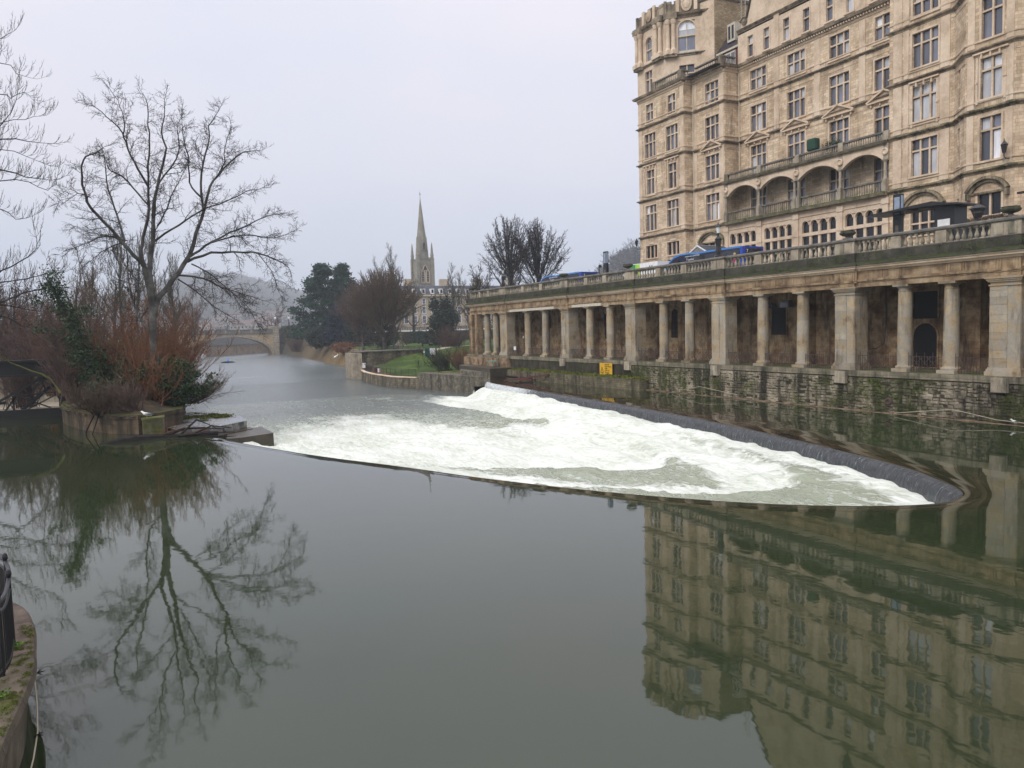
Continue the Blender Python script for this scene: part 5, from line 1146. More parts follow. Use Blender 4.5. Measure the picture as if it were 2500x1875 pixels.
fb1 = Fr(XL_-.15, 73, 0, -1)
for i in range(4): balustrade(fb1, 73-LC[i]+.3, 73-LC[i+1]-.3, 18.12, 1.2, .28)
for i in range(4):
    balustrade(fb1, 73-LC[i]+.3, 73-LC[i+1]-.3, 22.98, .9, .26)
    q = MB(); fbox(q, fb1, 73-LC[i+1]-.3, 73-LC[i+1]+.3, 22.98, 23.9, -.3, .05); q.build('balcony_pedestal', M['pedestal'], hot)
q = MB(); fbox(q, fb1, .1, .7, 22.98, 23.9, -.3, .05); q.build('balcony_pedestal', mossy2, hot)
# roof-edge balustrade over tower block and link
fR1 = Fr(XT-.35, 84.3, 0, -1); fR2 = Fr(XQ-.35, 78.0, 0, -1); fR3 = Fr(XT-.2, 79.0, 1, 0); fR4 = Fr(XQ-.2, 73.0, 1, 0)
for f, L_ in ((fR1, 4.6), (fR3, 1.2), (fR2, 4.2), (fR4, 2.0)): balustrade(f, 0, L_, 37.05, 1.0, .36, name='roof_balustrade')
for x, y in ((XT-.05, 79.35), (XQ-.05, 73.35), (XT-.05, 84.6)): q = MB(); q.box(x-.32, x+.32, y-.32, y+.32, 37.05, 38.1); q.build('roof_pedestal', M['string'], hot)
q = MB(); q.box(XT, 82, 73, 88.6, 36.9, 37.02); q.box(XM, 82, 50.6, 73, 40.6, 40.8); q.box(X8, 82, 28, 50.6, 41.8, 42); q.build('roof_deck', M['slate'], hot); q = MB(); q.add([(69.2,66.5,41),(69.2,50.6,41),(71.2,50.6,49),(71.2,66.5,49),(80,50.6,49),(80,66.5,49)], [(0,1,2,3),(3,2,4,5)]); q.build('mansard_roof', M['slate'], hot)
# ---- octagonal tower stage
OC = [(76.0, 88.6), (65.0, 88.6), (65.0, 82.7), (69.0, 78.7), (76.0, 78.7)]
fo0 = Fr(65, 88.6, 0, -1); fo1 = Fr(65, 82.7, 1, -1); Lc = 4*math.sqrt(2)
ops.append((1.8, 3.3, 37.2, 40.0)); wins.append((fo0, 2.55, 1.5, 37.2, 40.0, 2, dict(trans=(.62,), sill=True)))
ops.append((1.95, 3.25, 41.3, 44.35)); wins.append((fo0, 2.6, 1.3, 41.3, 44.35, 1, dict(trans=(.48,), arch=True, surround=False, frame_mat=M['pale'], sill=False)))
flush(fo0, 5.9, TOP, 46.0, M['dressed'])
ops.append((1.9, 3.8, 37.1, 39.4)); wins.append((fo1, 2.85, 1.9, 37.1, 39.4, 2, dict(trans=(.56,), blinds=.4)))
ops.append((1.75, 3.95, 41.2, 45.0)); wins.append((fo1, 2.85, 2.2, 41.2, 45.0, 1, dict(trans=(.50,), arch=True, surround=False, frame_mat=M['pale'], blinds=.8, sill=False)))
flush(fo1, Lc, TOP, 46.0, M['dressed'])
q = MB(); fbox(q, fo1, 2.80, 2.90, 41.2, 44.6, -.30, -.22); fbox(q, fo0, 2.57, 2.63, 41.3, 44.2, -.30, -.22); q.build('window_bar', M['pale'], hot)
q = MB(); fbox(q, fo1, 1.75, 3.95, 40.6, 41.2, -.2, .12); q.build('window_apron', M['pale'], hot)
flush(Fr(76, 88.6, -1, 0), 11, TOP, 46, M['ashlar'])
strc(OC, 40.75, PR, M['string']); strc(OC, 45.6, [(.003, -.3), (.1, -.25), (.12, 0), (.45, .1), (.55, .3), (.1, .45), (.003, .46)], M['string'], 'cornice')
def colm(f, a, z0, z1, r_=.28, o=.3):
    c = f.p(a, 0, o); q = MB(); q.lathe(c[0], c[1], [(r_*1.4, z0), (r_*1.2, z0+.2), (r_, z0+.3), (r_*.9, z1-.6), (r_*1.15, z1-.5), (r_*1.5, z1-.1), (r_*1.5, z1)], 12); q.box(c[0]-r_*1.6, c[0]+r_*1.6, c[1]-r_*1.6, c[1]+r_*1.6, z0-.5, z0)
    q.build('tower_column', M['dressed'], hot, smooth=False)
for f, a in ((fo0, .35), (fo0, 1.1), (fo0, 4.5), (fo0, 5.4), (fo1, .5), (fo1, 1.2)): colm(f, a, 41.3, 45.2)
for f, a, w in ((fo0, .7, 1.6), (fo0, 5.0, 1.8), (fo1, .85, 1.7)): q = MB(); fbox(q, f, a-w/2, a+w/2, 45.25, 46.0, .0, .7); q.build('entablature_block', M['string'], hot); q = MB(); fbox(q, f, a-w/2, a+w/2, 40.5, 40.85, 0, .6); q.build('column_plinth', M['string'], hot)
q = MB()   # crenellated parapet with cartouches
for f, L_ in ((fo0, 5.9), (fo1, Lc)):
    fbox(q, f, 0, L_, 46.05, 47.25, -.4, 0)
    for k in range(5): a = L_*(k+.5)/5; fbox(q, f, a-.42, a+.42, 47.25, 47.6+.35*(k == 2), -.4, .06)
    for a in (.0, L_*.33, L_*.67): fbox(q, f, a, a+.35, 46.05, 47.7, -.45, .16)
q.build('parapet', M['string'], hot)
for f, a, s_ in ((fo0, 2.9, .8), (fo1, 2.9, 1.0)):
    q = MB(); q.lathe(0, 0, [(.75*s_, 0), (.8*s_, .12), (.6*s_, .2), (.55*s_, .12), (.45*s_, .25), (.1, .34)], 16); o = q.build('cartouche', M['dressed'], hot)
    c = f.p(a, 47.0, .1); o.matrix_basis = Matrix.Translation(c) @ Matrix.Rotation(math.atan2(f.n[1], f.n[0]), 4, 'Z') @ Matrix.Rotation(math.pi/2, 4, 'Y') @ Matrix.Diagonal((1.15, .85, 1, 1))
    q = MB()
    for s2 in (-1, 1): q = MB(); fbox(q, f, a+s2*1.15-.22, a+s2*1.15+.22, 46.1, 47.9, 0, .3); q.build('crest_bracket', M['dressed'], hot)
q = MB(); q.prism([(75.8,88.4),(65.3,88.4),(65.3,82.9),(69.2,79.0),(75.8,79.0)], 46.0, 46.1); q.build('tower_roof', M['slate'], hot)
# chimney stack
q = MB(); q.prism([(68.0,81.1), (68.0,80.2), (68.9,77.6), (76.5,77.6), (76.5,81.1)], 36.7, 47.3); st_ = q.build('chimney_stack', M['dressed'], hot)
q = MB(); q.mould([(76.5,81.1), (68.0,81.1), (68.0,80.2), (68.9,77.6), (76.5,77.6)], [(0, 46.9), (.2, 47.0), (.3, 47.25), (.25, 47.4), (-3, 47.5)]); q.build('chimney_cap', M['string'], st_)
q = MB(); q.box(68.9+.01, 76.49, 77.57, 77.62, 37, 46.9); q.build('brick_face', stone('old_brick_face', [(.24,.17,.11), (.33,.25,.16), (.40,.31,.2)], brick=(.45,.2,.015,.2), sc=.6), st_)
# mansard with dormer behind the balustrade
q = MB(); q.box(69.3, 74, 73.2, 77.55, 37.0, 39.7); q.build('attic_wall', M['redwall'], hot)
q = MB(); q.box(69.1, 74, 73.2, 77.5, 39.7, 39.95); q.build('eaves', M['pale'], hot)
q = MB(); q.add([(69.1,77.5,39.95),(69.1,73.2,39.95),(71.2,73.2,42.6),(71.2,77.5,42.6),(76,73.2,42.6),(76,77.5,42.6)], [(0,1,2,3),(3,2,4,5)]); rf = q.build('roof', M['slate'], hot)
q = MB(); q.box(69.6, 72, 74.7, 76.0, 40.9, 43.1); d_ = q.build('dormer', M['pale'], hot); q = MB()
for yy in (75.65, 75.05): q.box(69.57, 69.6, yy-.18, yy+.18, 41.2, 42.8)
q.build('dormer_window', M['dark'], d_)
q = MB(); q.box(69.2, 69.32, 74.2, 76.6, 37.2, 39.5); w_ = q.build('attic_window', M['pale'], hot); q = MB()
for yy in (76.2, 75.4, 74.6): q.box(69.17, 69.2, yy-.3, yy+.3, 37.9, 39.3)
q.build('glazing', M['pane'], w_)
# scrolled gable above the attic storey
G_ = [(72.3,41.0), (72.4,41.9), (71.9,42.3), (71.4,42.1), (71.1,42.9), (70.6,44.4), (69.9,45.8), (69.0,47.0), (68.2,48.6), (67.0,50.5), (65.0,52), (60.5,52), (59.5,49), (58.6,46.5), (58.3,44.2), (58.0,42.8), (57.6,42.1), (57.2,41.0)]
q = MB(); n = len(G_); q.add([(XM-.05, y, z) for y, z in G_]+[(XM+.6, y, z) for y, z in G_], [tuple(range(n)), tuple(range(2*n-1, n-1, -1))]+[(i, n+i, n+(i+1) % n, (i+1) % n) for i in range(n)]); q.build('gable', M['dressed'], hot)
q = MB(); q.mould([(XM, 73.0), (XM, 50.6)], [(.003, 40.85), (.1, 40.9), (.3, 41.1), (.1, 41.25), (.003, 41.26)]); q.build('attic_cornice', M['string'], hot)
q = MB()
for i in range(1, 8): q.bar((XM-.12, G_[i][0], G_[i][1]), (XM-.12, G_[i+1][0], G_[i+1][1]), .3, .18)
q.lathe(0, 0, [(.01, 0)]*2, 3); q.build('gable_coping', stone('black_weathered_stone', [(.03,.03,.028), (.07,.06,.05), (.16,.13,.10)], sc=1), hot)
q = MB(); q.lathe(0, 0, [(.45, 0), (.45, .15), (.28, .2), (.12, .3)], 14); o = q.build('volute', M['string'], hot); o.matrix_basis = Matrix.Translation((XM-.05, 71.75, 41.85)) @ Matrix.Rotation(-math.pi/2, 4, 'Y')
G2 = [(56.8,41.0), (56.6,42.3), (55.5,43.6), (54.9,46), (54.9,50), (50.6,50), (50.6,41)]
q = MB(); n = len(G2); q.add([(XM-.05, y, z) for y, z in G2]+[(XM+.6, y, z) for y, z in G2], [tuple(range(n))]+[(i, n+i, n+(i+1) % n, (i+1) % n) for i in range(n)]); q.build('gable', M['dressed'], hot)
# roof access ladder and rails
q = MB()
for yy in (75.6, 76.3): q.tube([(72.2, yy, 42.6), (72.2, yy, 50)], .035, 5)
for i in range(18): q.tube([(72.2, 75.6, 42.9+i*.4), (72.2, 76.3, 42.9+i*.4)], .02, 4)
for i in range(6): q.tube([(72.2, 75.6, 44+i), (71.7, 75.7, 44+i), (71.6, 76.1, 44+i), (72.2, 76.3, 44+i)], .02, 4)
q.build('ladder', M['pale'], hot)
q = MB()
for z in (43.2, 43.75): q.tube([(71.2, 77.4, z), (71.2, 72.6, z)], .03, 4)
for yy in np.linspace(77.4, 72.6, 7): q.tube([(71.2, yy, 42.6), (71.2, yy, 43.75)], .03, 4)
q.build('roof_rail', M['pale'], hot)
# window panes: the nearest 300 stay separate parts, the rest are joined
panes.sort(key=lambda s: (s[1].translation-Vector((0, 0, 6))).length)
for me, Mx, par in panes[:300]: inst('pane', me, Mx, par)
q = MB()
for me, Mx, par in panes[300:]: q.add([tuple(Mx @ v.co) for v in me.vertices], [tuple(p.vertices) for p in me.polygons])
if q.v: q.build('far_panes', M['pane'], hot, kind='stuff')
# entrance canopy with pierced white gable
cn = thing('entrance_canopy', 'white pierced ironwork gable of the hotel entrance canopy above the nearer bus', 'canopy', (62, 73, 14))
q = MB()
for a_, b_ in (((62,75.3,14.2),(62,73.1,15.3)), ((62,73.1,15.3),(62,71.0,14.2)), ((62,75.3,14.2),(62,71.0,14.2)), ((62,73.1,15.3),(66,73.1,15.3)), ((62,71.0,14.2),(66,71,14.2))): q.bar(a_, b_, .14, .14)
q.build('gable_frame', M['white'], cn)
q = MB()
for i in range(26):
    y = 71.5+i*.14; hgt = 15.15-abs(y-73.1)*.5; z = 14.3
    while z < hgt-.1: q.tube([(62.02, y-.07, z), (62.02, y+.03, z+.08), (62.02, y+.07, z)], .016, 4); z += .14
q.build('pierced_panel', M['white'], cn, kind='stuff')
q = MB(); q.add([(62,75.3,14.3),(66,75.3,14.3),(66,73.1,15.38),(62,73.1,15.38),(62,71,14.3),(66,71,14.3)], [(0,1,2,3),(3,2,5,4)]); q.build('canopy_roof', M['bslate'], cn)
for x, y in ((62, 75.2), (62, 71.1)): q = MB(); q.tube([(x, y, 10.1), (x, y, 14.2)], .07, 8); q.build('canopy_post', M['white'], cn)
# wall lanterns
def wl(x, y, z, lab):
    t_ = thing('wall_lantern', lab, 'lantern', (x, y, z), 'wall lanterns on the hotel')
    q = MB(); q.tube([(x, y, z), (x-.5, y, z-.1), (x-.75, y, z+.1), (x-.75, y, z+.35)], .04, 6); q.build('bracket', M['iron'], t_)
    q = MB(); q.lathe(x-.75, y, [(.1, z+.35), (.14, z+.4), (.24, z+.95), (.28, z+1.0), (.12, z+1.2), (.03, z+1.35), (.01, z+1.5)], 6); q.build('lantern_body', M['iron'], t_)
wl(XT-.02, 88.4, 16.6, 'small iron wall lantern on the far left corner of the hotel'); wl(X9-.02, 38.2, 18.6, 'large iron wall lantern on the near canted corner of the hotel')
# awning and plant on the upper balcony
aw = thing('folded_umbrella', 'dark green folded parasol on the upper hotel balcony', 'umbrella', (66.6, 61.0, 23))
q = MB(); q.box(66.35, 67.2, 60.6, 59.4, 24.0, 25.3); o = q.build('cover', plain('green_canvas', (.012,.05,.03), .8), aw); mbv = o.modifiers.new('b', 'BEVEL'); mbv.width = .2; mbv.segments = 2
q = MB(); q.tube([(66.7, 60, 23), (66.7, 60, 24.1)], .04, 6); q.build('pole', M['white'], aw)
for k, (y, lab) in enumerate(((58.0, 'larger dark green potted shrub on the upper hotel balcony'), (57.0, 'smaller potted shrub next to its neighbour on the upper hotel balcony'))):
    t_ = thing('potted_shrub', lab, 'plant', (66.8, y, 23)); q = MB(); q.lathe(66.8, y, [(.18, 23), (.24, 23.4)], 10); q.build('pot', M['brown'], t_)
    g = np.random.default_rng(k+70); leaves('foliage', M['laurel'], g.normal(size=(420, 3))*[.26, .30, .30]*(1-.15*k)+[66.8, y, 24.05], .07, t_, seed=k)
# ================================================================== trees
def rv(s=1): return Vector((rng.gauss(0, s), rng.gauss(0, s), rng.gauss(0, s)))
def shoot(p, d, L_, n, wob=.25, trop=0.0, droop=0.0):
    pts = [Vector(p)]; d = Vector(d).normalized()
    for i in range(n):
        d = (d+rv(wob)+Vector((0, 0, trop-droop*i/n))).normalized(); pts.append(pts[-1]+d*(L_/n))
    return pts
def addseg(S_, pts, r0_, r1_):
    n = len(pts)-1
    for i in range(n): S_.append((*pts[i], *pts[i+1], r0_+(r1_-r0_)*i/n, r0_+(r1_-r0_)*(i+1)/n))
def sprout(S_, pts, r0_, r1_, lv, sp=(.7, .4, .22), ln=(2.6, 1.2, .5), t0=.25, ang=55, trop=.12, wob=.22, rmin=.006, taper=True, droop=0):
    """side shoots along a limb, then along the shoots"""
    acc = 0; tot = sum((pts[i+1]-pts[i]).length for i in range(len(pts)-1)) or 1; s = 0; nxt = tot*t0
    L0 = ln[0]
    for i in range(len(pts)-1):
        a, b_ = pts[i], pts[i+1]; l = (b_-a).length; d = (b_-a)/max(l, 1e-6)
        while nxt <= s+l:
            u_ = (nxt-s)/max(l, 1e-6); p = a+(b_-a)*u_; f = nxt/tot
            ax = d.cross(rv()).normalized(); dd = (Matrix.Rotation(R(ang*rng.uniform(.6, 1.25)), 3, ax) @ d)
            L_ = L0*rng.uniform(.45, 1.15)*(1.15-.85*f if taper else 1)
            r_ = max(rmin, min((r0_+(r1_-r0_)*f)*.55, .022*L_)); n = 4 if lv > 1 else 3
            q = shoot(p, dd, L_, n, wob, trop, droop); re = max(rmin*.7, r_*.25); addseg(S_, q, r_, re)
            if lv > 1: sprout(S_, q, r_, re, lv-1, sp[1:], ln[1:], .15, ang, trop, wob, rmin, taper, droop)
            nxt += sp[0]*rng.uniform(.6, 1.4)
        s += l
    q = shoot(pts[-1], pts[-1]-pts[-2], L0*.45, 3, wob, trop, droop); addseg(S_, q, r1_, rmin*.6)
    if lv > 1: sprout(S_, q, r1_, rmin*.6, lv-1, sp[1:], ln[1:], .1, ang, trop, wob, rmin, taper, droop)
def seg_mesh(name, S_, lo=0, hi=9, n=None):
    A = np.array(S_, np.float32); rr = A[:, 6]; A = A[(rr >= lo) & (rr < hi)]
    Vs, Fs, base = [], [], 0
    for k, (a_, b_) in ((3, (0, .035)), (5, (.035, .12)), (9, (.12, 99))):
        B = A[(A[:, 6] >= a_) & (A[:, 6] < b_)]
        if not len(B): continue
        P0, P1 = B[:, :3], B[:, 3:6]; d = P1-P0; d /= np.linalg.norm(d, axis=1)[:, None]+1e-9
        up_ = np.where(np.abs(d[:, 2:3]) > .9, np.array([[1., 0, 0]]), np.array([[0, 0, 1.]])); a = np.cross(up_, d); a /= np.linalg.norm(a, axis=1)[:, None]+1e-9; b2 = np.cross(d, a)
        th = 2*math.pi*np.arange(k)/k; c, s = np.cos(th), np.sin(th)
        off = a[:, None]*c[None, :, None]+b2[:, None]*s[None, :, None]
        ext = (B[:, 6]*.35)[:, None]*d
        V = np.concatenate([(P0-ext)[:, None]+off*B[:, 6][:, None, None], (P1+ext*.5)[:, None]+off*B[:, 7][:, None, None]], 1).reshape(-1, 3)
        i = np.arange(k); j = (i+1) % k; f = np.stack([i, j, k+j, k+i], -1)
        F = (np.arange(len(B))[:, None, None]*2*k+f[None]).reshape(-1, 4)+base
        Vs.append(V); Fs.append(F); base += len(V)
    return mesh_arr(name, np.vstack(Vs), np.vstack(Fs))
def tree_parts(t_, S_, bark, twig, cut=.05):
    if any(s[6] >= cut for s in S_): link('trunk', seg_mesh('trunk', S_, cut, 99), bark, t_, smooth=True)
    if any(s[6] < cut for s in S_): link('branches', seg_mesh('branches', S_, 0, cut), twig, t_)
# --- the big bare tree on the island
bt = thing('bare_tree', 'big spreading leafless tree on the island, tallest tree at the left of the weir', 'tree', (1.7, 60, 1.3)); S_ = []
def smooth_pts(P):
    P = [Vector(p) for p in P]; o = []
    for i in range(len(P)-1):
        p0 = P[max(0, i-1)]; p1 = P[i]; p2 = P[i+1]; p3 = P[min(len(P)-1, i+2)]
        for u_ in (0, .5): o.append(.5*((2*p1)+(p2-p0)*u_+(2*p0-5*p1+4*p2-p3)*u_*u_+(3*p1-p0-3*p2+p3)*u_**3)+(rv(.03) if i else Vector((0,0,0))))
    o.append(P[-1]); return o
for i, (P, a_, b_) in enumerate(BIG):
    P = smooth_pts(P); a_ *= .72; addseg(S_, P, a_, b_)
    if i: sprout(S_, P, a_, b_, 3, (.34, .21, .135), (1.95, .95, .42), .3 if len(P) > 12 else .15, 52, .03 if P[-1].z > 13 else -.02, .24, .010, True, .10 if P[-1].z < 13 else 0)
tree_parts(bt, S_, M['barkg'], M['twig'], .06)
# --- branches of a tree outside the left edge
et = thing('overhanging_tree', 'leafless tree reaching in from beyond the left edge, its twigs curving upwards', 'tree', (-21, 66, 1.2)); S_ = []
addseg(S_, [Vector(p) for p in ((-21,66,1.2),(-20.8,66,8),(-20.5,66.2,16),(-20.2,66,24),(-20,66,30))], .55, .2)
for P, a_, b_ in EDGE:
    P0 = Vector((-20.5, 66.1, max(5, P[0][2]-4))); P = smooth_pts([P0]+P); addseg(S_, P, a_*.9, b_)
    sprout(S_, P, a_, b_, 3, (.46, .42, .34), (2.5, 1.3, .5), .35, 38, .30, .10, .012)
tree_parts(et, S_, M['barkg'], M['twig'], .05)
# --- generic winter tree filling a rounded crown
def winter_tree(x, y, z, H, Rr, seed, label, dome=0, bark='barkg', twig='twig', lv=3, rm=.02, dens=1.0, base=.22, nl=7, ang=42, trop=.08, group=None, spread=1.0, name='bare_tree', tr=.022):
    rng.seed(seed); t_ = thing(name, label, 'tree' if 'shrub' not in name else 'shrub', (x, y, z), group); S_ = []
    tk = shoot((x, y, z-.3), (0, 0, 1), H*.62, 7, .05, .15); addseg(S_, tk, H*tr, H*tr*.3)
    for i in range(nl):
        f = base+(.9-base)*((i+.3)/nl)**1.2; k = min(len(tk)-2, int(f/.62*7*.62*1.0)); k = min(k, 6); p = tk[max(1, k)]
        a = i*2.4+rng.random()*.8; el_ = R(18+52*f+rng.uniform(-8, 8)); d = Vector((math.cos(a)*math.cos(el_), math.sin(a)*math.cos(el_), math.sin(el_)))
        c = Vector((x, y, z+H*.56)); L_ = .2
        while L_ < H:      # grow until the limb meets the crown's envelope
            q = p+d*L_-c
            if (q.x/Rr)**2+(q.y/Rr)**2+(q.z/(H*.44))**2 > 1 and L_ > H*.12: break
            L_ += H*.04
        P = shoot(p, d, L_*.86, 6, .13, trop*.6); r_ = H*tr*.42*(1-.4*f); addseg(S_, P, r_, r_*.2)
        s_ = H/16
        sprout(S_, P, r_, r_*.2, lv, (.85*s_/dens, .5*s_/dens, .34*s_/dens), (3.1*s_*spread, 1.5*s_, .7*s_), .12, ang, trop, .2, rm)
    sprout(S_, tk[3:], H*tr*.4, H*tr*.2, lv, (.9*s_/dens, .5*s_/dens, .34*s_/dens), (3.1*s_*spread, 1.5*s_, .7*s_), .2, ang, trop, .2, rm)
    c = Vector((x, y, z+H*.56))
    for i in range(dome):
        a = rng.random()*6.283; e_ = R(rng.uniform(-12, 88)); d = Vector((math.cos(a)*math.cos(e_)*Rr, math.sin(a)*math.cos(e_)*Rr, math.sin(e_)*H*.42+(H*.05))); p0 = Vector((x, y, z+H*rng.uniform(.18, .34)))
        q = c+d*rng.uniform(.82, 1.0)-p0; P = shoot(p0+q*.25, q, q.length*.75, 6, .07, .02); addseg(S_, P, .05, rm)
        sprout(S_, P[2:], .05, rm, 2, (.42, .30), (1.3, .65), .1, 42, .06, .2, rm)
    tree_parts(t_, S_, M[bark], M[twig], max(.05, H*.006)); return t_
def bushy(x, y, z, H, Rr, seed, label, twig='twigr', n=60, name='red_shrub', rm=.012, lv=2, ln=(1.3, .6), sp=(.35, .2), cat='shrub', group=None, lean=(0, 0), up_=.8):
    rng.seed(seed); t_ = thing(name, label, cat, (x, y, z), group); S_ = []
    H *= 1.25 if name == 'red_shrub' and H > 5 else 1
    for i in range(n):
        a = rng.random()*6.28; rr = rng.random()**.5; d = Vector((math.cos(a)*rr*Rr+lean[0], math.sin(a)*rr*Rr+lean[1], H*up_*(1-.35*rr*rr)))
        P = shoot((x+rng.gauss(0, Rr*.16), y+rng.gauss(0, Rr*.16), z-.1), d, d.length*rng.uniform(.6, 1.12), 6, .10, .03)
        addseg(S_, P, .028+rm, rm); sprout(S_, P, .03, rm, lv, sp, ln, .2, 36, .1, .18, rm)
    link('stems', seg_mesh('stems', S_), M[twig], t_); return t_
bushy(-.9, 61.5, 1.5, 6.2, 2.6, 31, 'red brown leafless shrub on the island below the big tree', 'twigr', 60)
bushy(3.0, 64.5, 1.6, 6.0, 2.9, 32, 'orange brown shrub at the right side of the island leaning over the river', 'twigr', 60, lean=(1.6, -.3))
bushy(-3.3, 62.5, 1.7, 6.6, 2.2, 33, 'purple brown tangled shrub at the left end of the island', 'twigp', 55)
bushy(1.6, 70, 1.8, 8.6, 3.2, 34, 'tall orange red willow shrub behind the big tree', 'twigr', 60)
bushy(-2.2, 74, 1.8, 10.5, 3.0, 35, 'tall brown and rusty thicket at the back of the island', 'twigb', 60)
bushy(-4.4, 70, 1.8, 9.2, 2.6, 36, 'grey purple thicket behind the ivy clad tree', 'twigp', 50)
bushy(3.2, 78, 1.8, 8.4, 3.0, 37, 'rusty thicket at the far right end of the island', 'twigb', 50, lean=(.8, 0))
bushy(.3, 55.3, 1.3, 2.6, 1.5, 38, 'low bare bramble hanging over the front island wall', 'twigp', 26, lean=(-.8, -.3))
bushy(4.0, 60.5, 1.3, 3.0, 2.2, 39, 'bare bramble reaching right over the concrete apron', 'twigb', 28, lean=(2.0, -.6), up_=.5)
bushy(1.5, 58.3, 1.4, 5.0, 2.3, 65, 'orange brown shrub hiding the foot of the big tree', 'twigr', 46)
bushy(-1.6, 56.6, 1.3, 2.4, 1.9, 66, 'low brown bramble along the top of the island wall', 'twigb', 40, lean=(-.5, -.8))
# ivy clad leaning tree
rng.seed(44); iv = thing('ivy_clad_tree', 'leaning tree stem wrapped in dark green ivy at the left end of the island', 'tree', (-1.9, 63, 1.9)); S_ = []
P = smooth_pts([(-1.5,60.2,1.3),(-2.1,60.2,3.8),(-2.85,60.2,6.1),(-3.5,60.2,8.2),(-4.3,60.2,10.0)]); addseg(S_, P, .26, .08); sprout(S_, P, .2, .06, 3, (.5, .4, .3), (2.0, 1.0, .5), .2, 55, .1, .25, .01)
tree_parts(iv, S_, M['barkg'], M['twigb'], .05)
g = np.random.default_rng(3); C_ = []
for i, p in enumerate(P): k = 1-i/len(P); C_.append(g.normal(size=(int(480*k+220), 3))*[.24+.30*k, .3, .45]+[p.x+.1, p.y-.1, p.z])
for i in range(22): p = P[g.integers(0, len(P))]; C_.append(g.normal(size=(90, 3))*[.25, .25, .22]+[p.x+g.normal()*.8, p.y+g.normal()*.5, p.z+g.normal()*.4])
leaves('ivy', M['leaf'], np.vstack(C_), .085, iv, seed=5)
def evergreen(x, y, z, H, Rr, seed, label, mat='laurel', n=60, per=120, size=.12, name='evergreen_bush', cat='bush', stems=True, low=0):
    t_ = thing(name, label, cat, (x, y, z)); g = np.random.default_rng(seed); C_ = []
    for i in range(n):
        a = g.random()*6.28; u_ = g.random()**.45; h = g.random(); rr = Rr*u_*math.sqrt(max(.08, 1-(2*h-1)**2*.75)); c = [x+math.cos(a)*rr, y+math.sin(a)*rr, z+H*(low+(1-low)*h)]
        C_.append(g.normal(size=(per, 3))*[Rr*.13, Rr*.13, H*.075]+c)
    leaves('foliage', M[mat], np.vstack(C_), size, t_, seed=seed)
    if stems:
        q = MB()
        for i in range(6): a = g.random()*6.28; q.tube([(x, y, z-.3), (x+math.cos(a)*Rr*.4, y+math.sin(a)*Rr*.4, z+H*.45), (x+math.cos(a)*Rr*.7, y+math.sin(a)*Rr*.7, z+H*.8)], [.08, .05, .02], 5)
        q.build('stems', M['twigb'], t_)
    return t_
evergreen(2.7, 59.8, 1.3, 3.0, 2.2, 51, 'dark glossy laurel bush at the right end of the island', n=60, per=110, size=.10)
evergreen(.3, 58.5, 1.3, 2.6, 2.1, 52, 'dark low evergreen bush in the middle of the island front', n=45, per=100, size=.09)
evergreen(4.6, 60.2, 2.0, 1.6, 1.5, 53, 'light green leafy laurel spray hanging over the river', mat='leaf', n=26, per=60, size=.10)
evergreen(-.9, 60.5, 1.4, 3.6, 1.6, 54, 'ivy mound between the leaning tree and the laurel', mat='leaf', n=34, per=90, size=.08)
# mossy arching limb
S_ = []; rng.seed(61); ml = thing('mossy_limb', 'mossy yellow green limb arching over the black sluice beam', 'branch', (-4.8, 66, 2.5))
P = smooth_pts([(-4.3,64,2.2),(-4.9,65.5,3.2),(-6.2,66.5,3.9),(-7.6,67.5,4.5),(-8.6,68,5.6)]); addseg(S_, P, .10, .035); link('limb', seg_mesh('limb', S_), leafmat('mossy_bark', (.035,.035,.012), (.10,.11,.02), .9, 3), ml)
S2_ = []; sprout(S2_, P, .08, .03, 2, (.4, .3), (1.3, .6), .2, 55, .1, .3, .01); link('twigs', seg_mesh('twigs', S2_), M['twig'], ml)
# fallen trunk caught on the weir
fl = thing('fallen_trunk', 'black wet fallen trunk and branches caught at the left end of the weir crest', 'log', (1.5, 50, 0))
q = MB(); q.tube([(-1.6+i*.31, 50.2+.8*min(1, i/11)+rng.uniform(-.05, .05), -.10+.12*math.sin(min(1, i/9)*2.2)+rng.uniform(-.03, .03)) for i in range(22)], [(.08+.22*math.sin(math.pi*min(1, (i+1)/14))*rng.uniform(.8, 1.15)+(.06 if i > 12 else 0)) for i in range(22)], 8); q.build('trunk', M['wet'], fl)
for P, r_ in (([(1.8,51,.1),(3,51.8,.35),(4.2,52,.3),(5.4,52.2,.1)], .11), ([(2.8,51.2,.1),(3.8,52.4,.8),(4.4,52.6,.5),(5.0,52.3,.15)], .07), ([(2.6,50.8,.05),(4,50.2,.05),(5.3,49.3,-.05),(5.7,48.8,.0)], .06), ([(3.6,51.1,.1),(4.6,51.5,.45),(5.8,51.6,.2)], .06), ([(3.0,50.6,.1),(4.4,49.9,.2),(5.8,50.1,.1)], .05)):
    q = MB(); q.tube(P, [r_, r_*.8, r_*.5, r_*.3][:len(P)], 6); q.build('branch', M['wet'], fl)
rng.seed(62); S_ = []
for i in range(26): addseg(S_, shoot((rng.uniform(1.8, 4.2), rng.uniform(51.2, 52.8), .1), (rng.uniform(-1, 1), rng.uniform(-.4, .4), rng.uniform(0, .5)), rng.uniform(.5, 1.4), 4, .3), .018, .006)
link('twigs', seg_mesh('twigs', S_), M['twigr'], fl)
S_ = [];  bs = thing('leaning_stems', 'two thin black stems dipping from the island into the still water', 'branch', (-2.6, 57, 0))
for P in ([(-1.4,57.5,2.6),(-2.0,56.6,1.2),(-2.5,56.0,.2),(-2.55,55.8,-.2)], [(-1.2,57.5,2.8),(-1.7,56.4,1.3),(-2.2,55.9,-.1)]): addseg(S_, [Vector(p) for p in P], .06, .035)
link('stems', seg_mesh('stems', S_), M['wet'], bs)
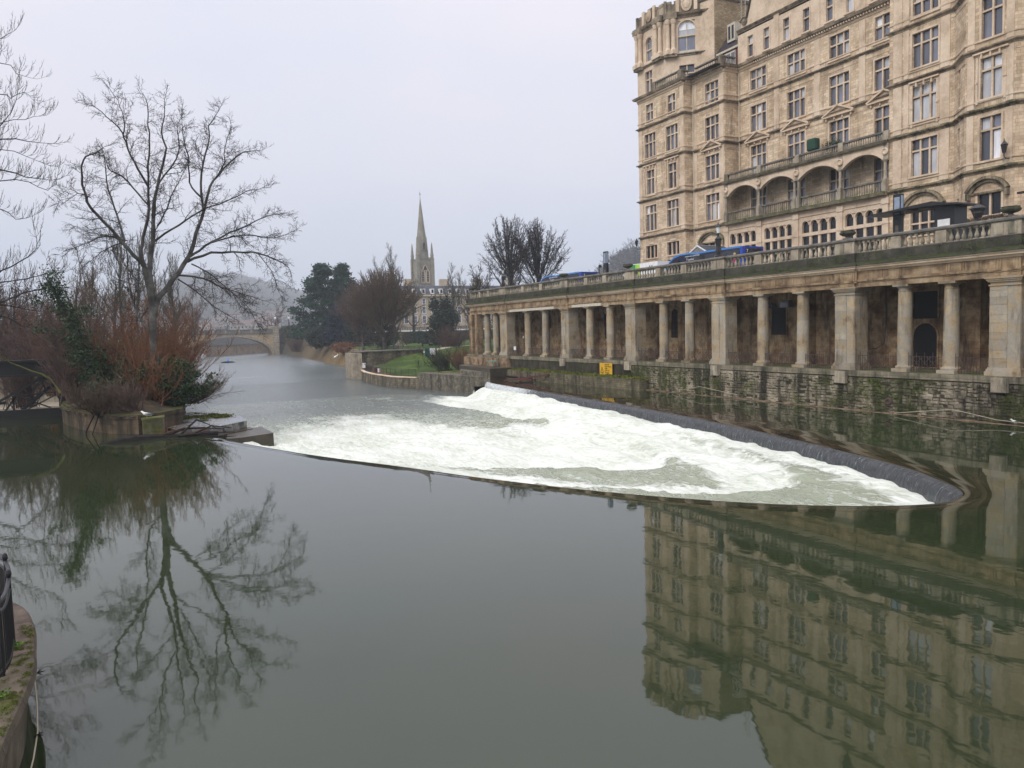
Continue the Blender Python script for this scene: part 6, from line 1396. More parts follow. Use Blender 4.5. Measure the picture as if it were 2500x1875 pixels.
# trees on the left bank behind the island
for i, (x, y, z, H, Rr, lab, tw) in enumerate([(-5.2,112,4.8,14,6.2,'broad rounded bare tree behind the island, left of the big tree','twigb'), (-11,104,4.9,10.5,4.6,'low bare purple brown tree at the far left behind the sluice','twigp'), (-1.2,116,5,12.8,4.4,'bare olive brown tree behind the ivy clad tree','twigg'), (-14.5,112,5,9.5,4.5,'outermost low bare tree behind the sluice beam','twigp'),
        (7.5,140,5.5,9.5,4.4,'brown bare tree on the left bank behind the orange shrub','twigb'), (12.5,165,5.5,10,5,'hazy bare tree on the left bank before the bridge','twigp'), (15.0,205,6,10,5,'hazy bare tree nearest the bridge on the left bank','twigp'), (10.0,180,6,11,5,'hazy bare tree in the middle of the left bank','twigb')]):
    winter_tree(x, y, z, H, Rr, 100+i, lab, twig=tw, rm=.022, dens=1.05, nl=8, base=.12, trop=.12, group=None)
for i, (x, y, H) in enumerate([(-.1,120,20), (1.7,125,20.5), (4.4,127,21.5), (7.0,130,16), (-4.0,118,11)]):
    winter_tree(x, y, 7.4, H, 1.9, 120+i, ('slender upright poplar, %s from the left behind the big bare tree' % ['second','third','fourth','rightmost','leftmost'][i]), twig='twigg', rm=.02, dens=1.2, nl=12, base=.15, ang=22, trop=.35, spread=.75, tr=.011, name='poplar_tree', group='poplars behind the big bare tree')
# far left hedge over the wall
evergreen(-13, 109, 4.6, 1.4, 5, 57, 'dark hedge along the top of the concrete wall at the far left', mat='yew', n=60, per=70, size=.25, name='hedge', cat='hedge', stems=False)
bushy(-7.5, 106, 4.6, 6, 4.5, 58, 'purple brown brushwood above the concrete wall at the far left', 'twigp', 70, rm=.02)
bushy(-12, 104, 4.6, 8, 4.5, 59, 'tall purple brushwood above the black sluice beam', 'twigp', 70, rm=.02)
bushy(-8, 78, .5, 8.0, 3.2, 60, 'purple red brushwood filling the gap between sluice and island', 'twigp', 70, rm=.014)
bushy(-6.0, 84, 1.0, 9.5, 3.4, 63, 'rusty brushwood behind the left end of the island', 'twigr', 60, rm=.014)
# garden trees
def conifer(x, y, z, H, Rr, seed, label, mat, n=95, per=110, size=.33, name='conifer_tree', layered=True):
    t_ = thing(name, label, 'tree', (x, y, z)); g = np.random.default_rng(seed); C_ = []
    for i in range(n):
        h = (i+.5)/n; rr = Rr*(1-h)**.5*(.55+.6*g.random()); a = i*2.399+g.random()*.6; u_ = g.random()**.35
        c = [x+math.cos(a)*rr*u_, y+math.sin(a)*rr*u_, z+H*(.08+.92*h)+g.normal()*.15]
        k = max(.35, (1-h)**.5); C_.append(g.normal(size=(per, 3))*[Rr*.17*k+.1, Rr*.17*k+.1, H*.016+.1]+c)
    leaves('foliage', M[mat], np.vstack(C_), size, t_, seed=seed, flat=.25)
    q = MB(); q.tube([(x, y, z-.5), (x, y, z+H*.5), (x, y, z+H*.98)], [H*.02, H*.012, .04], 7)
    for i in range(24): h = .12+.8*i/24; a = i*2.4; rr = Rr*(1-h)**.62*.8; q.tube([(x, y, z+H*h-.3), (x+math.cos(a)*rr, y+math.sin(a)*rr, z+H*h)], [.1, .03], 4)
    q.build('trunk', M['twigb'], t_); return t_
conifer(55.6, 240, 2.6, 24.5, 10.5, 71, 'tall dark green pine on the left of the garden trees', 'conifer', n=75, per=210, size=.42)
conifer(63.8, 247, 2.6, 25.2, 8.5, 72, 'second dark green pine, right behind its tall neighbour', 'conifer', n=60, per=200, size=.42)
conifer(54.0, 218, 2.5, 11.5, 4.4, 73, 'dark blue spruce in front of the garden pines', 'spruce', n=80, per=100, size=.3)
evergreen(58.0, 205, 2.3, 8, 4.5, 74, 'dark rounded evergreen beneath the brown tree', mat='yew', n=70, per=90, size=.28, name='evergreen_tree', cat='tree')
evergreen(69.5, 176, 2.2, 10.5, 4.0, 75, 'dark evergreen tree right of the brown tree in front of the terrace', mat='yew', n=90, per=110, size=.26, name='evergreen_tree', cat='tree')
evergreen(51.0, 226, 2.3, 5.0, 3.6, 76, 'dark shrub at the river edge left of the spruce', mat='yew', n=50, per=80, size=.28)
evergreen(49.5, 160.5, 2.2, 7.5, 2.2, 77, 'dark hanging crown beneath the big brown tree', mat='yew', n=0+30, per=60, size=.2, name='evergreen_tree', cat='tree')
winter_tree(49.6, 159, 2.3, 16.6, 8.6, 81, 'big dense brown leafless tree with grey trunk in the garden', dome=230, twig='twigb', rm=.035, dens=1.3, nl=14, spread=.5, base=.10, ang=48, trop=.04, tr=.034)
winter_tree(46.8, 166, 2.3, 14.6, 6.4, 82, 'reddish brown leafless tree left of the big grey trunk', dome=130, twig='twigp', rm=.035, dens=1.2, nl=12, spread=.5, base=.08, ang=44, trop=.08)
winter_tree(70.4, 215, 3.2, 27.5, 9.5, 83, 'tall bare tree with fine fan of twigs left of the church spire', twig='twigg', rm=.03, dens=1.6, nl=16, spread=.7, base=.22, ang=32, trop=.16)
winter_tree(78.5, 222, 3.4, 24.0, 5.5, 84, 'thin bare tree directly in front of the church tower', twig='twigg', rm=.032, dens=.75, nl=7, base=.25, ang=32, trop=.16)
winter_tree(78.0, 190, 3, 22.6, 5.6, 85, 'tall narrow bare tree right of the church tower', twig='twigg', rm=.03, dens=1.4, nl=12, base=.16, spread=.8, ang=30, trop=.2)
winter_tree(84.5, 192, 3, 20.8, 5.4, 86, 'second tall bare tree right of the church tower', twig='twigb', rm=.03, dens=1.4, nl=12, base=.14, spread=.8, ang=32, trop=.18)
winter_tree(92.5, 200, 3.4, 19.5, 5.5, 87, 'third bare tree right of the church tower, behind the colonnade end', twig='twigb', rm=.03, dens=1.4, nl=12, base=.14, spread=.8, ang=32, trop=.18)
winter_tree(67.8, 135, 9.9, 17.6, 6.8, 88, 'large dark bare tree, left of the pair behind the far balustrade', dome=70, twig='twig', rm=.03, dens=1.5, nl=14, base=.12, spread=.6, ang=48, trop=.05, tr=.036)
winter_tree(74.8, 136, 9.9, 17.2, 6.8, 89, 'large dark bare tree, right of the pair behind the far balustrade', dome=70, twig='twig', rm=.03, dens=1.5, nl=14, base=.13, spread=.6, ang=48, trop=.05, tr=.036)
winter_tree(65.5, 143, 8.9, 12.0, 4.2, 90, 'smaller dark bare tree left of the big pair', twig='twig', rm=.032, dens=1.1, nl=8, base=.12, ang=42, trop=.1)
bushy(61.0, 150, 1.9, 6.2, 4.4, 91, 'low spreading pinkish brown tree on the lawn beside the colonnade', 'twigp', 70, name='small_tree', cat='tree', rm=.022, lv=2, ln=(1.3,.6))
bushy(42.6, 107, .1, 4.0, 2.8, 92, 'dark many stemmed bare shrub leaning left above the garden railing', 'twig', 34, lean=(-1.6, 0), rm=.018)
bushy(44.8, 106, .2, 3.6, 2.4, 93, 'red brown undergrowth at the foot of the colonnade end', 'twigr', 50, rm=.018)
bushy(43.2, 101.5, .2, 1.8, 1.6, 94, 'low scrub on the wing wall below the colonnade end', 'twigb', 34, rm=.016)
winter_tree(40.2, 112, -.2, 3.4, .8, 95, 'slim young sapling on the lawn behind the garden railing', twig='twig', rm=.01, dens=.6, nl=5, name='sapling_tree')
for i, (x, y, s_) in enumerate([(58.5,322,2.6), (54.5,300,2.4), (53.2,292,1.9), (56.0,312,3.0)]):
    bushy(x+1.5, y-12, 0, 4.5+s_, 3+s_*.4, 140+i, ['rust red brushwood under the bridge abutment', 'brown scrub on the river bank below the bridge', 'low scrub at the water edge before the bridge', 'dark scrub against the bridge pier'][i], ['twigr', 'twigb', 'twigp', 'twigb'][i], 40, rm=.035, lv=2, ln=(1.6,.8), sp=(.6,.4))
# trees beyond the bridge
far0 = winter_tree(60, 352, 5, 15, 7, 150, 'hazy purple brown tree beyond the bridge, right of its lamps', twig='twigp', rm=.06, dens=.9, nl=9, base=.1, trop=.12, group='hazy trees beyond the bridge')
for i, (x, y, z, s_, lab) in enumerate([(47,372,5,.62,'hazy low tree directly behind the bridge parapet'), (36,380,5,.75,'hazy low tree behind the left part of the bridge'), (53,395,6,.8,'hazy tree behind the bridge lamps'), (66,400,6,1.0,'hazy tree beyond the bridge beside the dark pine'), (27,400,6,.8,'hazy tree beyond the left end of the bridge'), (74,430,8,1.1,'hazy tree high behind the dark pine'), (40,470,9,.9,'faint tree well beyond the middle of the bridge'), (16,360,5,.9,'hazy tree left of the bridge end'), (6,330,6,.9,'hazy tree on the left bank, level with the bridge'), (60,500,12,1.0,'faint tree on the slope above the bridge'), (20,520,14,1.1,'faint tree on the slope left of the bridge')]):
    dup(far0, Matrix.Translation((x, y, z)) @ Matrix.Rotation(i*1.3, 4, 'Z') @ Matrix.Diagonal((s_, s_, s_*.9, 1)) @ Matrix.Identity(4), lab)
# woods on the misty hills
rng.seed(200)
def gh(x, y): return float(ground_h(np.array([[x]], float), np.array([[y]], float))[0, 0])
C_ = []; g = np.random.default_rng(77)
for i in range(2600):
    a = R(g.uniform(25, 40)) if i < 1100 else R(g.uniform(-8, 20)); D = g.uniform(520, 900) if i < 1100 else g.uniform(650, 2300)
    x, y = D*math.sin(a), D*math.cos(a); z = gh(x, y); k = 5 if i < 1100 else 7
    C_.append(g.normal(size=(26, 3))*[k*.5, k*.5, k*.30]+[x, y, z+k*.4])
tag(leaves('hillside_wood', M['hedge'], np.vstack(C_), 1.2, seed=8), kind='stuff', label='misty leafless woodland covering the far hills', cat='woodland')
h0 = winter_tree(0, 0, 0, 17, 6.5, 160, 'x', twig='hedge', bark='hedge', rm=.09, dens=.62, nl=8, base=.15, trop=.16, group='misty trees along the right hill')
h0.name = 'hillside_tree'
for i in range(16):
    a = R(29.2+i*.46+rng.uniform(-.12, .12)); D = 815+rng.uniform(-25, 25); x, y = D*math.sin(a), D*math.cos(a); Mx = Matrix.Translation((x, y, gh(x, y)-1)) @ Matrix.Rotation(i*1.7, 4, 'Z') @ Matrix.Scale(rng.uniform(.8, 1.15), 4)
    lab = ('misty bare tree on the skyline of the right hill, %s from its left end' % ['first','second','third','fourth','fifth','sixth','seventh','eighth','ninth','tenth','eleventh','twelfth','thirteenth','fourteenth','fifteenth','last'][i])
    o = h0 if i == 0 else dup(h0, Mx, lab)
    o.matrix_basis = Mx; o['label'] = lab
# ================================================================== sluice and left bank
sl = thing('sluice_gate', 'black steel sluice gate with deep beam and trussed arms at the far left', 'sluice gate', (-7, 72, 0))
q = MB(); q.box(-16, -4.5, 71.8, 72.6, 3.28, 4.6); q.box(-16, -4.9, 71.6, 71.8, 4.4, 4.6); q.box(-16, -4.9, 71.6, 71.8, 3.28, 3.45); q.build('top_beam', M['steel'], sl)
q = MB(); q.box(-16, -4.5, 71.7, 72.3, -.6, .66); q.build('gate_beam', M['steel'], sl)
q = MB(); q.box(-4.95, -4.45, 71.2, 72.8, -.8, 4.7); q.build('end_post', M['steel'], sl)
for a_, b_, w in (((-9.6,72,1.1),(-6.2,72,3.05),.2), ((-8.7,72,.6),(-7.9,72,1.75),.14), ((-8.1,72,1.75),(-4.9,72,1.95),.12), ((-7.9,72,1.8),(-5.6,72,.7),.10), ((-7.6,72.4,.6),(-4.7,72.4,3.1),.28), ((-8.1,72,.6),(-8.1,72,1.8),.14), ((-6.1,72,3.0),(-5.8,72,1.9),.14), ((-6.1,72,3.0),(-7.1,72,1.7),.12), ((-6.3,72,3.1),(-4.6,72,3.1),.3), ((-5.2,72,1.9),(-4.7,72,.8),.12), ((-12,72,.7),(-9.6,72,1.15),.18), ((-13,72.4,.6),(-8.6,72.4,1.3),.2), ((-7.3,72,.6),(-5.0,72,1.8),.1), ((-6.0,72,2.9),(-4.8,72,2.0),.10)):
    q = MB(); q.bar(a_, b_, w); q.build('truss_member', M['steel'], sl)
lw = thing('retaining_wall', 'pale stained concrete retaining wall behind the black sluice gate', 'wall', (-14, 107, 0))
wallm = stone('pale_stained_wall', [(.16,.13,.09), (.27,.23,.16), (.36,.32,.25)], grime=((.05,.045,.03), .46, .66), sc=.5)
q = MB(); q.box(-60, 2.2, 106.4, 107.4, -3, 4.95); q.build('wall_face', wallm, lw)
q = MB(); q.box(-60, 2.3, 106.2, 107.6, 4.953, 5.15); q.build('coping', M['rail'], lw)
q = MB(); q.box(-60, -5.5, 100, 106.35, -3, -1.2); q.build('apron', M['pedestal'], lw)
q = MB(); q.box(-60, -6, 109.5, 110, 4.5, 6.4); tag(q.build('riverside_wall', M['rubble']), 'dark wall half hidden by brushwood above the concrete wall at the far left', 'wall')
hr = thing('walkway_railing', 'thin pale horizontal railing seen through brushwood at the far left', 'railing', (-10, 105.9, 8.2))
for z in (8.75, 9.3): q = MB(); q.tube([(-40, 109.4, z), (-2.0, 109.4, z)], .04, 5); q.build('rail', M['white'], hr)
for i in range(10): q = MB(); q.tube([(-2.4-i*3.4, 109.4, 8.5), (-2.4-i*3.4, 109.4, 9.35)], .035, 5); q.build('post', M['rust'], hr)

# ================================================================== garden river front
rm = stone('garden_wall_stone', [(.09,.08,.058), (.17,.15,.11), (.26,.225,.165)], brick=(.55,.28,.03,.3), grime=((.035,.03,.025), .46, .64), moss=((.07,.09,.015), .80, 1.0, .3), sc=.5, bst=.9)
rw1 = thing('garden_retaining_wall', 'old mossy stone retaining wall between the river bank and the sloping lawn', 'wall', (42, 133, 0))
q = MB(); q.prism([(36.3,130.6), (48.7,133.0), (48.9,134.2), (40,134.6), (36.2,136.5)], -1.5, 2.62); q.build('wall_face', rm, rw1)
q = MB(); q.prism([(36.2,130.4), (48.8,132.85), (49.0,134.3), (39.9,134.8), (36.0,136.7)], 2.623, 2.8); q.build('coping', M['rail'], rw1)
q = MB(); q.prism([(35.0,131.0), (36.5,130.4), (36.6,137), (35.3,137)], -2.8, 2.5); q.build('pale_pillar', M['pedestal'], rw1)
rw2 = thing('river_retaining_wall', 'low crumbling river wall with a pale kerb under the garden railing', 'wall', (35, 115, -1))
P = [(41.2,96.5), (38.2,99), (36.0,101.4), (34.2,107), (34.2,116), (35.0,124), (36.4,130.6)]
q = MB(); q.mould(P[::-1], [(0.12, -3), (0, -.5), (-.8, -.5), (-.8, -3)]); q.build('wall_face', rm, rw2)
q = MB(); q.mould(P[2:][::-1], [(0.02, -.497), (.16, -.49), (.16, -.34), (-.35, -.34)]); q.build('kerb', M['dressed'], rw2)
fr_ = thing('garden_railing', 'black iron railing with white notices along the lawn at the river edge', 'railing', (35, 112, -.4))
Q_ = spline([(36.1,101.9), (34.75,107), (34.7,116), (35.5,124), (36.6,129.6)], 40)
for z in (.72, -.2): q = MB(); q.tube([(x, y, z) for x, y in Q_], .03, 5); q.build('rail', M['iron'], fr_)
q = MB(); q.tube([(0,0,0), (0,0,1.08)], .035, 5); pm = piece(q, 'post'); pm.materials.append(M['iron'])
for x, y in spline(Q_, 17): inst('post', pm, Matrix.Translation((x, y, -.36)), fr_)
q = MB(); n = 0
for x, y in spline(Q_, 190): q.tube([(x, y, -.3), (x, y, .72)], .009, 3)
q.build('bars', M['iron'], fr_, kind='stuff')
for (x, y, z), (w, h), lab in (((36.3,129.3,.0), (.55,.85), 'larger white notice at the left end of the garden railing'), ((35.75,126.6,.12), (.5,.55), 'second white notice from the left on the garden railing'), ((34.55,114.6,-.1), (.42,.62), 'white notice on the middle of the garden railing')):
    q = MB(); q.add([(x-.12,y-w*.2,z), (x-.12+w,y-w*.2-.06,z), (x-.12+w,y-w*.2-.06,z+h), (x-.12,y-w*.2,z+h)], [(0,1,2,3)]); q.box(x-.12, x-.12+w, y-w*.2+.005, y-w*.2+.03, z, z+h); tag(q.build('notice', M['signwhite']), lab, 'notice', 'white notices on the garden railing')
lb = thing('lifebuoy_cabinet', 'dark red lifebuoy cabinet on the garden railing', 'lifebuoy cabinet', (35.0, 117.2, -.3))
q = MB(); q.box(34.75, 35.35, 117.0, 117.3, -.15, .6); o = q.build('cabinet', plain('dark_red', (.12,.012,.015), .5), lb); bv = o.modifiers.new('b', 'BEVEL'); bv.width = .1; bv.segments = 3
q = MB(); q.box(34.98, 35.1, 117.1, 117.2, -.4, -.15); q.build('post', M['iron'], lb)
# upper garden fence, notice board, path, benches
uf = thing('garden_fence', 'low black fence along the edge of the upper garden above the stone wall', 'fence', (45, 135, 2.5))
for z in (3.3, 2.95): q = MB(); q.tube([(36.4,135.5,z), (48.6,133.8,z)], .035, 5); q.build('rail', M['iron'], uf)
for i in range(12): q = MB(); q.tube([(36.4+i*1.1, 135.5-i*.155, 2.5), (36.4+i*1.1, 135.5-i*.155, 3.34)], .035, 5); q.build('post', M['iron'], uf)
bf = thing('riverbank_fence', 'long black fence along the top of the grassy river bank', 'fence', (50, 190, 2.5))
BF = [(xr(y)+7.2, y) for y in np.linspace(140, 292, 40)]
for z in (.55, 1.05): q = MB(); q.tube([(x, y, gh(x, y)+z) for x, y in BF], .05, 4); q.build('rail', M['iron'], bf)
q = MB()
for x, y in [(xr(y)+7.2, y) for y in np.linspace(140, 292, 90)]: q.tube([(x, y, gh(x, y)-.1), (x, y, gh(x, y)+1.15)], .05, 4)
q.build('posts', M['iron'], bf, kind='stuff')
nb = thing('notice_board', 'teal green hoarding and white notice board at the corner of the garden wall', 'notice board', (49.6, 132.6, 1))
q = MB(); q.box(48.9, 50.4, 132.4, 132.7, .5, 2.9); q.build('green_panel', plain('dark_teal', (.01,.07,.07), .6), nb)
q = MB(); q.box(49.75, 50.75, 132.2, 132.38, 1.7, 2.85); q.build('white_board', M['signwhite'], nb); q = MB(); q.box(50.8, 51.0, 132.3, 132.5, .5, 2.95); q.build('post', M['iron'], nb)
gx = []
for y in np.linspace(0, 1, 26):
    x0_, y0_ = 50.5+y*27, 139.0+y*26; gx.append((x0_, y0_))
V = []; 
for x, y in gx:
    for dx in (-.9, .9): V.append((x+dx*.6, y-dx, gh(x+dx*.6, y-dx)+.10))
mm = bpy.data.meshes.new('garden_path'); mm.from_pydata(V, [], [(2*i, 2*i+2, 2*i+3, 2*i+1) for i in range(25)]); mm.update(); struct(link('garden_path', mm, stone('path_gravel', [(.22,.19,.15), (.3,.26,.21), (.36,.32,.27)])))
def bench(x, y, s_, lab, table=False):
    z = gh(x, y); t_ = thing('picnic_table' if table else 'park_bench', lab, 'table' if table else 'bench', (x, y, z), 'dark benches and tables on the garden lawn')
    w = 2.0*s_; q = MB(); q.box(x-w, x+w, y-.3, y+.3, z+.72*s_, z+.8*s_) if table else q.box(x-w*.6, x+w*.6, y-.2, y+.2, z+.45, z+.52); q.build('top' if table else 'seat', M['coat'], t_)
    if table:
        for dy in (-.75, .75): q = MB(); q.box(x-w, x+w, y+dy-.15, y+dy+.15, z+.42, z+.48); q.build('seat', M['coat'], t_)
    else: q = MB(); q.box(x-w*.6, x+w*.6, y+.2, y+.26, z+.55, z+.95); q.build('backrest', M['coat'], t_)
    for dx in (-.8, .8): q = MB(); q.box(x+dx*w*.7-.08, x+dx*w*.7+.08, y-.5, y+.5, z-.1, z+.5); q.build('leg', M['coat'], t_)
bench(62.3, 168, .8, 'dark park bench on the lawn just above the path, left one of two'); bench(68.3, 173, .9, 'dark park bench on the lawn just above the path, right one of two')
bench(75.5, 206, 1.2, 'dark picnic table on the pale far lawn beside the tree trunk', True); bench(87, 228, 1.9, 'long dark picnic table on the pale far lawn, farthest right', True); bench(66.0, 196, .9, 'dark picnic table left of the statue', True)
stt = thing('garden_statue', 'weathered stone statue on a rough rock mound in the garden', 'statue', (58.8, 176, 2.3)); z = gh(58.8, 176)
q = MB(); q.lathe(58.8, 176, [(1.7, z-.3), (1.3, z+.5), (.8, z+1.1), (.6, z+1.6)], 9); q.build('rock_mound', M['rstone'], stt)
q = MB(); q.lathe(58.8, 176, [(.35, z+1.6), (.42, z+2.2), (.3, z+2.6), (.4, z+3.0), (.15, z+3.25), (.22, z+3.45), (.2, z+3.65), (.05, z+3.8)], 9); q.build('figure', M['rstone'], stt)
for i, (x, y, H, lab) in enumerate(((64.5, 203, 2.6, 'low green garden shrub under the terrace'), (72, 214, 3.0, 'pale green garden shrub at the back of the far lawn'), (80, 222, 3.2, 'wide garden shrub below the church'), (50.8, 196, 2.2, 'russet flower bed shrub beside the river path'))):
    evergreen(x, y, gh(x, y), H, 3.4, 170+i, lab, mat=('leaf', 'twigg', 'leaf', 'twigr')[i], n=34, per=60, size=.24, name='garden_shrub', stems=False)

# ================================================================== arched bridge up the river
br = thing('arch_bridge', 'single arched stone bridge crossing the far river', 'bridge', (40, 330, 0)); by0, by1 = 330, 340
AX0, AX1, AZ0, AZ1 = 22.0, 54.6, -2.0, 5.75; n = 36; cx = (AX0+AX1)/2; hw = (AX1-AX0)/2
arcz = lambda x, e=0: AZ0+(AZ1-AZ0+e)*math.sqrt(max(0, 1-((x-cx)/(hw+e))**2))
xs_ = [cx-hw*math.cos(math.pi*i/n) for i in range(n+1)]
q = MB()
for i in range(n):
    a, c_ = xs_[i], xs_[i+1]; q.add([(a, by0, arcz(a)), (c_, by0, arcz(c_)), (c_, by0, 6.9), (a, by0, 6.9)], [(0,1,2,3)]); q.add([(a, by0, arcz(a)), (a, by1, arcz(a)), (c_, by1, arcz(c_)), (c_, by0, arcz(c_))], [(0,1,2,3)])
q.box(-10, AX0, by0, by1, -3, 6.9); q.box(AX1, 55.2, by0, by1, -3, 6.9); q.build('spandrel', M['spandrel'], br)
q = MB(); e = 1.0
for i in range(n*1):
    t0, t1 = math.pi*(i+.06)/n, math.pi*(i+.94)/n
    c4 = [(cx-(hw+k)*math.cos(t), AZ0+(AZ1-AZ0+k)*math.sin(t)) for k, t in ((0, t0), (0, t1), (e, t1), (e, t0))]
    q.add([(x, by0-.12, z) for x, z in c4]+[(x, by0, z) for x, z in c4], [(0,1,2,3), (0,4,5,1), (3,2,6,7), (0,3,7,4), (1,5,6,2)])
q.build('voussoirs', M['pedestal'], br, kind='stuff')
q = MB(); q.box(-10, 55.3, by0-.35, by1, 6.903, 7.5); q.box(-10, 55.3, by0-.1, by0+.3, 7.5, 8.5); q.box(-10, 55.3, by0-.25, by0+.45, 8.5, 8.75); q.build('parapet', M['rail'], br)
for i in range(9): x = 12+i*4.9; q = MB(); q.box(x, x+.8, by0-.16, by0+.1, 7.5, 8.5); q.build('parapet_block', M['pedestal'], br)
for x0_, x1_ in ((55.2, 57.6), (60.6, 66.5)):
    q = MB(); q.box(x0_, x1_, by0-.6, by1, -3 if x0_ < 58 else 2, 9.3); q.box(x0_-.2, x1_+.2, by0-.8, by1, 9.3, 9.9); q.build('pier_tower', M['rubble'] if x0_ > 58 else M['pedestal'], br)
q = MB(); q.box(57.6, 60.6, by0-.2, by1, 2.2, 8.75); q.box(57.6, 60.6, by0-.4, by1, -3, 2.2); q.box(66.5, 120, by0-.2, by1, 0, 8.7); q.build('side_wall', M['rubble'], br)
q = MB(); P = [(57.95, 2.3), (60.25, 2.3)]+[(59.1+1.15*math.cos(math.pi*k/8), 5.3+1.15*math.sin(math.pi*k/8)) for k in range(9)]; q.add([(x, by0-.26, z) for x, z in P], [tuple(range(len(P)))]); q.build('niche', M['black'], br)
for i in range(7): q = MB(); q.box(55.15, 57.65, by0-.68, by0-.58, 2.4+i*.95, 2.95+i*.95); q.build('rustic_course', M['pedestal'], br)
bl = thing('bridge_lamp', 'x', 'lamp', (0, 0, 0), 'white globed lamps on the bridge piers')
q = MB(); q.lathe(0, 0, [(.5, 0), (.5, .3), (.25, .5), (.32, 1.2), (.18, 1.6), (.14, 2.6), (.2, 2.7)], 8); q.build('pillar', M['iron'], bl); q = MB(); q.lathe(0, 0, [(.16, 2.7), (.42, 3.0), (.42, 3.4), (.1, 3.75)], 8); q.build('globe', M['white'], bl); q = MB(); q.lathe(0, 0, [(.2, 3.7), (.1, 4.0), (.02, 4.25)], 6); q.build('cap', M['iron'], bl)
dup(bl, place(61.9, 330, 9.9), 'white globed lamp on the right pier of the far bridge'); bl.matrix_basis = place(56.4, 330, 9.9); bl['label'] = 'white globed lamp on the left pier of the far bridge'
q = MB(); q.mould([(30, 345), (60, 372)], [(0, -3), (0, 2.2), (-1, 2.2), (-1, -3)]); q.mould([(60, 372), (30, 345)], [(0, -3), (0, 2.4), (-.5, 2.4)]); tag(q.build('embankment_wall', M['dressed']), 'pale embankment wall seen under the bridge arch', 'wall')
kay = thing('kayaker', 'small figure in a blue jacket paddling near the far bridge', 'person', (29.3, 262, -2)); xk, yk = 28.0, 250.0
q = MB(); q.tube([(xk-2.2, yk, -1.9), (xk-1.2, yk, -1.82), (xk, yk, -1.8), (xk+1.2, yk, -1.82), (xk+2.2, yk, -1.9)], [.03, .25, .32, .25, .03], 8); q.build('kayak', M['coat'], kay)
q = MB(); q.lathe(xk, yk, [(.3, -1.7), (.34, -1.3), (.22, -1.0), (.1, -.95), (.14, -.85), (.15, -.7), (.05, -.6)], 9); q.build('body', plain('blue_jacket', (.05,.22,.6), .7), kay)

# ================================================================== church with spire
ch = thing('church', 'pale stone church tower with pinnacles and a tall tapering spire', 'church', (124, 335, 6)); cx, cy, hw = 124.5, 337, 3.5
def cbox(nm, q, mat=None): return q.build(nm, mat or M['chstone'], ch)
q = MB(); q.box(cx-hw, cx+hw, cy-hw, cy+hw, 4, 38.5); cbox('tower', q)
for sx in (-1, 1):
    for sy in (-1, 1): q = MB(); x, y = cx+sx*hw, cy+sy*hw; q.box(x-.75, x+.75, y-.75, y+.75, 4, 39.2); q.lathe(x, y, [(.75, 39.2), (.75, 40.4), (.9, 40.5), (.65, 41.5), (.5, 43.4), (.3, 45.2), (.34, 45.3), (.05, 46.4)], 8); cbox('pinnacle', q)
q = MB(); q.lathe(cx, cy, [(3.3, 38.5), (3.1, 41), (2.8, 44.5), (2.5, 49)], 8); cbox('lantern_stage', q)
q = MB(); q.lathe(cx, cy, [(2.2, 49), (.12, 66.8), (.02, 66.9)], 8); sp_ = cbox('spire', q)
q = MB(); q.tube([(cx, cy, 66.6), (cx, cy, 69.6)], .09, 5); q.box(cx-.5, cx+.5, cy-.05, cy+.05, 68.4, 68.6); q.build('finial', M['iron'], sp_)
for z in (38.4, 27.4): q = MB(); q.box(cx-hw-.2, cx+hw+.2, cy-hw-.2, cy+hw+.2, z, z+.5); cbox('string_course', q)
for i in range(8): q = MB(); a = cx-hw+.8+i*.7; q.box(a, a+.42, cy-hw-.35, cy-hw+.1, 38.9, 39.6); cbox('battlement', q)
for a, z0, zs, w in ((-1.15, 28.2, 32.4, 1.6), (1.15, 28.2, 32.4, 1.6), (0, 33.6, 34.4, 1.9)):
    P = [(cx+a-w/2, z0), (cx+a+w/2, z0), (cx+a+w/2, zs), (cx+a+w*.3, zs+1.0), (cx+a, zs+1.8), (cx+a-w*.3, zs+1.0), (cx+a-w/2, zs)]
    q = MB(); q.add([(x, cy-hw-.03, z) for x, z in P], [tuple(range(7))]); w_ = cbox('belfry_opening', q, M['timber'])
    if zs > z0+3:
        for k in range(5): q = MB(); q.box(cx+a-w/2, cx+a+w/2, cy-hw-.25, cy-hw-.04, z0+.4+k*1.05, z0+.75+k*1.05); q.build('louvre', M['chstone'], w_)
    q = MB()
    for i in range(len(P)): p, p2 = P[i], P[(i+1) % len(P)]; q.bar((p[0], cy-hw-.15, p[1]), (p2[0], cy-hw-.15, p2[1]), .28)
    q.build('surround', M['dressed'], w_)
q = MB(); P = [(-.5, 43), (.5, 43), (.5, 45.6), (0, 47.0), (-.5, 45.6)]; q.add([(cx+x, cy-3.0, z) for x, z in P]+[(cx+x, cy-3.0, z) for x, z in P], [(0,1,2,3,4)]+[(i, (i+1) % 5, 5+(i+1) % 5, 5+i) for i in range(5)]); w_ = cbox('lucarne', q, M['timber'])
q = MB()
for i in range(5): p, p2 = P[i], P[(i+1) % 5]; q.bar((cx+p[0]*1.5, cy-3.05, p[1]), (cx+p2[0]*1.5, cy-3.05, p2[1]), .35)
q.build('surround', M['chstone'], w_)
q = MB(); q.box(cx-6, cx+6, cy+4, cy+38, 4, 16); cbox('nave', q); q = MB(); q.add([(cx-6.3,cy+4,16),(cx+6.3,cy+4,16),(cx,cy+4,22),(cx-6.3,cy+38,16),(cx+6.3,cy+38,16),(cx,cy+38,22)], [(0,1,2),(0,2,5,3),(1,4,5,2)]); cbox('nave_roof', q, M['bslate'])
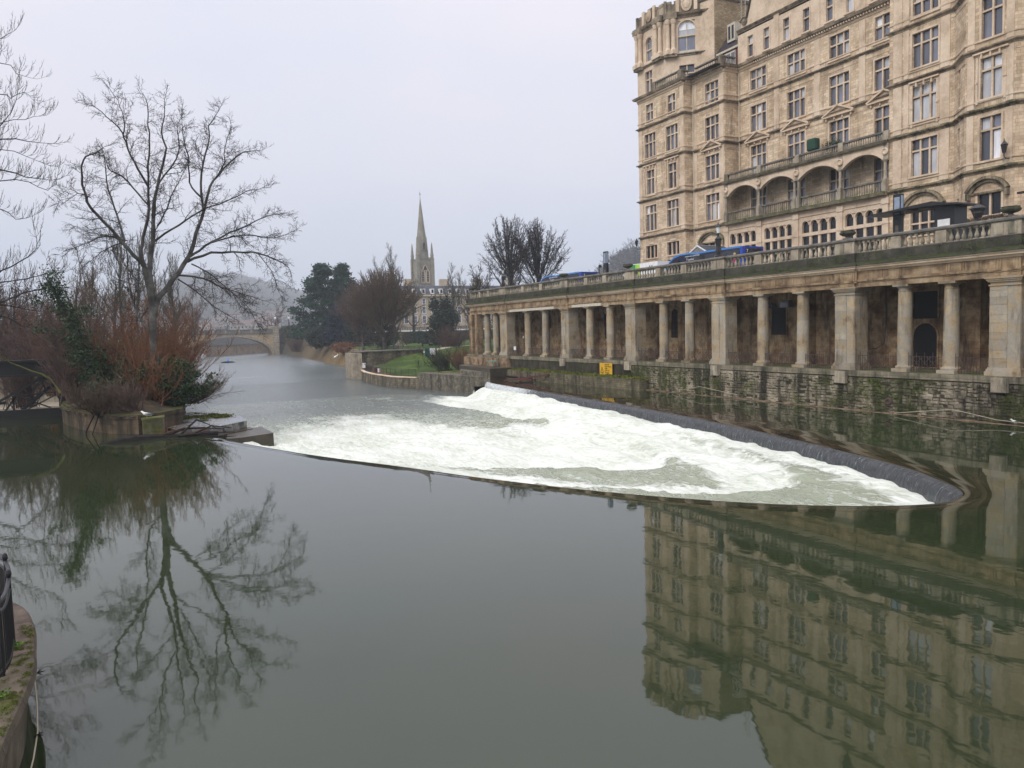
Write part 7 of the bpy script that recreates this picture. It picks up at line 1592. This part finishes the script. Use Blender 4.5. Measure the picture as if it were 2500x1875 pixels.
# ================================================================== terrace behind the garden
te = thing('terraced_house', 'pale stone terrace with slate mansard and white dormers below the church', 'building', (100, 250, 8))
ty = 250; fte = Fr(83.5, ty, 1, 0); ops = []; WN = []
bays = [85.9+i*3.25 for i in range(17)]
def hotless(f, a0, a1, z0, z1, ops_, mat, par):
    return wall(f, a0, a1, z0, z1, ops_, mat, parent=par, rev=.25)
for x in bays:
    for z0, z1, w in ((8.8, 11.2, 1.25), (12.2, 14.3, 1.15), (15.4, 17.0, 1.0)): ops.append((x-83.5-w/2, x-83.5+w/2, z0, z1))
hotless(fte, 0, 58, 4, 18.0, ops, M['house'], te)
for a0, a1, z0, z1 in ops:
    q = MB(); fbox(q, fte, a0, a1, z0, z1, -.24, -.2); w_ = q.build('window', M['pane'], te); q = MB()
    for s_ in ((a0-.16, a0, z0-.16, z1+.16), (a1, a1+.16, z0-.16, z1+.16), (a0, a1, z1, z1+.16), (a0, a1, z0-.16, z0)): fbox(q, fte, *s_, .002, .06)
    fbox(q, fte, a0, a1, (z0+z1)/2-.03, (z0+z1)/2+.03, -.2, -.15); q.build('frame', M['white'], w_)
q = MB(); fbox(q, fte, -.3, 58, 17.9, 18.4, .002, .6); q.build('cornice', M['dressed'], te)
q = MB(); q.add([(83.3,ty-.2,18.4),(141.5,ty-.2,18.4),(141.5,ty+2.6,21.6),(84.9,ty+2.6,21.6),(86,ty+9,22.1),(141.5,ty+9,22.1),(83.3,ty+10,18.4)], [(0,1,2,3),(3,2,5,4),(0,3,4,6)]); q.build('roof', M['bslate'], te)
q = MB(); q.add([(83.5,ty,4),(83.5,ty,18),(83.5,ty+10,18),(83.5,ty+10,4)], [(0,1,2,3)]); q.build('end_wall', M['house'], te)
for x in bays[::1]:
    q = MB(); q.box(x-.62, x+.62, ty-.1, ty+2, 18.7, 20.5); d_ = q.build('dormer', M['white'], te); q = MB(); q.box(x-.36, x+.36, ty-.14, ty-.1, 19.0, 20.2); q.build('glazing', M['dark'], d_)
for x in (88.5, 101.5, 114.5, 127.5): q = MB(); q.box(x-1.6, x+1.6, ty+3, ty+4.6, 21, 24.0); q.build('chimney_stack', M['house'], te)
gt = thing('garden_terrace', 'pale balustraded terrace at the back of the far lawn', 'terrace', (90, 240, 4))
q = MB(); q.box(70, 140, 238.5, 239.2, 2, 6.0); q.build('terrace_wall', M['rubble'], gt); q = MB(); q.box(70, 140, 238.2, 239.4, 6.0, 6.45); q.build('coping', M['white'], gt)
q = MB()
for i in range(120): q.box(70+i*.58, 70.25+i*.58, 238.7, 238.9, 6.45, 7.2)
q.box(70, 140, 238.6, 239, 7.2, 7.4); q.build('balusters', M['rail'], gt, kind='stuff')

# ================================================================== hillside houses
def fhouse(w, d, h, seed):
    t_ = thing('hillside_house', 'x', 'house', (0, 0, 0), 'pale houses on the misty hillside')
    q = MB(); q.box(-w/2, w/2, 0, d, -3, h); q.build('walls', M['fhouse'], t_)
    q = MB(); q.add([(-w/2-.3,-.3,h),(w/2+.3,-.3,h),(w/2+.3,d+.3,h),(-w/2-.3,d+.3,h),(-w/2,d/2,h+d*.36),(w/2,d/2,h+d*.36)], [(0,1,5,4),(2,3,4,5),(1,2,5),(3,0,4)]); q.build('roof', M['roofr'], t_)
    q = MB()
    for i in range(int(w/3)):
        for z in (h*.18, h*.6): x = -w/2+1.5+i*3; q.box(x-.6, x+.6, -.05, 0, z, z+1.6)
    q.build('windows', M['dark'], t_, kind='stuff')
    for x in (-w*.3, w*.3): q = MB(); q.box(x-.5, x+.5, d/2-.4, d/2+.4, h+d*.3, h+d*.36+1.2); q.build('chimney', M['fhouse'], t_)
    return t_
hA = fhouse(12, 9, 7, 1); hB = fhouse(24, 10, 9, 2); rng.seed(300)
spots = [(9.5,1080,1),(9.95,1090,0),(10.4,1110,0),(8.9,1000,1),(8.2,900,0),(9.2,860,1),(7.2,1050,0),(6.2,980,1),(5.3,900,0),(4.6,780,1),(5.9,720,0),(7.6,690,1),(6.7,610,1),(3.6,860,0),(8.7,740,0),(10.2,820,1),(9.8,700,0),(4.2,640,0),(2.6,700,1),(11.3,900,0),(11.8,980,0),(5.0,560,1),(7.9,560,0),(10.9,640,0)]
pq = {0: False, 1: False}; nm = ['first','second','third','fourth','fifth','sixth','seventh','eighth','ninth','tenth','eleventh','twelfth']
cnt = {0: 0, 1: 0}
for a, D, k in sorted(q_ for q_ in spots if q_[1] > 650):
    a = R(a); x, y = D*math.sin(a), D*math.cos(a); s_ = (hA, hB)[k]; z = gh(x, y)+.5
    lab = 'pale %s on the misty hillside, %s such from the left' % (('small house', 'long terrace')[k], nm[cnt[k]] if cnt[k] < 12 else ('thirteenth' if cnt[k] == 12 else 'rightmost')); cnt[k] += 1
    Mx = Matrix.Translation((x, y, z)) @ Matrix.Rotation(-a+rng.uniform(-.4, .4), 4, 'Z')
    if not pq[k]: o = s_; pq[k] = True; o.matrix_basis = Mx; o['label'] = lab
    else: dup(s_, Mx, lab)

# ================================================================== buses, lorry, shelter, signs
def bus(x0, y0, lab):
    """single deck bus, rear end nearest, facing away along +Y; built with its rear left corner at (x0, y0)"""
    t_ = thing('bus', lab, 'bus', (x0, y0, 10), 'blue single deck buses on the street'); L_, Wd, z0 = 11.3, 2.5, 10.0; x1 = x0+Wd
    # side outline (y, z) with a rounded nose and a humped roof
    O = [(0, .35), (0, 2.75), (.12, 3.0), (.5, 3.08), (5.5, 3.08), (6.6, 3.02), (7.6, 3.16), (9.0, 3.14), (10.0, 2.95), (10.8, 2.5), (11.2, 1.7), (11.3, .9), (11.25, .35)]
    q = MB(); n = len(O); q.add([(x0, y0+y, z0+z) for y, z in O]+[(x1, y0+y, z0+z) for y, z in O], [tuple(range(n)), tuple(range(2*n-1, n-1, -1))]+[(i, (i+1) % n, n+(i+1) % n, n+i)[::-1] for i in range(n)]); bd = q.build('body', M['navy'], t_)
    T = O[1:11]; q = MB(); n = len(T); q.add([(x0-.012, y0+y-(.01 if y < .2 else 0), z0+z+.012) for y, z in T]+[(x0-.012, y0+y, z0+z-.15) for y, z in T]+[(x1+.012, y0+y, z0+z+.012) for y, z in T], [(i, i+1, n+i+1, n+i) for i in range(n-1)]+[(2*n+i, 2*n+i+1, i+1, i) for i in range(n-1)]); q.build('roof', M['sky'], t_)
    q = MB(); q.box(x0-.03, x0, y0-.02, y0+.38, z0+.35, z0+2.98); q.box(x0-.03, x1+.02, y0-.03, y0, z0+2.86, z0+3.02); q.box(x0-.03, x0+.3, y0-.03, y0, z0+.35, z0+2.86); q.box(x1-.22, x1+.02, y0-.03, y0, z0+.35, z0+2.86); q.box(x0+.3, x1-.22, y0-.03, y0, z0+.35, z0+1.35); q.build('rear_panel', M['blue'], t_)
    q = MB(); q.box(x0+.3, x1-.22, y0-.035, y0-.001, z0+1.35, z0+2.84); q.build('rear_window', M['busglass'], t_)
    q = MB(); q.box(x0-.018, x0, y0+.5, y0+7.0, z0+1.25, z0+2.72); q.build('side_window', M['busglass'], t_)
    for yy in (2.1, 3.7, 5.3): q = MB(); q.box(x0-.024, x0-.006, y0+yy, y0+yy+.08, z0+1.25, z0+2.6); q.build('window_pillar', M['navy'], t_)
    for yy in (8.6, 9.35): q = MB(); q.box(x0-.02, x0, y0+yy, y0+yy+.68, z0+.4, z0+2.45); q.build('door', M['busglass'], t_)
    q = MB(); q.box(x0-.03, x0-.004, y0+2.0, y0+3.0, z0+1.45, z0+1.62); q.box(x0-.03, x0-.004, y0+5.5, y0+6.3, z0+1.35, z0+1.5); q.build('side_stripe', plain('coral_sticker', (.6,.12,.12), .5), t_)
    for yy in (2.6, 8.0):
        for xx in (x0-.01, x1-.25): q = MB(); q.lathe(0, 0, [(.46, 0), (.48, .05), (.48, .22), (.46, .26)], 16); o = q.build('wheel', M['tyre'], t_); o.matrix_basis = Matrix.Translation((xx, y0+yy, z0+.48)) @ Matrix.Rotation(math.pi/2, 4, 'Y')
    for xx in (x0+.08, x1-.2): q = MB(); q.box(xx, xx+.14, y0-.05, y0-.031, z0+.8, z0+1.2); q.build('tail_light', M['redp'], t_)
    q = MB(); q.box(x0+.05, x0+.13, y0-.05, y0-.031, z0+2.85, z0+2.92); q.box(x1-.13, x1-.05, y0-.05, y0-.031, z0+2.85, z0+2.92); q.build('marker_light', M['redp'], t_)
    text('route_number', '7', .44, M['signwhite'], MY(x0+.38, y0-.045, z0+2.45), t_); text('rear_lettering', 'Bath:', .38, M['signwhite'], MY(x0+1.0, y0-.045, z0+2.12), t_)
    text('side_lettering', '7 London', .30, M['signwhite'], MX(x0-.03, y0+8.0, z0+2.38), t_); text('roof_lettering', 'emissions-free around Bath', .2, M['signwhite'], MX(x0-.03, y0+8.2, z0+2.74), t_)
    return t_
bus(51.5, 54.4, 'nearer blue and navy single deck bus behind the balustrade, number 7 on its rear window'); bus(52.7, 84.6, 'farther blue and navy single deck bus behind the balustrade, left of the hotel')
lo = thing('box_lorry', 'white box lorry body with green and lime panels ahead of the nearer bus', 'lorry', (52, 69, 10))
q = MB(); q.box(51.6, 54.0, 67.3, 72.2, 10.7, 12.82); q.build('box_body', M['white'], lo)
q = MB(); q.box(51.57, 51.6, 71.3, 72.2, 11.6, 12.75); q.build('green_panel', M['green'], lo); q = MB(); q.box(51.57, 51.6, 70.5, 71.25, 11.6, 12.75); q.build('lime_panel', M['lime'], lo)
q = MB(); q.box(51.7, 53.9, 72.3, 74.0, 10.5, 12.2); q.build('cab', M['white'], lo)
for yy in (68.2, 73.0):
    for xx in (51.6, 53.7): q = MB(); q.lathe(0, 0, [(.42, 0), (.42, .25)], 14); o = q.build('wheel', M['tyre'], lo); o.matrix_basis = Matrix.Translation((xx, yy, 10.42)) @ Matrix.Rotation(math.pi/2, 4, 'Y')
q = MB()
for yy in (68.2, 68.6): q.box(51.57, 51.6, yy, yy+.12, 12.2, 12.45)
q.build('vent', M['timber'], lo)
sh = thing('bus_shelter', 'black bus shelter with wedge roof and dark end cabinet behind the balustrade', 'bus shelter', (46.5, 33, 10.1))
q = MB(); q.add([(45.6,36.5,12.93),(47.6,36.5,12.93),(47.6,31.7,12.98),(45.6,31.7,12.98),(45.6,36.5,12.98),(47.6,36.5,12.98),(47.6,31.7,13.22),(45.6,31.7,13.22)], [(3,2,1,0),(4,5,6,7),(0,1,5,4),(1,2,6,5),(2,3,7,6),(3,0,4,7)][::1]); q.build('roof', M['iron'], sh)
q = MB(); q.add([(45.5,31.8,12.95),(47.7,31.8,12.95),(47.7,29.9,12.78),(45.5,29.9,12.78),(45.5,31.8,13.12),(47.7,31.8,13.12),(47.7,29.9,12.88),(45.5,29.9,12.88)], [(3,2,1,0),(4,5,6,7),(0,1,5,4),(1,2,6,5),(2,3,7,6),(3,0,4,7)]); q.build('end_roof', M['iron'], sh)
q = MB(); q.box(46.0, 47.2, 30.45, 31.78, 10.1, 12.92); q.build('cabinet', M['iron'], sh); q = MB(); q.box(45.97, 46.0, 31.55, 30.75, 11.4, 12.05); q.build('timetable', M['signwhite'], sh)
q = MB(); q.lathe(46.5, 33.5, [(.02, 12.80), (.5, 12.84), (.55, 12.9)], 16); q.lathe(46.5, 32.6, [(.02, 12.82), (.5, 12.86), (.55, 12.93)], 16); q.build('light_panel', M['rail'], sh, kind='stuff')
def totem(x, y, h, lab):
    t_ = thing('bus_stop_totem', lab, 'bus stop sign', (x, y, 10.1), 'black bus stop totems on the street')
    q = MB(); q.box(x-.12, x+.16, y-.3, y+.3, 10.1, 10.1+h); q.build('column', M['iron'], t_)
    q = MB(); q.box(x-.14, x-.122, y-.2, y+.2, 10.1+h*.68, 10.1+h*.95); q.box(x-.2+.05, x+.1, y-.305, y-.302, 10.1+h*.68, 10.1+h*.97); q.build('display', plain('lit_display', (.25,.30,.38), .2), t_, kind='stuff')
    q = MB(); q.box(x-.14, x-.122, y-.12, y+.12, 10.1+h*.34, 10.1+h*.50); q.build('timetable_panel', M['rail'], t_); return t_
totem(46.5, 34.7, 4.1, 'tall black bus stop totem with lit display beside the shelter'); totem(46.5, 69.6, 3.85, 'tall black bus stop totem left of the hotel corner')
q = MB(); q.tube([(46.3, 70.6, 10.1), (46.3, 70.6, 12.6)], .05, 6); q.box(46.25, 46.35, 70.2, 70.6, 12.3, 12.6); tag(q.build('thin_signpost', M['iron']), 'thin dark signpost just left of the totem by the hotel corner', 'signpost')
pb = thing('parking_barrier', 'dark horizontal sign arm at the right edge above the balustrade', 'sign', (47, 27, 11.3)); q = MB(); q.box(46.9, 47.1, 24.2, 27.3, 13.0, 13.12); q.build('arm', M['timber'], pb); q = MB(); q.tube([(47, 24.4, 10.1), (47, 24.4, 13.1)], .06, 6); q.build('post', M['iron'], pb)
wb = thing('planter', 'brown planted trough in front of the hotel at the right', 'planter', (62, 39, 10)); q = MB(); q.box(61.5, 62.3, 36.8, 41.2, 12.9, 13.4); q.build('trough', M['black'], wb)
q = MB(); q.box(61.6, 62.2, 36.9, 41.1, 10.1, 12.9); q.build('stand', M['iron'], wb)
g = np.random.default_rng(90); leaves('plants', M['twigb'], g.random((2600, 3))*[.7, 4.2, .55]+[61.55, 36.9, 13.35], .055, wb, seed=2)
# parked cars half seen at the far end of the street
def car(x, y, z, rz, mat, lab):
    t_ = thing('parked_car', lab, 'car', (0, 0, 0), 'cars at the far end of the street')
    q = MB(); O = [(-2.1,.3), (-2.1,.75), (-1.2,.9), (-.6,1.4), (.8,1.42), (1.5,.95), (2.1,.85), (2.15,.3)]; n = len(O); q.add([(a, -.85, b_) for a, b_ in O]+[(a, .85, b_) for a, b_ in O], [tuple(range(n)), tuple(range(2*n-1, n-1, -1))]+[(i, n+i, n+(i+1) % n, (i+1) % n) for i in range(n)]); q.build('body', mat, t_)
    q = MB(); q.add([(-1.05,-.86,.95), (1.3,-.86,.98), (.75,-.86,1.36), (-.55,-.86,1.34)], [(0,1,2,3)]); q.build('side_window', M['busglass'], t_)
    for a in (-1.35, 1.35):
        for s_ in (-.9, .68): q = MB(); q.lathe(0, 0, [(.32, 0), (.32, .22)], 12); o = q.build('wheel', M['tyre'], t_); o.matrix_basis = Matrix.Translation((a, s_+.22, .32)) @ Matrix.Rotation(math.pi/2, 4, 'X')
    t_.matrix_basis = place(x, y, z, rz)
car(50.5, 97.6, 10.0, 1.4, M['white'], 'white car at the front of the farther bus'); 
# people on the street
def person(x, y, z, rz, h, coat, hair, lab, legs='coat'):
    t_ = thing('person', lab, 'person', (x, y, z))
    V = [(0,0,.95),(0,0,1.15),(0,0,1.38),(0,.0,1.50),(0,.02,1.60),(0,.03,1.72),(.18,0,1.40),(.26,.02,1.15),(.24,.14,.93),(-.18,0,1.40),(-.27,.0,1.15),(-.22,.10,.90),(.09,0,.88),(.10,.04,.48),(.10,-.03,.06),(.10,.13,.03),(-.09,0,.88),(-.11,-.06,.48),(-.11,-.12,.06),(-.11,.03,.03)]
    E = [(0,1),(1,2),(2,3),(3,4),(4,5),(2,6),(6,7),(7,8),(2,9),(9,10),(10,11),(0,12),(12,13),(13,14),(14,15),(0,16),(16,17),(17,18),(18,19)]
    rr = [.16,.15,.17,.06,.085,.10,.075,.055,.04,.075,.055,.04,.10,.07,.05,.045,.10,.07,.05,.045]
    me = bpy.data.meshes.new('body'); me.from_pydata(V, E, []); o = bpy.data.objects.new('body', me); COL.objects.link(o)
    md = o.modifiers.new('skin', 'SKIN'); sv = me.skin_vertices[0].data
    for i, r_ in enumerate(rr): sv[i].radius = (r_*1.15 if i in (0,1,2) else r_, r_*.8 if i in (0,1,2) else r_)
    sv[0].use_root = True; o.modifiers.new('s', 'SUBSURF').levels = 1
    bpy.context.view_layer.update(); m2 = bpy.data.meshes.new_from_object(o.evaluated_get(bpy.context.evaluated_depsgraph_get())); bpy.data.objects.remove(o)
    for mt in (coat, M[legs], M['skin']): m2.materials.append(mt)
    for p in m2.polygons: c = p.center; p.material_index = 2 if c.z > 1.53 or (c.z < 1.0 and abs(c.x) > .17 and c.z > .8) else (1 if c.z < .9 else 0)
    o = bpy.data.objects.new('body', m2); COL.objects.link(o); o.parent = t_
    q = MB(); q.lathe(0, -.01, [(.09, 1.58), (.118, 1.66), (.12, 1.74), (.09, 1.81), (.03, 1.84)], 10); hb = q.build('hair', hair); hb.parent = t_
    t_.matrix_basis = place(x, y, z, rz, h/1.82); return t_
person(46.3, 49.9, 10.1, .6, 1.74, M['pink'], M['hair'], 'blonde person in a bright pink coat walking beside the nearer bus')
person(46.2, 50.6, 10.1, .3, 1.62, M['coat'], M['timber'], 'person in a black coat next to the one in pink')
person(45.0, 92.3, 10.1, 2.0, 1.76, M['coat'], M['timber'], 'person in dark clothes behind the far end of the balustrade, nearer the lamp')
person(45.2, 94.6, 10.1, 1.2, 1.55, M['coat'], M['timber'], 'shorter person in dark clothes behind the far end of the balustrade')
person(50.0, 96.0, 10.1, .2, 1.75, M['coat'], M['hair'], 'person in a dark coat standing by the front of the farther bus')
# gulls
def gull(x, y, z, rz, s_, lab, fly=False):
    t_ = thing('gull', lab, 'bird', (0, 0, 0)); q = MB()
    q.tube([(-.26,0,.02), (-.16,0,.06), (0,0,.09), (.13,0,.13), (.19,0,.20), (.24,0,.245), (.29,0,.24)], [.02, .06, .09, .075, .048, .048, .02], 10); q.build('body', M['gull'], t_, smooth=True)
    q = MB(); q.tube([(.28,0,.24), (.35,0,.225)], [.016, .005], 5); q.build('beak', M['beak'], t_)
    for s2 in (-1, 1):
        q = MB()
        if fly: q.add([(.08,s2*.05,.12), (-.08,s2*.05,.11), (-.04,s2*.4,.26), (.08,s2*.42,.28), (-.16,s2*.75,.16), (-.08,s2*.6,.24)], [(0,1,2,3), (3,2,4,5)])
        else: q.tube([(.08,s2*.075,.12), (-.08,s2*.085,.11), (-.24,s2*.05,.07), (-.36,s2*.02,.05)], [.02, .05, .03, .008], 6)
        q.build('wing', M['gullg'], t_)
        if not fly: q = MB(); q.tube([(.0,s2*.035,.02), (.0,s2*.035,-.12)], .007, 4); q.build('leg', M['beak'], t_)
    t_.matrix_basis = place(x, y, z, rz, s_); return t_
gull(1.0, 53.25, 1.19, math.pi*.93, 1.15, 'grey and white gull standing on the mossy concrete block'); gull(42.3, 24.5, .22, 2.6, .8, 'small pale gull perched on the rope at the right edge'); gull(26.98, 110, 2.57, .5, 1.5, 'white gull in flight over the lower river', True)

# ================================================================== valley haze
q = MB(); q.box(-3260, 3660, -430, 4260, -4.6, 152); hz = q.build('haze', None, kind='stuff'); hz['label'] = 'thin pale mist filling the river valley'; hz['category'] = 'haze'
m = bpy.data.materials.new('haze'); m.use_nodes = True; t = m.node_tree; t.nodes.clear(); ou = t.nodes.new('ShaderNodeOutputMaterial'); pv = t.nodes.new('ShaderNodeVolumePrincipled')
pv.inputs['Color'].default_value = (.80, .85, .93, 1); pv.inputs['Density'].default_value = HAZE = .0004; pv.inputs['Anisotropy'].default_value = .0
t.links.new(pv.outputs[0], ou.inputs['Volume']); hz.data.materials.append(m)
